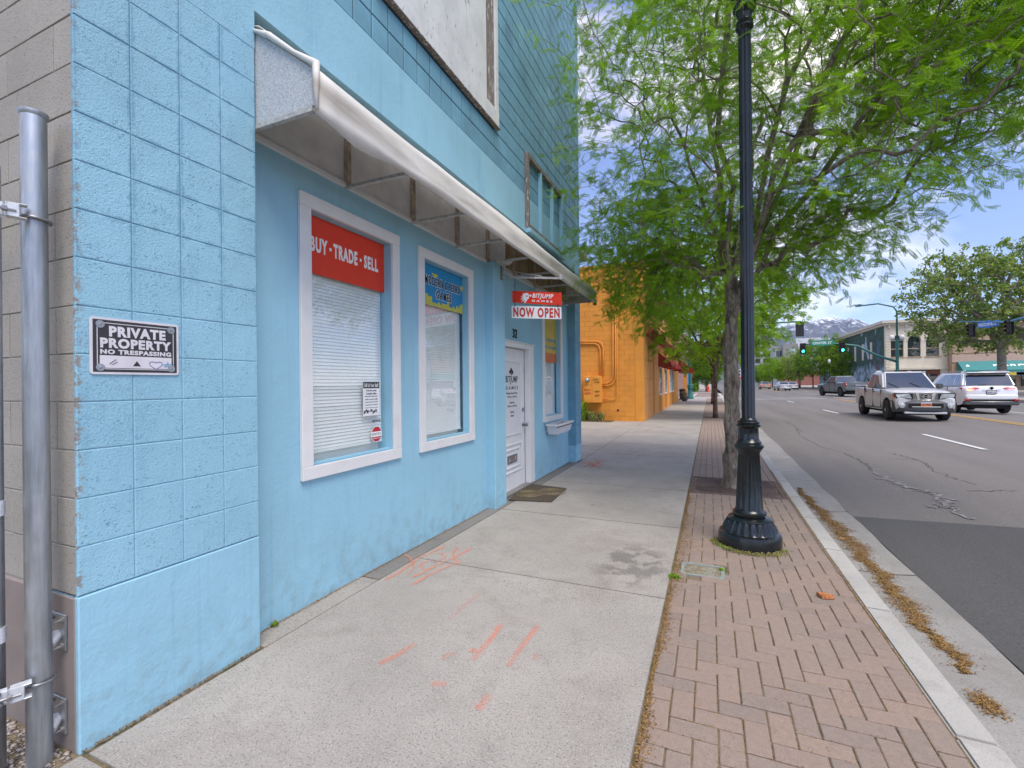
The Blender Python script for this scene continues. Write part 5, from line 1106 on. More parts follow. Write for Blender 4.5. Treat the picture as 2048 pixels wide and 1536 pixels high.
# ================================================================== TREES
def pinnate(nl, L_, ll, lw):
    vs = []; qs = []
    for i in range(nl):
        x = L_ * (.16 + .80 * i / (nl - 1)); f = 1 - .35 * abs(i / (nl - 1) - .45) * 2
        for s_ in (-1, 1):
            l2, w2 = ll * f, lw * f; n = len(vs); dx = .30 * l2; z_ = -.16 * l2
            vs += [(x - w2 * .1, 0, 0), (x - w2 * .6 + dx * .5, s_ * l2 * .5, z_ * .4), (x + dx, s_ * l2, z_), (x + w2 * .7 + dx * .5, s_ * l2 * .5, z_ * .4)]; qs.append((n, n+1, n+2, n+3))
    n = len(vs); r_ = .0011; vs += [(0, -r_, 0), (L_, -r_ * .4, 0), (L_, r_ * .4, 0), (0, r_, 0)]; qs.append((n, n+1, n+2, n+3))
    return np.array(vs), np.array(qs)
def clump(k, s_, seed):
    g_ = np.random.default_rng(seed); vs = []; qs = []
    for i in range(k):
        c = g_.normal(0, s_ * .5, 3); a = g_.normal(0, 1, 3); a /= np.linalg.norm(a); b = np.cross(a, g_.normal(0, 1, 3)); b /= np.linalg.norm(b); u, v = a * s_ * .45, b * s_ * .26; n = len(vs); vs += [c - u, c - v, c + u, c + v]; qs.append((n, n+1, n+2, n+3))
    return np.array(vs), np.array(qs)
def grow(base, fork_z, tr, center, rad, n_tips, seed, zlow=None, limbs=6, inner=.35, bend=.06, power=1.85, lobes=None, cap=.52):
    g_ = np.random.default_rng(seed); P_ = []; par = []
    nt_ = 9
    for i in range(nt_ + 1):
        t_ = i / nt_; P_.append((base[0] + .07 * math.sin(t_ * 5 + seed) * tr * 8 * t_ * (1 - t_) , base[1] + .05 * math.cos(t_ * 4 + seed) * t_ * tr * 4, base[2] + fork_z * t_)); par.append(i - 1)
    top = nt_; c = np.array(center); r_ = np.array(rad)
    for k in range(limbs):
        a = 2 * math.pi * (k + g_.random() * .6) / limbs + seed; st = top - (k % 3); tgt = c + r_ * np.array([math.cos(a) * .55, math.sin(a) * .55, (.15 + .5 * g_.random()) if k % 2 else -.15 + .3 * g_.random()]); s0 = np.array(P_[st]); pr = st; n_ = 9
        for i in range(1, n_ + 1):
            t_ = i / n_; q = s0 + (tgt - s0) * t_; q[2] += .13 * np.linalg.norm(tgt - s0) * math.sin(math.pi * t_) * (1 if k % 2 else .4); q += g_.normal(0, bend, 3) * np.array([1, 1, .6]); P_.append(tuple(q)); par.append(pr); pr = len(P_) - 1
    tips = []
    while len(tips) < n_tips:
        d = g_.normal(0, 1, 3); d /= np.linalg.norm(d); rr = inner + (1 - inner) * g_.random() ** .55; q = c + r_ * d * rr
        if lobes:
            u_ = g_.random(); acc = 0
            for (fr_, lc, lr) in lobes:
                acc += fr_
                if u_ < acc: q = np.array(lc) + np.array(lr) * d * g_.random() ** .45; break
        if zlow and q[2] < zlow(q[0], q[1]): continue
        tips.append(q)
    tips = np.array(tips); fk = np.array(P_[top]); tips = tips[np.argsort(np.linalg.norm(tips - fk, axis=1))]
    N_ = np.zeros((len(P_) + n_tips * 6, 3)); N_[:len(P_)] = P_; cnt = len(P_); plen = [0.0] * cnt; ends = []
    for i in range(1, cnt): plen[i] = plen[par[i]] + np.linalg.norm(N_[i] - N_[par[i]])
    pl_ = np.zeros(len(N_)); pl_[:cnt] = plen
    for q in tips:
        v = q - N_[top - 2:cnt]; dd = np.linalg.norm(v, axis=1); cost = dd + .22 * pl_[top - 2:cnt]; j = int(np.argmin(cost)) + top - 2
        s0 = N_[j].copy(); n_ = 2 if dd[j - top + 2] < .5 else 4; pr = j; L_ = np.linalg.norm(q - s0)
        if n_ + cnt + 2 > len(N_): break
        for i in range(1, n_ + 1):
            t_ = i / n_; p = s0 + (q - s0) * t_; p[2] += .10 * L_ * math.sin(math.pi * t_); 
            if i < n_: p += g_.normal(0, .04 * L_, 3)
            N_[cnt] = p; par.append(pr); pl_[cnt] = pl_[pr] + L_ / n_; pr = cnt; cnt += 1
        dv = N_[pr] - N_[par[pr]]; dv /= max(1e-6, np.linalg.norm(dv)); dv += g_.normal(0, .3, 3); N_[cnt] = N_[pr] + dv * .26 - np.array([0, 0, .05]); par.append(pr); pl_[cnt] = 9e9; pr = cnt; cnt += 1; ends.append(pr)
    N_ = N_[:cnt]; par = np.array(par[:cnt]); w_ = np.zeros(cnt); ch = np.zeros(cnt, int)
    for i in range(1, cnt): ch[par[i]] += 1
    rp = np.zeros(cnt)
    for i in range(cnt - 1, 0, -1):
        if ch[i] == 0: rp[i] = 1
        rp[par[i]] += rp[i]
    R_ = (rp ** (1 / power)); R_ = R_ / R_[top] * tr * .86; R_ = np.clip(R_, .0030, tr * cap)
    for i in range(top + 1): R_[i] = tr * (1.25 - .25 * min(1, i / 2)) * (1 - .22 * i / top)
    return N_, par, R_, ends, g_
def branch_mesh(name, N_, par, R_, mat, lo=1, sides=6):
    idx = np.arange(lo, len(N_)); A = N_[par[idx]]; B = N_[idx]; ra = np.minimum(R_[par[idx]], R_[idx] * 1.25); rb = R_[idx]; d = B - A; L_ = np.linalg.norm(d, axis=1, keepdims=True); d = d / np.maximum(L_, 1e-6)
    ref = np.where(np.abs(d[:, 2:3]) < .9, np.array([[0, 0, 1.]]), np.array([[1., 0, 0]])); u = np.cross(d, ref); u /= np.linalg.norm(u, axis=1, keepdims=True); v = np.cross(d, u)
    t_ = 2 * np.pi * np.arange(sides) / sides; ring = u[:, None, :] * np.cos(t_)[None, :, None] + v[:, None, :] * np.sin(t_)[None, :, None]
    VA = A[:, None, :] - d[:, None, :] * (ra * .3)[:, None, None] + ring * ra[:, None, None]; VB = B[:, None, :] + d[:, None, :] * (rb * .3)[:, None, None] + ring * rb[:, None, None]
    V = np.concatenate([VA, VB], 1).reshape(-1, 3); k = np.arange(sides); q = np.stack([k, (k + 1) % sides, (k + 1) % sides + sides, k + sides], 1); Q = (q[None] + (np.arange(len(idx)) * 2 * sides)[:, None, None]).reshape(-1, 4)
    return fast_mesh(name, V, Q, mat, smooth=True)
def leaves(name, N_, par, ends, g_, tpl, per, spread, droop, mats, frac=(1.0,), back=.65, sc_=(.75, 1.2)):
    tv, tq = tpl; n = len(ends) * per; E = N_[ends]; Pp = N_[par[ends]]; d = E - Pp; d /= np.maximum(np.linalg.norm(d, axis=1, keepdims=True), 1e-6)
    E = np.repeat(E, per, 0); d = np.repeat(d, per, 0); t_ = g_.random(n) * 1.25 - back; pos = E + d * (t_ * spread)[:, None] + g_.normal(0, spread * .12, (n, 3)); pos[:, 2] -= np.maximum(t_, 0) ** 2 * spread * droop
    out_ = d * .8 + g_.normal(0, .95, (n, 3)); out_[:, 2] = out_[:, 2] * .6 - droop * .8; out_ /= np.linalg.norm(out_, axis=1, keepdims=True)
    up = np.tile(np.array([[0, 0, 1.]]), (n, 1)) + g_.normal(0, .95, (n, 3)); y_ = np.cross(up, out_); y_ /= np.linalg.norm(y_, axis=1, keepdims=True); z_ = np.cross(out_, y_); s_ = g_.uniform(*sc_, n)
    B = np.stack([out_, y_, z_], 1) * s_[:, None, None]; V = np.einsum('kj,njc->nkc', tv, B) + pos[:, None, :]; Q = tq[None] + (np.arange(n) * len(tv))[:, None, None]
    mi = np.repeat(g_.choice(len(mats), n, p=frac), len(tq)); return fast_mesh(name, V.reshape(-1, 3), Q.reshape(-1, 4), mats, mi)
def tree(name, label, group, base, fork, tr, center, rad, n_tips, seed, tpl, per, spread, mats, frac, barkm=None, zlow=None, limbs=6, droop=.5, sides=6, inner=.35, sc_=(.75, 1.2), bend=.06, trunk_detail=False, lobes=None, cap=.52):
    N_, par, R_, ends, g_ = grow(base, fork, tr, center, rad, n_tips, seed, zlow, limbs, inner, bend, lobes=lobes, cap=cap)
    t = empty(name, tuple(base)); tag(t, label, 'tree', group); off = Matrix.Translation(-Vector(base)); barkm = barkm or M['bark']
    def add(n_, me): me.transform(off); o = link(n_, me, t); return o
    pts = [tuple(N_[i]) for i in range(10)]; rr = [R_[i] for i in range(10)]
    if trunk_detail:      # smooth knotted trunk
        vs = []; K = 44; Sg = 40; gg = random.Random(4); knots = [(.42, 2.6, .055, .11), (.95, 3.6, .04, .10), (1.35, 2.2, .05, .12), (1.75, 4.2, .035, .10), (2.0, 3.0, .045, .12), (.15, 0.2, .05, .12), (1.55, 5.6, .05, .09), (.7, 5.9, .05, .08), (.28, 5.2, .06, .10), (1.1, 5.8, .035, .08)]
        for i in range(Sg + 1):
            f = i / Sg * 9; a = min(8, int(f)); q = f - a; c = [pts[a][j] * (1 - q) + pts[a + 1][j] * q for j in range(3)]; r_ = rr[a] * (1 - q) + rr[a + 1] * q; zz = c[2] - base[2]
            for k in range(K):
                th = 2 * math.pi * k / K; r2 = r_ * (1 + .35 * math.exp(-zz / .10) * (1 + .4 * math.sin(th * 3))) + .010 * math.sin(th * 3 + zz * 2.2) + .007 * math.sin(th * 7 + zz * 6) + .004 * math.sin(th * 13 - zz * 19)
                for (kz, ka, kh, kw) in knots:
                    da = (th - ka + math.pi) % (2 * math.pi) - math.pi; r2 += kh * math.exp(-((zz - kz) / kw) ** 2 - (da / .55) ** 2) * (1 - .5 * math.exp(-((zz - kz) / (kw * .4)) ** 2 - (da / .2) ** 2))
                vs.append((c[0] + r2 * math.cos(th), c[1] + r2 * math.sin(th), c[2]))
        m = MB(); m.add(vs, [(i*K + k, i*K + (k+1) % K, (i+1)*K + (k+1) % K, (i+1)*K + k) for i in range(Sg) for k in range(K)]); tm = m.mesh('trunk', barkm, smooth='all', fix=False)
    else: m = MB(); m.tube(pts, rr, 10); tm = m.mesh('trunk', barkm, smooth='all')
    tk = add('trunk', tm); me = branch_mesh('limbs', N_, par, R_, barkm, 10, sides); me.transform(off); link('limb', me, tk)
    add('crown', leaves('crown', N_, par, ends, g_, tpl, per, spread, droop, mats, frac, sc_=sc_)); return t
PN = pinnate(9, .17, .032, .0135)
tree('locust_tree', 'nearest honey locust tree spreading over the lamp post and road', 'honey locust street trees in the brick strip', (.30, 7.62, gz(7.6) - .03), 3.15, .100, (1.35, 7.5, 6.25), (3.55, 3.5, 4.1), 3200, 3, PN, 14, .38,
     [M['leaf'], M['leaf_yellow'], M['dry']], (.965, .03, .005), zlow=lambda x, y: 2.75 + .46 * max(0, x - .4) + (.0 if x > .1 else -.35) + .12 * max(0, 7.0 - y), limbs=8, droop=.5, trunk_detail=True, inner=.2, cap=.38, lobes=[(.16, (2.9, 6.9, 5.7), (1.7, 2.2, 1.5)), (.10, (-.75, 8.2, 3.75), (1.45, 1.4, 1.05)), (.05, (1.2, 8.0, 3.7), (1.0, 1.2, .8))])
PM_ = pinnate(5, .22, .085, .042)
T2 = [(.19, 21.55, 2.3, .095, (.1, 21.3, 5.0), (3.4, 3.6, 2.9), 460, 5, 'second locust tree on the left kerb with thin reddish trunk'), (.15, 34.9, 2.6, .11, (.1, 34.9, 5.2), (3.2, 3.6, 3.0), 380, 6, 'third locust tree on the left kerb, farthest before the crossing')]
for x, y, fk, tr, c, r_, n_, sd, lb in T2:
    tree('locust_tree', lb, 'honey locust street trees in the brick strip', (x, y, 0), fk, tr, c, r_, n_, sd, PM_, 20, .55, [M['leaf'], M['leaf_yellow']], (.88, .12), M['bark2'], zlow=lambda x, y: 2.5, limbs=6, sides=4)
CL = clump(5, .26, 3)
for x, y, lb in [(-.6, 80, 'dense dark street tree beyond the crossing on the left pavement'), (-.4, 96, 'farther street tree on the left pavement past the crossing')]:
    tree('street_tree', lb, None, (x, y, 0), 2.0, .13, (x, y, 4.6), (3.0, 3.0, 3.4), 240, int(y), CL, 10, .5, [M['leaf_far'], M['leaf']], (.6, .4), M['bark2'], zlow=lambda x, y: 1.4, limbs=5, sides=4)
# big tree at the right
bt = at(2003, 776, 50); bt.z = 0
CLb = clump(4, .30, 9); CLb2 = clump(4, .36, 10)
tree('plane_tree', 'large pale barked tree with olive green crown in front of the awning shops', None, (bt.x, bt.y, 0), 6.0, .42, (bt.x - .2, bt.y, 10.6), (9.0, 7.2, 6.2), 560, 12, CLb2, 12, 1.15, [M['leaf_olive'], M['leaf_far'], M['leaf_yellow']], (.62, .28, .10),
     simple('pale_bark', (.20, .185, .155), .9, var=.35, scale=5, bump=.4, bscale=15), zlow=lambda x, y: 4.6, limbs=9, sides=5, inner=.3, bend=.2)
# trees on the far side beyond the crossing, left of the mural building
FT = [(1518, 132, 5.6, 3.4, 0), (1545, 122, 7.0, 3.6, 1), (1577, 112, 6.4, 3.2, 1), (1600, 106, 9.3, 4.0, 2), (1626, 98, 9.4, 3.8, 0), (1650, 93, 10.6, 4.4, 0), (1690, 88, 9.0, 4.2, 1), (1722, 84, 7.0, 3.4, 0), (1562, 150, 9.5, 4.0, 0), (1590, 128, 9.5, 3.6, 2)]
FL = ['leftmost round low', 'second from the left broad', 'third from the left small', 'upright slightly yellowish', 'tall leafy middle', 'tallest full crowned', 'wide spreading', 'rightmost small', 'far back tall', 'mid back loose']
for i, (px_, D_, h_, r_, k_) in enumerate(FT):
    p = at(px_, 770, D_); p.z = 0; mt = [[M['leaf_far'], M['leaf']], [M['leaf'], M['leaf_yellow']], [M['leaf_olive'], M['leaf_yellow']]][k_]
    tree('street_tree', FL[i] + ' tree in the row beyond the crossing left of mural', 'row of trees beyond the crossing', (p.x, p.y, 0), h_ * .28, .13, (p.x, p.y, h_ * .62), (r_, r_, h_ * .42), 150, 60 + i, CLb, 12, .75, mt, (.75, .25), M['bark2'], zlow=lambda x, y: 1.9, limbs=5, sides=4)

# ================================================================== FAR BUILDINGS AND STREET FURNITURE
M['cream'] = simple('cream_brick', (.68, .62, .51), .8, var=.08, scale=1.2, bump=.1); M['tan'] = simple('tan_brick', (.42, .30, .21), .8, var=.2, scale=2); M['stone'] = simple('stone_trim', (.60, .55, .45), .8)
M['grey1'] = simple('grey_render', (.45, .46, .46), .8, var=.06); M['grey2'] = simple('dark_grey_render', (.24, .245, .245), .8, var=.06); M['white2'] = simple('white_render', (.55, .57, .62), .7, var=.04); M['bluepanel'] = simple('blue_panel', (.04, .12, .32), .5); M['redbrick'] = simple('red_brick', (.27, .105, .08), .85, var=.15, scale=3)
M['teal_awn'] = simple('teal_awning', (.02, .20, .20), .6, var=.1)
# mural corner building: corner at px 1772
CY = 84.0; CX = XatY(1772, CY); CXR = XatY(1896, CY); CH = 10.1
mb_ = empty('mural_building'); tag(mb_, 'cream two storey corner building with arched windows and a green mural side', 'building')
ARW = [XatY(p, CY) for p in (1795, 1829, 1866)]
m = MB(); x0 = CX; ops = [(a - .75, a + .75) for a in ARW]
xs_ = [CX + .01] + [v for o in ops for v in o] + [CXR]
for i in range(0, len(xs_), 2): m.box((xs_[i], CY, 3.2), (xs_[i+1], CY + .5, CH))
for a, b in ops: m.box((a, CY + .001, 3.2), (b, CY + .5, 4.9)); m.box((a, CY + .001, 8.0), (b, CY + .5, CH))
m.box((CX + .01, CY + .5, -.3), (CXR, CY + 45, CH)); m.box((CX + .01, CY + .001, -.3), (CX + 1.0, CY + .5, 3.2)); m.box((CXR - .8, CY + .001, -.3), (CXR, CY + .5, 3.2)); m.build('wall', M['cream'], mb_)
for a in ARW:
    f = MB(); f.prism([(a - .70, 4.95), (a + .70, 4.95)] + [(a + .70 * math.cos(math.pi * k / 10), 7.1 + .8 * math.sin(math.pi * k / 10)) for k in range(11)], 'Y', CY + .25, CY + .32); f = f.build('window', M['far_glass'], mb_)
    m = MB(); m.box((a - .9, CY - .08, 4.75), (a + .9, CY + .02, 4.9)); m.box((a - .70, CY + .2, 6.0), (a + .70, CY + .24, 6.12)); m.build('sill', M['tan'], f)
    m = MB(); pts = [(a + .82 * math.cos(math.pi * k / 12), 7.1 + .95 * math.sin(math.pi * k / 12)) for k in range(13)]; m.tube([(x, CY - .01, z) for x, z in pts], .09, 6); m.build('arch', M['stone'], f)
    m = MB(); m.prism([(a - .75, 8.0)] + [(a - .75 * math.cos(math.pi * k / 10), 7.15 + .83 * math.sin(math.pi * k / 10)) for k in range(11)] + [(a + .75, 8.0)], 'Y', CY + .02, CY + .2); m.build('arch_infill', M['cream'], f)
m = MB(); m.box((CX - .55, CY - .55, CH - .25), (CXR, CY + .05, CH + .15)); m.box((CX - .35, CY - .30, CH - .55), (CXR, CY, CH - .25)); 
m.box((CX - .55, CY + .051, CH - .25), (CX + .05, CY + 45, CH + .15)); m.box((CX - .30, CY + .051, CH - .55), (CX, CY + 45, CH - .25)); m.build('cornice', M['stone'], mb_)
for k in range(7):
    x = CX + .3 + k * 1.0
    if x < CXR - .2: MB().box((x, CY - .28, CH - .95), (x + .2, CY - .001, CH - .55)).build('bracket', M['stone'], mb_)
for z in [3.4 + .42 * k for k in range(15)]: MB().box((CX - .06, CY - .06, z), (CX + .55, CY + .5, z + .36)).build('quoin', M['stone'], mb_, bevel=.03)
m = MB(); m.box((CX, CY - .25, 3.0), (CXR, CY, 3.3)); m.build('belt_course', M['stone'], mb_)
m = MB(); m.box((CX + 1, CY + .2, -.1), (CXR - .8, CY + .3, 2.99)); m.build('shopfront', M['wood_door'], mb_)
for a, b in ((CX + 1.3, CX + 2.6), (CX + 3.6, CX + 4.6), (CX + 4.9, CX + 5.9)): MB().box((a, CY + .12, .3), (b, CY + .19, 2.4)).build('shop_window', M['far_glass'], mb_)
yb_ = MB().box((XatY(1811, CY - .3), CY - .42, 2.05), (XatY(1853, CY - .3), CY - .3, 2.95)); t = yb_.build('shop_sign', M['sign_dark']); tag(t, "dark YUMMY'S sign with a red and white disc over the corner shop door", 'sign')
xa, xb = XatY(1811, CY - .4), XatY(1853, CY - .4)
ftext("YUMMY'S", (xb - xa) * .66, .5, ((xa + xb) / 2 + (xb - xa) * .13, CY - .43, 2.5), '-Y', M['white_vinyl'], t, bold=.04)
m = MB(); m.lathe([(.34, 0), (.34, .02)], (xa + .45, CY - .45, 2.5), 18, axis='Y'); m.build('emblem', M['white_vinyl'], t); m = MB(); m.prism([(xa + .45 + .26 * math.cos(math.pi * k / 8), 2.52 + .26 * math.sin(math.pi * k / 8)) for k in range(9)], 'Y', CY - .47, CY - .451); m.build('emblem', M['red_vinyl'], t)
# mural: generic painted foliage, pale ground and a tree, with real windows
def mural_mat():
    q = N('mural_paint'); g_ = q.ramp(q.noise(1.6, 6, .7), .38, .62); c = q.mix(g_, (.008, .034, .030), (.035, .10, .075)); lower = q.ramp(q.sep(2), 3.2, 4.2, 1, 0); c = q.mix(q.math('MULTIPLY', lower, q.ramp(q.noise(.8, 4), .35, .6)), c, (.30, .40, .50))
    c = q.mix(q.ramp(q.noise(.25, 2), .60, .64), c, (.34, .42, .52)); q.col(c).set(.8); return q.m
MB().box((CX - .02, CY + .6, .0), (CX + .009, CY + 44.8, CH - .6)).build('mural', mural_mat(), mb_)
m = MB(); m.prism([(CY + 2.2, 0), (CY + 4.2, 0), (CY + 3.6, 2.8), (CY + 2.0, 5.2), (CY + 1.2, 5.4), (CY + 2.6, 3.4)], 'X', CX - .028, CX - .021); m.prism([(CY + 3.4, 2.6), (CY + 5.6, 4.6), (CY + 5.2, 5.0), (CY + 3.0, 3.4)], 'X', CX - .034, CX - .029); m.build('painted_trunk', simple('mural_trunk', (.10, .075, .085), .8), mb_)
m = MB(); m.prism([(CY + 2.6, 4.6), (CY + 3.8, 4.6), (CY + 3.9, 6.2), (CY + 3.5, 7.0), (CY + 2.8, 7.0), (CY + 2.4, 6.2)], 'X', CX - .040, CX - .035); m.lathe([(.38, 0), (.38, .006)], (CX - .041, CY + 3.15, 7.3), 12, axis='X'); m.build('painted_figure', simple('mural_figure', (.06, .12, .18), .8), mb_)
for k in range(9):
    y = CY + 1.6 + k * 4.4
    if k: MB().box((CX - .08, y, 4.9), (CX + .0, y + .9, 7.6)).build('blind_window', M['stone'], mb_)
# sandwich board disc sign
p = at(1758, 745, 66); t = empty('round_sign', (p.x, p.y, 0)); tag(t, 'white round topped shop board with a red fan emblem before the mural', 'sign')
m = MB(); m.bar((0, 0, 0), (0, 0, 1.5), .05, 8); m.build('pole', M['black'], t); m = MB(); m.box((-.62, -.05, 2.0), (.62, .05, 2.5)); m.lathe([(.42, -.05), (.42, .05)], (0, 0, 2.5), 24, axis='Y'); m.build('board', M['white_vinyl'], t); m = MB(); m.prism([(.28 * math.cos(math.pi * k / 8), 2.4 + .28 * math.sin(math.pi * k / 8)) for k in range(9)], 'Y', -.08, -.06); m.build('emblem', M['red_vinyl'], t)
# tan building with teal awning
TX1 = 52; ty = CY - 1.5
tb = empty('tan_building'); tag(tb, 'tan brick shop row with dark windows behind the big tree', 'building')
m = MB(); m.box((CXR + .05, ty + .4, -.3), (TX1, ty + 20, 9.2)); m.build('wall', M['tan'], tb); m = MB(); m.box((CXR + .04, ty + .1, 9.0), (TX1, ty + .6, 9.5)); m.box((CXR + .04, ty + .25, 5.1), (TX1, ty + .399, 5.9)); m.build('cornice', M['tan'], tb)
MB().box((CXR + .04, ty + .30, 3.9), (TX1, ty + .398, 5.05)).build('fascia', simple('salmon_panel', (.50, .36, .29), .8, var=.15), tb)
for k in range(8): MB().box((CXR + 1.5 + k * 2.7, ty + .3, 6.3), (CXR + 2.7 + k * 2.7, ty + .39, 8.3)).build('window', M['far_glass'], tb)
for k in range(7):
    x = CXR + .7 + k * 3.2; MB().box((x, ty + .2, .6), (x + 2.6, ty + .39, 2.3)).build('shop_window', M['far_glass'], tb)
ta = empty('shop_awning'); tag(ta, "long teal shop awning lettered A and FORD'S across the tan building", 'awning')
m = MB(); P_ = [(CXR + .6, ty + .29, 2.45), (CXR + .6, ty - 1.2, 2.45), (CXR + .6, ty - 1.2, 2.75), (CXR + .6, ty + .29, 4.0)]; Q_ = [(TX1, y, z) for x, y, z in P_]; m.add(P_ + Q_, [(0,1,2,3), (7,6,5,4), (0,4,5,1), (1,5,6,2), (2,6,7,3)]); m.build('cover', M['teal_awn'], ta)
MB().box((CXR + .6, ty - 1.21, 2.0), (TX1, ty - 1.15, 2.449)).build('valance', simple('valance_pale', (.32, .45, .52), .6), ta)
for px_, s_, w_ in ((1939, 'A', .9), (2033, "FORD'S", 4.2)):
    x = XatY(px_, ty - .9); o = ftext(s_, w_, .80, (0, 0, 0), '-Y', M['white_vinyl'], None, bold=.03); o.data.transform(Matrix.Translation((x, ty - .62, 3.22)) @ Matrix.Rotation(R(-40), 4, 'X')); o.parent = ta
for px_, c_ in ((1921, 'red_vinyl'), (1948, 'amber'), (2029, 'amber'), (2060, 'red_vinyl')): x = XatY(px_, ty - 1.2); MB().box((x - 1.3, ty - 1.235, 2.05), (x + 1.3, ty - 1.212, 2.42)).build('sale_panel', M[c_], ta)

# distant blocks behind the crossing (px0, px1, top, depth)
def farbox(name, label, px0, px1, py, D_, mat, dpt=30, roofz=None):
    p = at(px0, py, D_); x1 = XatY(px1, p.y); t = empty(name, (p.x, p.y, 0)); tag(t, label, 'building'); child(MB().box((p.x, p.y, -1), (x1, p.y + dpt, p.z)), 'wall', mat, t); return t, p, x1
t, p, x1 = farbox('parking_garage', 'pale grey parking garage with dark open levels, left of the dark block', 1500, 1549, 694, 210, M['grey1'])
for k in range(5):
    z = p.z - 3.2 - k * 2.9
    for (a, b) in ((.22, .42), (.55, .95)): xa, xb = p.x + (x1 - p.x) * a, p.x + (x1 - p.x) * b; child(MB().box((xa, p.y - .3, z - 1.1), (xb, p.y - .05, z + .6)), 'opening', M['black'], t)
child(MB().box((p.x - .5, p.y - .6, p.z), (x1, p.y + 10, p.z + .8)), 'parapet', M['cream'], t)
t, p, x1 = farbox('grey_building', 'slim lighter grey flats block between garage and dark block', 1550, 1566, 694, 190, M['grey1'])
for k in range(3):
    for j in range(2): xa = p.x + (x1 - p.x) * (.15 + .45 * j); child(MB().box((xa, p.y - .2, p.z - 4 - k * 4.2), (xa + 1.0, p.y - .05, p.z - 1.6 - k * 4.2)), 'window', M['far_glass'], t)
t, p, x1 = farbox('dark_block', 'dark grey block with one pale square window beyond the trees', 1566, 1597, 688, 185, M['grey2'])
child(MB().box((p.x + (x1-p.x) * .45, p.y - .2, p.z - 5.0), (p.x + (x1-p.x) * .80, p.y - .05, p.z - 2.2)), 'window', simple('pale_glass', (.45, .6, .62), .2), t)
t, p, x1 = farbox('white_building', 'large plain white building rising behind the centre street sign', 1592, 1661, 677, 195, M['white2'], 40)
t, p, x1 = farbox('blue_building_far', 'dark blue block with a grid of coloured squares on top', 1658, 1686, 682, 188, M['bluepanel'], 20)
cols = [(.6, .30, .02), (.5, .04, .02), (.65, .55, .03), (.65, .55, .03), (.65, .64, .6), (.55, .25, .02)]
for k in range(6): xa = p.x + (x1 - p.x) * (.42 + .18 * (k % 3)); za = p.z - 1.4 - 1.6 * (k // 3); child(MB().box((xa, p.y - .2, za), (xa + (x1-p.x) * .16, p.y - .05, za + 1.5)), 'colour_square', simple('sq', cols[k], .5), t)
t, p, x1 = farbox('red_building', 'low red brick building behind the tree row', 1565, 1700, 742, 165, M['redbrick'], 12)
t, p, x1 = farbox('white_hotel', 'distant white building with small windows and red bands seen beside the near trunk', 1462, 1492, 738, 260, M['white2'], 20)
for k in range(4):
    for j in range(5): xa = p.x + .8 + 1.6 * j; child(MB().box((xa, p.y - .2, p.z - 1.9 - 1.9 * k), (xa + .7, p.y - .05, p.z - .9 - 1.9 * k)), 'window', M['far_glass'], t)
child(MB().box((p.x, p.y - .4, 3.2), (x1, p.y - .1, 4.2)), 'band', M['red_vinyl'], t)
t = empty('left_far_building', (-3.2, 76, 0)); tag(t, 'brownish pink building with dark columns past the crossing on the left', 'building')
child(MB().box((-20, 76, 0), (-3.2, 110, 9)), 'wall', simple('pink_brown', (.30, .19, .165), .8, var=.1), t)
for k in range(9): child(MB().box((-3.18, 76.6 + k * 3.6, 0), (-2.9, 77.2 + k * 3.6, 4)), 'column', M['redbrick'], t); child(MB().box((-3.19, 77.6 + k * 3.6, .8), (-3.1, 79.6 + k * 3.6, 3.4)), 'window', M['far_glass'], t)
V, Q = flakes(1500, lambda g_: (g_.uniform(-2.9, -1.9), g_.uniform(76, 92), .1 + 1.3 * g_.random()), .12, 70, .9); tag(link('hedge', fast_mesh('hedge', V, Q, M['leaf_far'])), 'clipped green hedge in front of the pink brown building', 'hedge', kind='stuff')

# traffic signals
M['green_on'] = emis('green_light', (.02, .95, .60), 9.0); M['lens_off'] = simple('lens_off', (.05, .02, .012), .4); M['teal_pole'] = simple('teal_pole', (.025, .14, .13), .4, var=.15)
def signal(x, y, z, face, label, lit, size=1.0, parentless=True):
    t = empty('traffic_signal', (x, y, z)); tag(t, label, 'traffic signal', 'traffic signals hanging at the crossing'); t.rotation_euler = (0, 0, face); t.scale = (size,) * 3
    MB().box((-.30, -.01, -.62), (.30, .01, .62)).build('backplate', M['black'], t); MB().box((-.17, -.20, -.52), (.17, -.011, .52)).build('housing', M['black'], t, bevel=.02)
    for k, dz_ in enumerate((.34, 0, -.34)):
        m = MB(); m.lathe([(.12, -.20), (.12, -.215), (.001, -.225)], (0, 0, dz_), 16, axis='Y'); m.build('lens', M['green_on'] if (lit and k == 2) else M['lens_off'], t)
        m = MB(); n = 12
        pts = [(.135 * math.cos(R(-20 + 220 * i / n)), dz_ + .135 * math.sin(R(-20 + 220 * i / n))) for i in range(n + 1)]
        m.add([(a, -.2, b) for a, b in pts] + [(a, -.42, b + .01) for a, b in pts], [(i, i+1, n+2+i, n+1+i) for i in range(n)]); o = m.build('visor', M['black'], t, fix=False)
    return t
SY = 76.0; pl_x = XatY(1795, SY); 
msp = empty('signal_mast', (pl_x, SY, 0)); tag(msp, 'teal signal mast with street light arm in front of the cream building', 'signal mast')
m = MB(); m.lathe([(.42, 0), (.40, .5), (.30, .9), (.24, 1.3), (.20, 1.4)], n=16); m.bar((0, 0, 1.3), (0, 0, 7.0), .20, 14, .16); m.build('pole', M['teal_pole'], msp, smooth=True)
m = MB(); m.bar((0, 0, 7.0), (0, 0, 12.2), .085, 10); zt = 1.52 + (760 - 604) * (SY / 1.247) / F
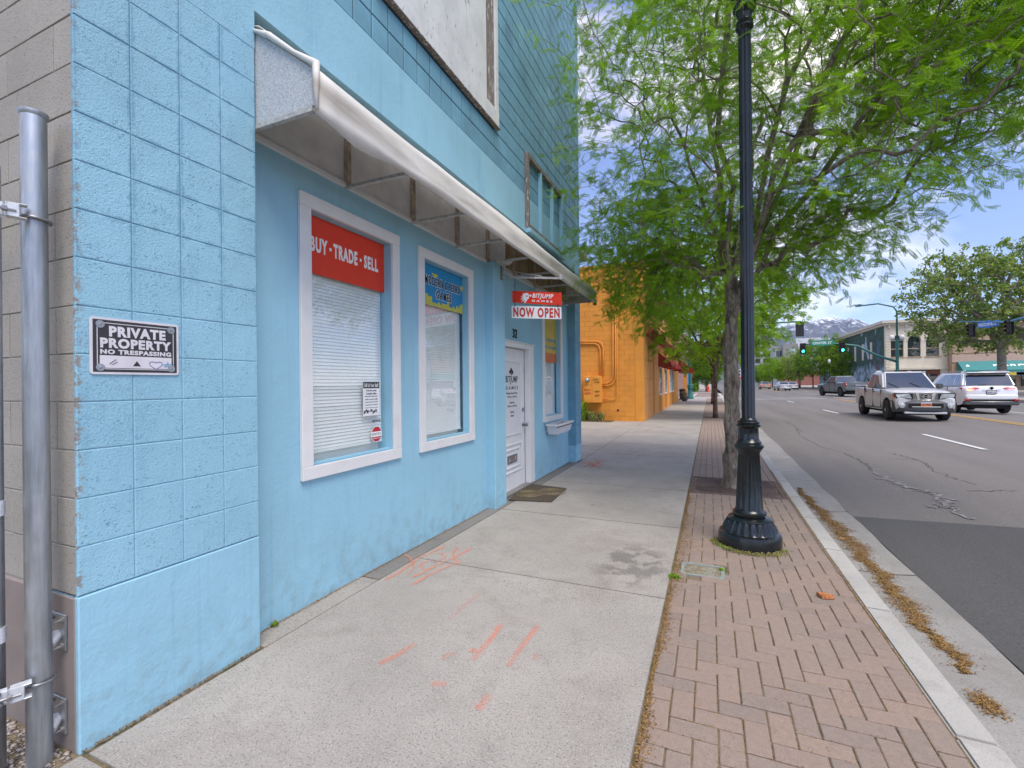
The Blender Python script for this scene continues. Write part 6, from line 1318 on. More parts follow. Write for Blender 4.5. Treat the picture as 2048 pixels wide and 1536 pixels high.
XL = XatY(1702, SY) - pl_x; m.tube([(0, 0, 9.8), (0, 0, 10.6), (-.35, 0, 11.2), (-2.0, 0, 11.75), (-4.5, 0, zt - .25), (XL * .72, 0, zt), (XL * .9, 0, zt - .05), (XL, 0, zt - .15)], [.085, .08, .075, .07, .06, .05, .045, .04], 8); m = MB(); m.tube([(0, 0, 6.9), (0, 0, 10.6), (-.35, 0, 11.2), (-2.0, 0, 11.75), (-4.5, 0, zt - .25), (XL * .72, 0, zt), (XL * .9, 0, zt - .05), (XL, 0, zt - .15)], [.12, .11, .10, .10, .09, .08, .08, .07], 8); m.build('light_arm', M['teal_pole'], msp, smooth='all')
m = MB(); m.hexa([(XL - .5, -.14, zt - .24), (XL + .4, -.14, zt - .24), (XL + .4, .14, zt - .24), (XL - .5, .14, zt - .24), (XL - .4, -.08, zt - .10), (XL + .4, -.1, zt - .08), (XL + .4, .1, zt - .08), (XL - .4, .08, zt - .10)]); m.build('luminaire', M['grey1'], msp)
for dx in (-.55, .55): m = MB(); m.lathe([(.1, -.35), (.27, -.2), (.32, 0), (.25, .25), (.1, .38), (.01, .4)], (dx, 0, 7.1), 16); m.bar((0, 0, 6.7), (dx, 0, 6.75), .04, 6); m.build('globe', simple('globe_white', (.7, .7, .7), .4), msp, smooth='all')
za0 = 1.52 + (762 - 722) * (SY / 1.247) / F + .1; XA = XatY(1605, SY) - pl_x; zs = 1.52 + (762 - 687) * (SY / 1.2) / F
m = MB(); m.tube([(0, 0, za0 - .3), (XA * .2, 0, za0 + .55), (XA * .4, 0, zs - .45), (XA * .6, 0, zs - .05), (XA * .8, 0, zs + .02), (XA * 1.0, 0, zs + .02)], [.17, .16, .14, .12, .10, .08], 10); m.build('mast_arm', M['teal_pole'], msp, smooth='all')
for px_, lb in ((1684.5, 'right one of the two green lit signals on the far mast'), (1606, 'left one of the two green lit signals at the end of the far mast')): signal(XatY(px_, SY), SY - .15, zs - .55, 0, lb, True, 1.2)
def streetsign(name, label, txt, mat, x0, x1, y, z, w_=.55, rot=None):
    t = empty(name, ((x0+x1)/2, y, z)); tag(t, label, 'street sign'); L_ = abs(x1 - x0) / 2
    child_m = MB().box((-L_, -.02, -w_/2), (L_, .02, w_/2)); child_m.lathe([(w_ * .72, -.019), (w_ * .72, .019)], (0, 0, 0), 20, axis='Y'); child_m.build('panel', mat, t); ftext(txt, L_ * 1.7, w_ * .55, (0, -.03, 0), '-Y', M['white_vinyl'], t, bold=.02); return t
streetsign('street_sign', 'green CENTER ST sign between the two green traffic signals', 'CENTER ST', simple('sign_green', (.0, .25, .17), .5), XatY(1622, SY), XatY(1667, SY), SY - .2, zs + .12, .62)
# near mast arm along the street at the right
t = empty('signal_mast', (23.4, 44, 0)); tag(t, 'pale blue mast arm reaching in from the right edge of the view', 'signal mast')
z1_, z2_ = 1.52 + (758 - 641) * 38.5 / F, 1.52 + (758 - 646) * 46 / F
child(MB().tube([(23.4, 44, 0), (23.4, 44, 5.2), (23.4, 45, 6.0), (23.4, 49, z1_ + .15), (23.4, 53, z1_), (23.4, 61.5, z2_ + .35)], [.17, .15, .14, .12, .10, .07], 10), 'mast_arm', simple('pale_blue_pole', (.07, .22, .32), .4), t, smooth='all')
for Y_, px_, lb in ((52.7, 2001, 'larger unlit side facing signal near the right edge'), (58.9, 1943, 'smaller unlit side facing signal left of the blue sign')):
    signal(23.4, Y_, 1.52 + (758 - (655 if px_ > 1990 else 659)) * (Y_ / 1.325) / F, R(-62), lb, False, 1.05)
ss = streetsign('street_sign', 'blue FREEDOM BLVD sign on the mast between the unlit signals', 'FREEDOM BLVD', simple('sign_blue', (.03, .18, .55), .5), -1.0, 1.0, 0, 0, .5); ss.location = (23.2, 55.6, z1_ + .12); ss.rotation_euler = (0, 0, R(-70))
# left mast at the pavement corner
mx_, my_ = XatY(1380, 45), 45.0
t = empty('signal_mast', (mx_, my_, 0)); tag(t, 'teal signal post with flared base on the left pavement corner', 'signal mast')
m = MB(); m.lathe([(.30, 0), (.30, .18), (.22, .35), (.17, .8), (.20, .95), (.24, 1.0), (.24, 1.3), (.15, 1.35)], n=16); m.bar((0, 0, 1.3), (0, 0, 7.0), .14, 12, .12); m.build('post', M['teal_pole'], t, smooth=True)
zb_ = 1.52 + (762 - 643) * (45 / 1.164) / F; m = MB(); m.tube([(0, 0, 6.6), (.8, 0, zb_ - .1), (3, 0, zb_), (XatY(1604, 45) - mx_, 0, zb_)], [.11, .10, .09, .06], 8); m.build('mast_arm', M['teal_pole'], t, smooth='all')
signal(XatY(1601, 45), 45.1, zb_ - .62, math.pi, 'dark signal seen from behind among hanging leaves left of the mountain', False, 1.0)
t = empty('planter_pot', tuple(Vector((XatY(1368.5, 39.5), 39.5, 0)))); tag(t, 'brown round planter pot with dry grass by the canopy', 'planter')
m = MB(); m.lathe([(.15, 0), (.24, .12), (.28, .3), (.24, .44), (.22, .47), (.20, .47), (.20, .40), (.001, .40)], n=20); m.build('pot', simple('pot_brown', (.075, .06, .045), .6), t, smooth=True)
gq = np.random.default_rng(5); m = MB()
for i in range(120): a = gq.random() * 6.28; l_ = .2 + .25 * gq.random(); r_ = .3 * gq.random(); m.quad((.1 * math.cos(a), .1 * math.sin(a), .4), (.1 * math.cos(a) + .02, .1 * math.sin(a), .4), (r_ * math.cos(a) + .015, r_ * math.sin(a), .4 + l_), (r_ * math.cos(a), r_ * math.sin(a), .4 + l_))
m.build('foliage', M['dry'], t, fix=False)
x = XatY(1364.5, 43.5); t = empty('litter_bin', (x, 43.5, 0)); tag(t, 'dark cylindrical litter bin behind the planter pot', 'bin'); m = MB(); m.lathe([(.24, 0), (.26, .8), (.28, .82), (.28, .88), (.18, .95), (.001, .95)], n=18); m.build('body', M['black'], t, smooth=True); m = MB(); m.lathe([(.275, .60), (.275, .64)], n=18); m.build('band', M['teal'], t)
x = XatY(1375.5, 46.3); t = empty('banner_stand', (x, 46.3, 0)); tag(t, 'light blue and orange banner stand behind the teal post base', 'banner'); MB().box((-.02, -.02, .0), (.20, .02, 2.3)).build('blue_panel', simple('sky_vinyl', (.08, .42, .75), .5), t); MB().box((-.42, .03, .3), (-.10, .06, 2.2)).build('orange_panel', M['orange'], t)
x = XatY(1416, 76.5); t = empty('fire_hydrant', (x, 76.5, 0)); tag(t, 'small red fire hydrant beyond the crosswalk', 'hydrant'); m = MB(); m.lathe([(.2, 0), (.2, .08), (.13, .1), (.13, .75), (.17, .77), (.15, .9), (.05, 1.0), (.001, 1.02)], n=14); m.build('barrel', M['red_vinyl'], t, smooth=True); m = MB(); m.bar((-.25, 0, .55), (.25, 0, .55), .07, 8); m.build('nozzle', M['red_vinyl'], t)
# lamp post with white globe among the trees
for px_, D_, lb in ((1659, 86, 'thin dark lamp post with white globe among the tree row'), (1597.5, 100, 'short black lamp post before the red brick building')):
    p = at(px_, 770, D_); t = empty('street_lamp', (p.x, p.y, 0)); tag(t, lb, 'street lamp'); h_ = 1.52 + (762 - (722 if px_ > 1650 else 742)) * D_ / F; m = MB(); m.lathe([(.22, 0), (.16, .4), (.07, .8), (.06, h_ - .5)], n=10); m.build('post', M['lamp'], t, smooth=True); m = MB(); m.lathe([(.08, h_ - .5), (.25, h_ - .2), (.22, h_ + .1), (.02, h_ + .35)], n=12); m.build('globe', M['white_vinyl'] if px_ > 1650 else M['black'], t, smooth=True)

# mountains with snow, about seven kilometres off
rp_ = [(1100, 735), (1250, 722), (1380, 705), (1440, 690), (1500, 668), (1540, 655), (1570, 652), (1600, 646), (1612, 640), (1620, 644), (1635, 639), (1655, 634), (1672, 636), (1690, 640), (1698, 635.5), (1712, 639), (1727, 643), (1740, 650), (1765, 660), (1800, 668), (1900, 690), (2048, 705), (2300, 725)]
from mathutils import noise as mn
NX, NYr = 420, 90; V = []
for i in range(NX):
    f = i / (NX - 1); px_ = 1100 + 1200 * f
    for a, b in zip(rp_[:-1], rp_[1:]):
        if a[0] <= px_ <= b[0]: py_ = a[1] + (b[1] - a[1]) * (px_ - a[0]) / (b[0] - a[0]); break
    py_ += 1.2 * mn.noise((px_ * .09, 0, 0)) + .7 * mn.noise((px_ * .3, 5, 0)); Dm = 7600; top_ = at(px_, py_, Dm); dirv = Vector((top_.x, top_.y, 0)).normalized()
    for j in range(NYr):
        t_ = j / (NYr - 1); rad_ = Vector((top_.x, top_.y, 0)).length - 3200 * t_; x, y = dirv.x * rad_, dirv.y * rad_; rid = 1 - abs(mn.noise((f * 26, t_ * 2.2, 1.3))) * 2; rid2 = 1 - abs(mn.noise((f * 70, t_ * 6, 7.3))) * 2; rid3 = mn.noise((f * 160, t_ * 22, 3.3))
        z = top_.z * (1 - t_) ** 1.15 + (rid * 90 + rid2 * 34 + rid3 * 14) * min(1, t_ * 7) * (1 - t_ * .8); V.append((x, y, z - 40 * t_))
V = np.array(V); I = np.arange(NX * NYr).reshape(NX, NYr); Q = np.stack([I[:-1, :-1], I[1:, :-1], I[1:, 1:], I[:-1, 1:]], -1).reshape(-1, 4)
def rock():
    q = N('mountain_rock'); b = q.mix(q.ramp(q.noise(.004, 6, .65), .35, .65), (.050, .062, .095), (.105, .118, .15)); z = q.sep(2)
    st = q.noise(.006, 7, .7, stretch=(1, 1, .45), dist=.7); hh = q.ramp(z, 520, 1080, -.22, .06); s_ = q.ramp(q.math('ADD', st, hh), .475, .53); s2 = q.ramp(q.noise(.0032, 7, .75, stretch=(1.2, 1.2, .3), dist=1.2), .60, .63); s2 = q.math('MULTIPLY', s2, q.ramp(z, 250, 500)); s_ = q.math('MAXIMUM', s_, s2)
    b = q.mix(s_, b, (.72, .74, .78)); q.col(b).set(.9); q.bump(q.noise(.012, 6, .7), .6, 30); return q.m
mo_ = link('mountain', fast_mesh('mountain', V, Q, rock(), smooth=True)); tag(mo_, 'snow streaked mountain ridge', kind='structure')

# haze: even pale air, sky outside
hz = MB().box((-8000, -300, -2.5), (9500, 10500, 2600)).build('haze', [], fix=False); tag(hz, 'thin pale blue air', kind='stuff')
hm = bpy.data.materials.new('haze_air'); hm.use_nodes = True; ht = hm.node_tree; ht.nodes.clear(); ho = ht.nodes.new('ShaderNodeOutputMaterial'); hv = ht.nodes.new('ShaderNodeVolumePrincipled'); hv.inputs['Color'].default_value = (.62, .74, .95, 1); hv.inputs['Density'].default_value = 3.2e-5; hv.inputs['Anisotropy'].default_value = .2; ht.links.new(hv.outputs[0], ho.inputs['Volume']); hz.data.materials.append(hm)
# ================================================================== VEHICLES
def car_paint(name, c, metal=.55, rough=.32): m = N(name); m.col(m.mix(m.ramp(m.noise(1.5, 4), .3, .7), sc3(c, .92), sc3(c, 1.05))).set(m.ramp(m.noise(3, 4), .3, .7, rough, rough + .12), metal, .5, .6); return m.m
M['silver'] = car_paint('silver_paint', (.62, .61, .59), .35); M['pearl'] = car_paint('pearl_paint', (.78, .78, .79), .08, .28); M['slate'] = car_paint('slate_paint', (.15, .175, .185), .5); M['gold'] = car_paint('gold_paint', (.36, .31, .22)); M['silver2'] = car_paint('silver_sedan_paint', (.50, .51, .53))
M['dkplastic'] = simple('bumper_plastic', (.075, .08, .085), .55); M['chrome'] = simple('chrome', (.65, .65, .66), .15, .95); M['rimm'] = simple('wheel_alloy', (.40, .39, .37), .35, .7); M['under'] = simple('underbody', (.012, .012, .012), .9)
M['red_lens'] = simple('red_lens', (.45, .006, .008), .15, spec=.8); M['lamp_lens'] = simple('lamp_lens', (.55, .58, .60), .08, .5, var=.3, scale=12); M['amber_lens'] = simple('amber_lens', (.75, .16, .01), .2)
M['red_glow'] = emis('tail_glow', (.9, .03, .02), .8); M['amber_glow'] = emis('signal_glow', (1.0, .35, .02), 3.0)
def shell(parent, st, arches, mat, ws, name='body'):
    xs = sorted(set([s[0] for s in st] + [a[0] + a[1] * k for a in arches for k in (-1.001, -1, -.97, -.9, -.8, -.65, -.45, -.2, 0, .2, .45, .65, .8, .9, .97, 1, 1.001)] + [st[-1][0] + (st[0][0] - st[-1][0]) * i / 24 for i in range(25)]))
    S = sorted(st); vs = []; nR = 0
    for x in xs:
        for a, b in zip(S[:-1], S[1:]):
            if a[0] <= x <= b[0] + 1e-9: t_ = (x - a[0]) / max(1e-9, b[0] - a[0]); zl, zb, zt, w_ = [a[i] + (b[i] - a[i]) * t_ for i in (1, 2, 3, 4)]; break
        for (xc, ra, zc) in arches:
            if abs(x - xc) <= ra: zl = max(zl, zc + math.sqrt(max(0, ra * ra - (x - xc) ** 2)))
        h = zb - zl; half = [(w_ * .955, zl), (w_ * .985, zl + .22 * h), (w_, zl + .5 * h), (w_ * .995, zl + .78 * h), (w_ * .965, zb - .02), (w_ * .93, zb + (zt - zb) * .25), (w_ * .82, zb + (zt - zb) * .8), (w_ * .45, zt + .008), (0, zt + .018)]
        vs += [(x, y, z) for y, z in half] + [(x, -y, z) for y, z in half[::-1][1:]]; nR = len(half) * 2 - 1
    fs = [(i*nR + j, (i+1)*nR + j, (i+1)*nR + j + 1, i*nR + j + 1) for i in range(len(xs) - 1) for j in range(nR - 1)]; fs += [tuple(range(nR))[::-1], tuple(range((len(xs)-1)*nR, len(xs)*nR))]
    m = MB(); m.add(vs, fs); o = m.build(name, mat, parent, smooth=True)
    m = MB(); m.box((xs[0] + .1, -ws + .06, .26), (xs[-1] - .1, ws - .06, .62))
    for (xc, ra, zc) in arches: m.box((xc - ra - .05, -ws + .24, .3), (xc + ra + .05, ws - .24, zc + ra + .02))
    m2 = MB(); X0_, X1_ = xs[0] + .1, xs[-1] - .1
    m2.box((X0_, -ws + .30, .24), (X1_, ws - .30, .75)); m2.build('underbody', M['under'], parent)
    for (xc, ra, zc) in arches:
        for s_ in (-1, 1):
            q = MB(); n = 14; R2 = ra + .004
            pts = [(xc + R2 * math.cos(math.pi * k / n), zc + R2 * math.sin(math.pi * k / n)) for k in range(n + 1)]
            q.add([(a, s_ * (ws - .02), b) for a, b in pts] + [(a, s_ * (ws - .42), b) for a, b in pts], [(k, k+1, n+2+k, n+1+k) for k in range(n)]); q.build('wheel_arch_liner', M['under'], parent, fix=False)
    return o
def P4(c, u, v, off=0):
    A, B, C_, D_ = [Vector(p) for p in c]; p = (A * (1-u) + B * u) * (1-v) + (D_ * (1-u) + C_ * u) * v; n_ = (B - A).cross(D_ - A).normalized(); return p + n_ * off
def panel(parent, name, c, uv, mat, off=.006, thick=.012):
    m = MB(); a = [P4(c, u, v, off) for u, v in uv]; b = [P4(c, u, v, off - thick) for u, v in uv]; n = len(uv); m.add(a + b, [tuple(range(n)), tuple(range(n, 2*n))[::-1]] + [(k, (k+1) % n, n + (k+1) % n, n + k) for k in range(n)]); return m.build(name, mat, parent)
def cabin(parent, xf, xrf, xrr, xr, zb, zr, wb, wr, mat, side, zb2=None, rear=((.07,.12),(.93,.12),(.90,.88),(.10,.88)), front=((.05,.04),(.95,.04),(.93,.93),(.07,.93))):
    zb2 = zb2 or zb; m = MB(); B_ = [(xf, wb, zb), (xf, -wb, zb), (xr, -wb, zb2), (xr, wb, zb2)]; T_ = [(xrf, wr, zr - .03), (xrf, -wr, zr - .03), (xrr, -wr, zr - .02), (xrr, wr, zr - .02)]
    m.add(B_ + T_, [(0,3,2,1), (4,5,6,7), (0,1,5,4), (1,2,6,5), (2,3,7,6), (3,0,4,7)]); o = m.build('cab', mat, parent, smooth=True, bevel=.07, seg=3)
    panel(parent, 'windscreen', [B_[0], B_[1], T_[1], T_[0]], front, M['car_glass']); panel(parent, 'rear_window', [B_[2], B_[3], T_[3], T_[2]], rear, M['car_glass'])
    for s_, q in ((1, [B_[3], B_[0], T_[0], T_[3]]), (-1, [B_[1], B_[2], T_[2], T_[1]])):
        for (a, b, c, d) in side:      # fractions along from rear to front, bottom/top
            uv = [(a, .08), (b, .08), (d, .86), (c, .86)]
            if s_ < 0: uv = [(1 - b, .08), (1 - a, .08), (1 - c, .86), (1 - d, .86)]
            panel(parent, 'side_window', q, uv, M['car_glass'])
    return o
def wheels(parent, pos, r_, wd, hw, rim=.62):
    for (x, s_) in pos:
        c = (x, s_ * (hw - wd / 2), r_); m = MB(); h = wd / 2; m.lathe([(r_ * rim, -h), (r_ * .9, -h), (r_ * .985, -h * .75), (r_, -h * .4), (r_, h * .4), (r_ * .985, h * .75), (r_ * .9, h), (r_ * rim, h)], c, 32, axis='Y'); ty_ = m.build('wheel', M['rubber'], parent, smooth=True)
        y = c[1] + s_ * h * .55; m = MB(); m.lathe([(r_ * rim, -s_ * .02), (r_ * rim, s_ * .045), (r_ * rim * .90, s_ * .045), (r_ * rim * .86, -s_ * .0)], (x, y, r_), 28, axis='Y')
        for k in range(6):
            a = math.pi * k / 3 + .2; d_ = Vector((math.cos(a), 0, math.sin(a))); p_ = Vector((-math.sin(a), 0, math.cos(a))); c0 = Vector((x, y + s_ * .02, r_)); w1_, w2_ = .045, .030
            m.hexa([c0 + p_ * w1_, c0 - p_ * w1_, c0 + d_ * r_ * rim * .9 - p_ * w2_, c0 + d_ * r_ * rim * .9 + p_ * w2_] + [q + Vector((0, s_ * .03, 0)) for q in (c0 + p_ * w1_, c0 - p_ * w1_, c0 + d_ * r_ * rim * .9 - p_ * w2_, c0 + d_ * r_ * rim * .9 + p_ * w2_)])
        m.lathe([(.07, s_ * .02), (.07, s_ * .06), (.001, s_ * .065)], (x, y, r_), 14, axis='Y'); m.build('rim', M['rimm'], ty_); m = MB(); m.lathe([(r_ * rim * .98, -.01), (r_ * rim * .98, .0)], (x, y - s_ * .03, r_), 20, axis='Y'); m.build('brake_disc', M['under'], ty_)
def lines(parent, hw, segs):
    m = MB()
    for (x0, z0, x1, z1) in segs:
        for s_ in (-1, 1):
            d = Vector((x1 - x0, 0, z1 - z0)).normalized(); n_ = Vector((-d.z, 0, d.x)) * .007; y = s_ * (hw + .001); a, b = Vector((x0, y, z0)), Vector((x1, y, z1)); m.hexa([a - n_, a + n_, b + n_, b - n_] + [v - Vector((0, s_ * .03, 0)) for v in (a - n_, a + n_, b + n_, b - n_)])
    tag(m.build('door_gap', M['under'], parent), kind='stuff')
def b3(parent, name, a, b, mat, bev=.01): return MB().box(a, b).build(name, mat, parent, bevel=bev, smooth=True)
def mirror(parent, x, y, z, mat, s_): m = MB(); m.box((x - .10, s_ * y, z), (x + .06, s_ * (y + .20), z + .18)); m.build('wing_mirror', mat, parent, bevel=.03, seg=2, smooth=True)

# --- silver pickup coming towards the camera
pk = empty('pickup_truck'); tag(pk, 'silver crew cab pickup truck driving towards the camera in the near lane', 'pickup truck')
hw = .925; AR = [(1.62, .45, .38), (-1.60, .45, .38)]
shell(pk, [(2.52, .52, .80, .86, .80), (2.46, .45, .92, 1.00, .87), (2.30, .42, 1.00, 1.08, .90), (1.9, .40, 1.06, 1.14, .92), (1.05, .38, 1.12, 1.20, .925), (.9, .38, 1.15, 1.19, .925), (-1.05, .38, 1.17, 1.20, .925), (-1.12, .38, 1.22, 1.25, .925), (-2.5, .45, 1.22, 1.25, .925), (-2.62, .55, 1.20, 1.24, .90)], AR, M['silver'], hw)
cabin(pk, 1.18, .42, -.90, -1.08, 1.16, 1.86, .86, .68, M['silver'], [(.07, .40, .115, .40), (.44, .80, .435, .655), (.815, .90, .67, .72)][:2])
b3(pk, 'bed_shade_box', (-2.5, -.78, 1.21), (-1.2, .78, 1.285), M['under'], .0)  # black box on the bed top, painted shade of an open bed
for s_ in (-1, 1): b3(pk, 'bed_rail', (-2.6, s_ * .83 - .06, 1.25), (-1.14, s_ * .83 + .06, 1.30), M['silver'], .015)
wheels(pk, [(1.62, 1), (1.62, -1), (-1.60, 1), (-1.60, -1)], .38, .26, .94)
lines(pk, hw, [(1.02, .45, 1.02, 1.15), (.02, .42, .02, 1.17), (-.98, .75, -.98, 1.18), (1.02, .44, -.95, .42), (-1.09, .5, -1.09, 1.24)])
for s_ in (-1, 1):
    mirror(pk, .92, .88, 1.17, M['dkplastic'], s_)
    for x in (.12, -.88): b3(pk, 'door_handle', (x, s_ * .925 - .015, 1.02), (x + .16, s_ * .925 + .025, 1.055), M['dkplastic'], .008)
    b3(pk, 'side_step', (-1.0, s_ * .86 - .06, .36), (1.0, s_ * .86 + .09, .41), M['silver'], .02)
    m = MB(); m.add([(2.50, s_ * .36, .90), (2.42, s_ * .86, .93), (2.38, s_ * .88, 1.04), (2.46, s_ * .44, 1.05), (2.54, s_ * .36, .90), (2.47, s_ * .86, .93), (2.42, s_ * .89, 1.04), (2.49, s_ * .44, 1.05)], [(0,1,2,3), (4,5,6,7), (0,1,5,4), (1,2,6,5), (2,3,7,6), (3,0,4,7)]); m = MB()
    a_ = [(.36, .80), (.84, .84), (.90, .96), (.87, 1.03), (.42, 1.02)]; m.add([(2.57 - .10 * (y / .9) ** 2, s_ * y, z) for y, z in a_] + [(2.38 - .16 * (y / .9) ** 2, s_ * y, z) for y, z in a_], [(0,1,2,3,4), (9,8,7,6,5)] + [(k, (k+1) % 5, 5 + (k+1) % 5, 5 + k) for k in range(5)]); m.build('headlight', M['under'], pk); a2_ = [(.40, .83), (.81, .865), (.86, .96), (.83, 1.00), (.46, .99)]; m = MB(); m.add([(2.578 - .10 * (y / .9) ** 2, s_ * y, z) for y, z in a2_] + [(2.50 - .10 * (y / .9) ** 2, s_ * y, z) for y, z in a2_], [(0,1,2,3,4), (9,8,7,6,5)] + [(k, (k+1) % 5, 5 + (k+1) % 5, 5 + k) for k in range(5)]); m.build('headlight_lens', M['lamp_lens'], pk)
    b3(pk, 'turn_signal', (2.30, s_ * .875 - .03, .88), (2.42, s_ * .875 + .035, 1.0), M['amber_lens'], .01)
    m = MB(); m.lathe([(.095, 0), (.095, .03), (.06, .035), (.001, .02)], (2.56, s_ * .70, .58), 18, axis='X'); m.build('fog_light', M['chrome'], pk, smooth=True); m = MB(); m.lathe([(.062, 0), (.055, .045), (.001, .05)], (2.56, s_ * .70, .58), 16, axis='X'); m.build('fog_lens', M['lamp_lens'], pk)
m = MB(); a_ = [(-.36, .78), (.36, .78), (.46, 1.02), (-.46, 1.02)]; m.add([(2.525, y, z) for y, z in a_] + [(2.42, y, z) for y, z in a_], [(0,1,2,3), (7,6,5,4), (0,1,5,4), (1,2,6,5), (2,3,7,6), (3,0,4,7)]); m.build('grille', M['under'], pk)
m = MB()
for k in range(10): z = .80 + k * .022; m.box((2.527, -.36, z), (2.535, .36, z + .006))
for k in range(18): y = -.36 + k * .042; m.box((2.527, y, .79), (2.535, y + .006, 1.01))
tag(m.build('grille_mesh', M['chrome'], pk, fix=False), kind='stuff')
for s_ in (-1, 1): m = MB(); a_ = [(s_ * .17, .79), (s_ * .235, .79), (s_ * .30, 1.04), (s_ * .20, 1.04)]; m.add([(2.56, y, z) for y, z in a_] + [(2.50, y, z) for y, z in a_], [(0,1,2,3), (7,6,5,4), (0,1,5,4), (1,2,6,5), (2,3,7,6), (3,0,4,7)]); m.build('grille_bar', M['chrome'], pk)
b3(pk, 'grille_trim', (2.50, -.40, .755), (2.56, .40, .79), M['chrome'], .01); b3(pk, 'grille_trim', (2.50, -.50, 1.03), (2.55, .50, 1.06), M['silver'], .01)
m = MB(); m.lathe([(.085, 0), (.085, .02), (.065, .02), (.065, 0)], (2.565, 0, .91), 24, axis='X'); m.box((2.57, -.12, .895), (2.59, .12, .925)); m.build('emblem', M['chrome'], pk); o = ftext('NISSAN', .19, .020, (0, 0, 0), 'X', M['under'], pk); o.data.transform(Matrix.Translation((2.592, 0, .91)))
m = MB(); pr = [(-.90, .36), (.90, .36), (.93, .55), (.90, .74), (-.90, .74), (-.93, .55)]; m.add([(2.55 - .16 * (abs(y) / .9) ** 3, y, z) for y, z in pr] + [(2.50, y * .2, z) for y, z in pr], []); m = MB(); n = 16; P_ = []
for i in range(n + 1): y = -.94 + 1.88 * i / n; bx_ = 2.60 - .26 * (abs(y) / .94) ** 3.2; P_ += [(bx_ - .09, y, .33), (bx_ - .02, y, .36), (bx_, y, .46), (bx_, y, .66), (bx_ - .05, y, .75), (bx_ - .22, y, .76)]
m.add(P_, [(i*6 + j, (i+1)*6 + j, (i+1)*6 + j + 1, i*6 + j + 1) for i in range(n) for j in range(5)]); o = m.build('bumper', M['dkplastic'], pk, smooth='all', fix=False); md = o.modifiers.new('t', 'SOLIDIFY'); md.thickness = .03
b3(pk, 'air_intake', (2.56, -.50, .50), (2.605, .50, .66), M['under'], .01); b3(pk, 'intake_bar', (2.58, -.42, .52), (2.62, .42, .55), M['silver'], .008); b3(pk, 'skid_plate', (2.40, -.62, .28), (2.56, .62, .36), M['silver'], .02)
lp_ = b3(pk, 'licence_plate', (2.605, -.16, .555), (2.622, .16, .705), simple('plate_orange', (.75, .19, .06), .5), .004); b3(pk, 'plate_band', (2.6225, -.15, .66), (2.625, .15, .70), simple('plate_sky', (.30, .55, .75), .5), .0); o = ftext('1AG 59ZRL', .26, .055, (0, 0, 0), 'X', M['ink'], pk, bold=.02); o.data.transform(Matrix.Translation((2.625, 0, .615)))
for s_ in (-.35, .35): m = MB(); m.tube([(1.16, s_, 1.20), (.95, s_ - .3, 1.40)], .010, 5); m.build('wiper', M['black'], pk)
pk.location = (7.25, 21.5 + 2.6, rz(7.25, 24)); pk.rotation_euler = (0, 0, R(-90)); pk.scale = (1, 1, 1.03)

# --- white estate car driving away
sv = empty('suv_car'); tag(sv, 'pearl white family SUV with lit red tail lights driving away beside the silver pickup', 'SUV')
hw = .965; AR = [(1.45, .43, .38), (-1.38, .43, .38)]
shell(sv, [(2.45, .45, .80, .85, .75), (2.3, .32, .90, .98, .88), (1.2, .30, 1.05, 1.10, .95), (.0, .30, 1.08, 1.11, .965), (-1.6, .32, 1.12, 1.15, .965), (-2.2, .40, 1.14, 1.18, .94), (-2.38, .52, 1.10, 1.15, .88), (-2.44, .62, .98, 1.02, .82)], AR, M['pearl'], hw)
cabin(sv, 1.25, .45, -2.02, -2.30, 1.10, 1.76, .90, .72, M['pearl'], [(.06, .25, .12, .25), (.28, .52, .28, .505), (.55, .86, .535, .70)], zb2=1.14, rear=((.06, .10), (.94, .10), (.97, .80), (.03, .80)))
wheels(sv, [(1.45, 1), (1.45, -1), (-1.38, 1), (-1.38, -1)], .38, .25, .97)
lines(sv, hw, [(.95, .4, .95, 1.05), (-.05, .38, -.05, 1.08), (-1.0, .8, -1.0, 1.1)])
for s_ in (-1, 1):
    mirror(sv, .80, .92, 1.12, M['pearl'], s_)
    m = MB(); a_ = [(.955, 1.10), (.90, .98), (.62, .985), (.40, 1.09), (.55, 1.11)]; m.add([(-2.475 + .25 * (y / .95) ** 4, s_ * y, z) for y, z in a_] + [(-2.30 + .25 * (y / .95) ** 4, s_ * y, z) for y, z in a_], [(4,3,2,1,0), (5,6,7,8,9)] + [(k, (k+1) % 5, 5 + (k+1) % 5, 5 + k) for k in range(5)]); m.build('tail_light', M['red_lens'], sv)
    m = MB(); m.box((-2.482, s_ * .62 - .14, 1.05), (-2.472, s_ * .62 + .16, 1.075)); m.build('brake_strip', M['red_glow'], sv)
    b3(sv, 'reflector', (-2.50, s_ * .80 - .09, .56), (-2.44, s_ * .80 + .09, .63), M['red_lens'], .01)
    m = MB(); m.bar((.3, s_ * .70, 1.80), (-1.9, s_ * .70, 1.80), .018, 8); m.build('roof_rail', M['rimm'], sv)
b3(sv, 'indicator', (-2.478, .66, 1.005), (-2.466, .80, 1.035), M['amber_glow'], .0)
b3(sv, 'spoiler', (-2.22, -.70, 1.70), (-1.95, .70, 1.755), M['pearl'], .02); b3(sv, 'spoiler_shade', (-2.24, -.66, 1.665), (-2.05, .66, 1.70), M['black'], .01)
b3(sv, 'bumper', (-2.49, -.86, .60), (-2.30, .86, .82), M['pearl'], .05); b3(sv, 'bumper_lower', (-2.485, -.90, .38), (-2.25, .90, .56), M['dkplastic'], .04); b3(sv, 'bumper_trim', (-2.50, -.70, .50), (-2.42, .70, .53), M['rimm'], .01)
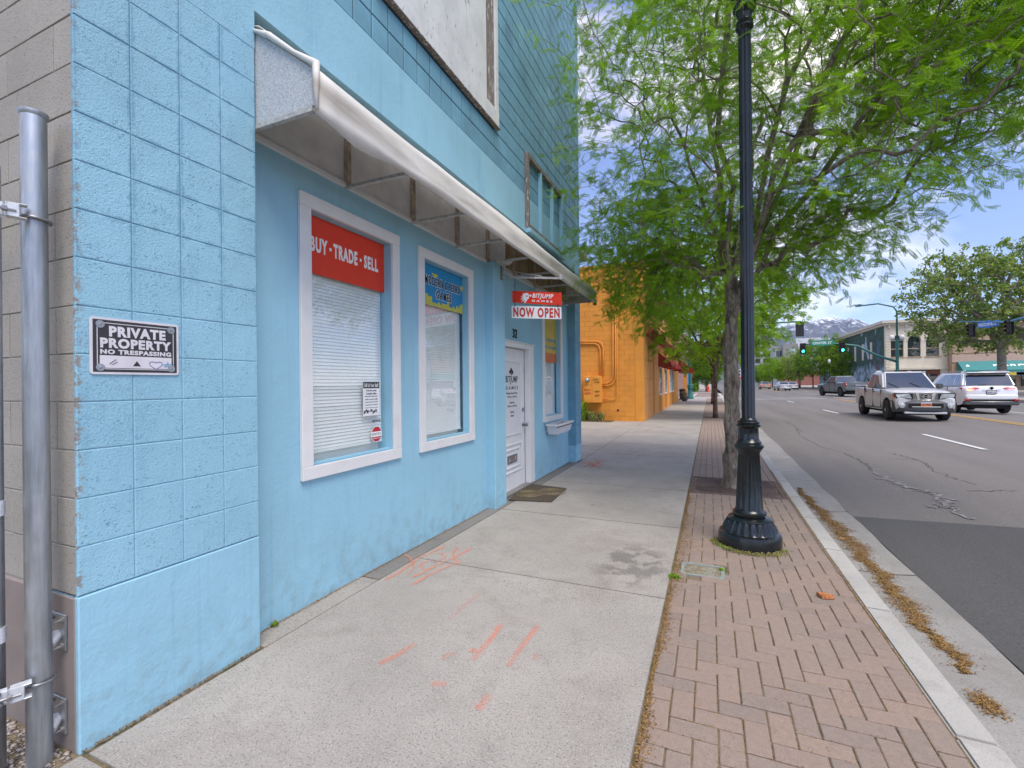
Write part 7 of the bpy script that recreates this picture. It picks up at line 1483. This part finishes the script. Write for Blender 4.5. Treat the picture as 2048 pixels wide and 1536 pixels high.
lp_ = b3(sv, 'licence_plate', (-2.478, -.17, .83), (-2.462, .17, .985), M['ink'], .004); b3(sv, 'plate_face', (-2.4815, -.15, .85), (-2.4785, .15, .965), simple('plate_white', (.55, .57, .62), .5), .0); o = ftext('E459 2Z', .26, .06, (0, 0, 0), '-X', M['ink'], sv, bold=.02); o.data.transform(Matrix.Translation((-2.483, 0, .90)))
m = MB(); m.lathe([(.07, 0), (.07, -.012), (.058, -.012), (.058, 0)], (-2.462, 0, 1.075), 20, axis='X'); m.build('emblem', M['chrome'], sv); b3(sv, 'tailgate_trim', (-2.475, -.30, .995), (-2.455, .30, 1.015), M['chrome'], .004)
m = MB(); m.tube([(-2.33, -.05, 1.20), (-2.30, .35, 1.22)], .012, 5); m.build('wiper', M['black'], sv); m = MB(); m.tube([(-1.2, .5, 1.76), (-1.55, .5, 1.84)], [.03, .01], 6); m.build('antenna', M['pearl'], sv)
sv.location = (11.2, 26.6 + 2.46, rz(11.2, 28)); sv.rotation_euler = (0, 0, R(90)); sv.scale = (1, 1, 1.06)

# --- slate pickup turning away
tk_ = empty('pickup_truck'); tag(tk_, 'slate grey pickup truck with long bed seen from behind at the crossing', 'pickup truck')
hw = 1.02; AR = [(1.90, .52, .43), (-1.85, .52, .43)]
shell(tk_, [(2.92, .55, .95, 1.02, .86), (2.8, .48, 1.12, 1.22, .98), (1.4, .46, 1.20, 1.28, 1.02), (1.2, .46, 1.25, 1.28, 1.02), (-.85, .46, 1.30, 1.33, 1.02), (-.95, .46, 1.36, 1.40, 1.02), (-2.8, .52, 1.36, 1.40, 1.02), (-2.92, .62, 1.34, 1.38, 1.0)], AR, M['slate'], hw)
cabin(tk_, 1.40, .60, -.72, -.92, 1.27, 2.0, .95, .76, M['slate'], [(.06, .40, .11, .40), (.44, .82, .44, .66)], zb2=1.35, rear=((.04, .10), (.96, .10), (.95, .90), (.05, .90)))
b3(tk_, 'bed_shade_box', (-2.8, -.86, 1.37), (-.98, .86, 1.415), M['under'], .0)  # dark slab standing in for the shaded hollow of the bed
wheels(tk_, [(1.9, 1), (1.9, -1), (-1.85, 1), (-1.85, -1)], .43, .30, 1.04)
lines(tk_, hw, [(1.25, .5, 1.25, 1.24), (.2, .5, .2, 1.28), (-.8, .9, -.8, 1.32), (-.93, .5, -.93, 1.38)])
for s_ in (-1, 1):
    mirror(tk_, 1.0, .98, 1.30, M['slate'], s_); b3(tk_, 'tail_light', (-2.955, s_ * .93 - .08, .98), (-2.80, s_ * .93 + .10, 1.34), M['red_lens'], .02); b3(tk_, 'tail_light_core', (-2.965, s_ * .93 - .04, 1.12), (-2.95, s_ * .93 + .05, 1.22), M['lamp_lens'], .0)
    for x in (.35, -.7): b3(tk_, 'door_handle', (x, s_ * 1.02 - .015, 1.12), (x + .18, s_ * 1.02 + .03, 1.155), M['slate'], .008)
b3(tk_, 'tailgate', (-2.945, -.80, .80), (-2.86, .80, 1.38), M['slate'], .015); b3(tk_, 'tailgate_recess', (-2.952, -.70, .98), (-2.94, .70, 1.10), M['dkplastic'], .0); b3(tk_, 'bumper', (-3.06, -.98, .58), (-2.80, .98, .76), M['dkplastic'], .04)
m = MB(); m.bar((-3.05, -.2, .50), (-3.05, .2, .50), .03, 8); m.build('tow_hitch', M['steel'], tk_)
tk_.location = (12.0, 55.2, rz(12, 55) + .02); tk_.rotation_euler = (0, 0, R(90 + 12.5))

# --- far saloons
def sedan(label, x, y, rzr, mat, lit):
    t = empty('saloon_car'); tag(t, label, 'car'); shell(t, [(2.35, .40, .68, .72, .72), (2.2, .28, .78, .84, .84), (1.2, .26, .90, .94, .89), (-1.4, .26, .95, 1.0, .90), (-2.2, .34, .95, 1.02, .86), (-2.38, .45, .85, .92, .78)], [(1.42, .37, .32), (-1.35, .37, .32)], mat, .89)
    cabin(t, 1.0, .30, -1.0, -1.75, .93, 1.46, .80, .60, mat, [(.10, .48, .30, .49), (.52, .90, .53, .66)], zb2=.98); wheels(t, [(1.42, 1), (1.42, -1), (-1.35, 1), (-1.35, -1)], .32, .20, .90)
    for s_ in (-1, 1): b3(t, 'tail_light', (-2.40, s_ * .66 - .15, .72), (-2.30, s_ * .66 + .15, .86), M['red_glow'] if lit else M['red_lens'], .01); b3(t, 'headlight', (2.28, s_ * .62 - .15, .62), (2.38, s_ * .62 + .15, .72), M['lamp_lens'], .01); mirror(t, .7, .84, .95, mat, s_)
    b3(t, 'bumper', (-2.42, -.80, .34), (-2.25, .80, .50), mat, .03); b3(t, 'licence_plate', (-2.41, -.16, .60), (-2.395, .16, .72), M['white_vinyl'], .0); t.location = (x, y, rz(x, y) + .01); t.rotation_euler = (0, 0, R(rzr)); return t
sedan('gold saloon car driving away, farthest left in the road', 9.9, 104, 90, M['gold'], True); sedan('silver saloon car driving away, middle one of the three far cars', 10.8, 87, 94, M['silver2'], False); sedan('pale saloon car partly hidden, rightmost of the three far cars', 13.6, 98, 90, M['silver2'], False)
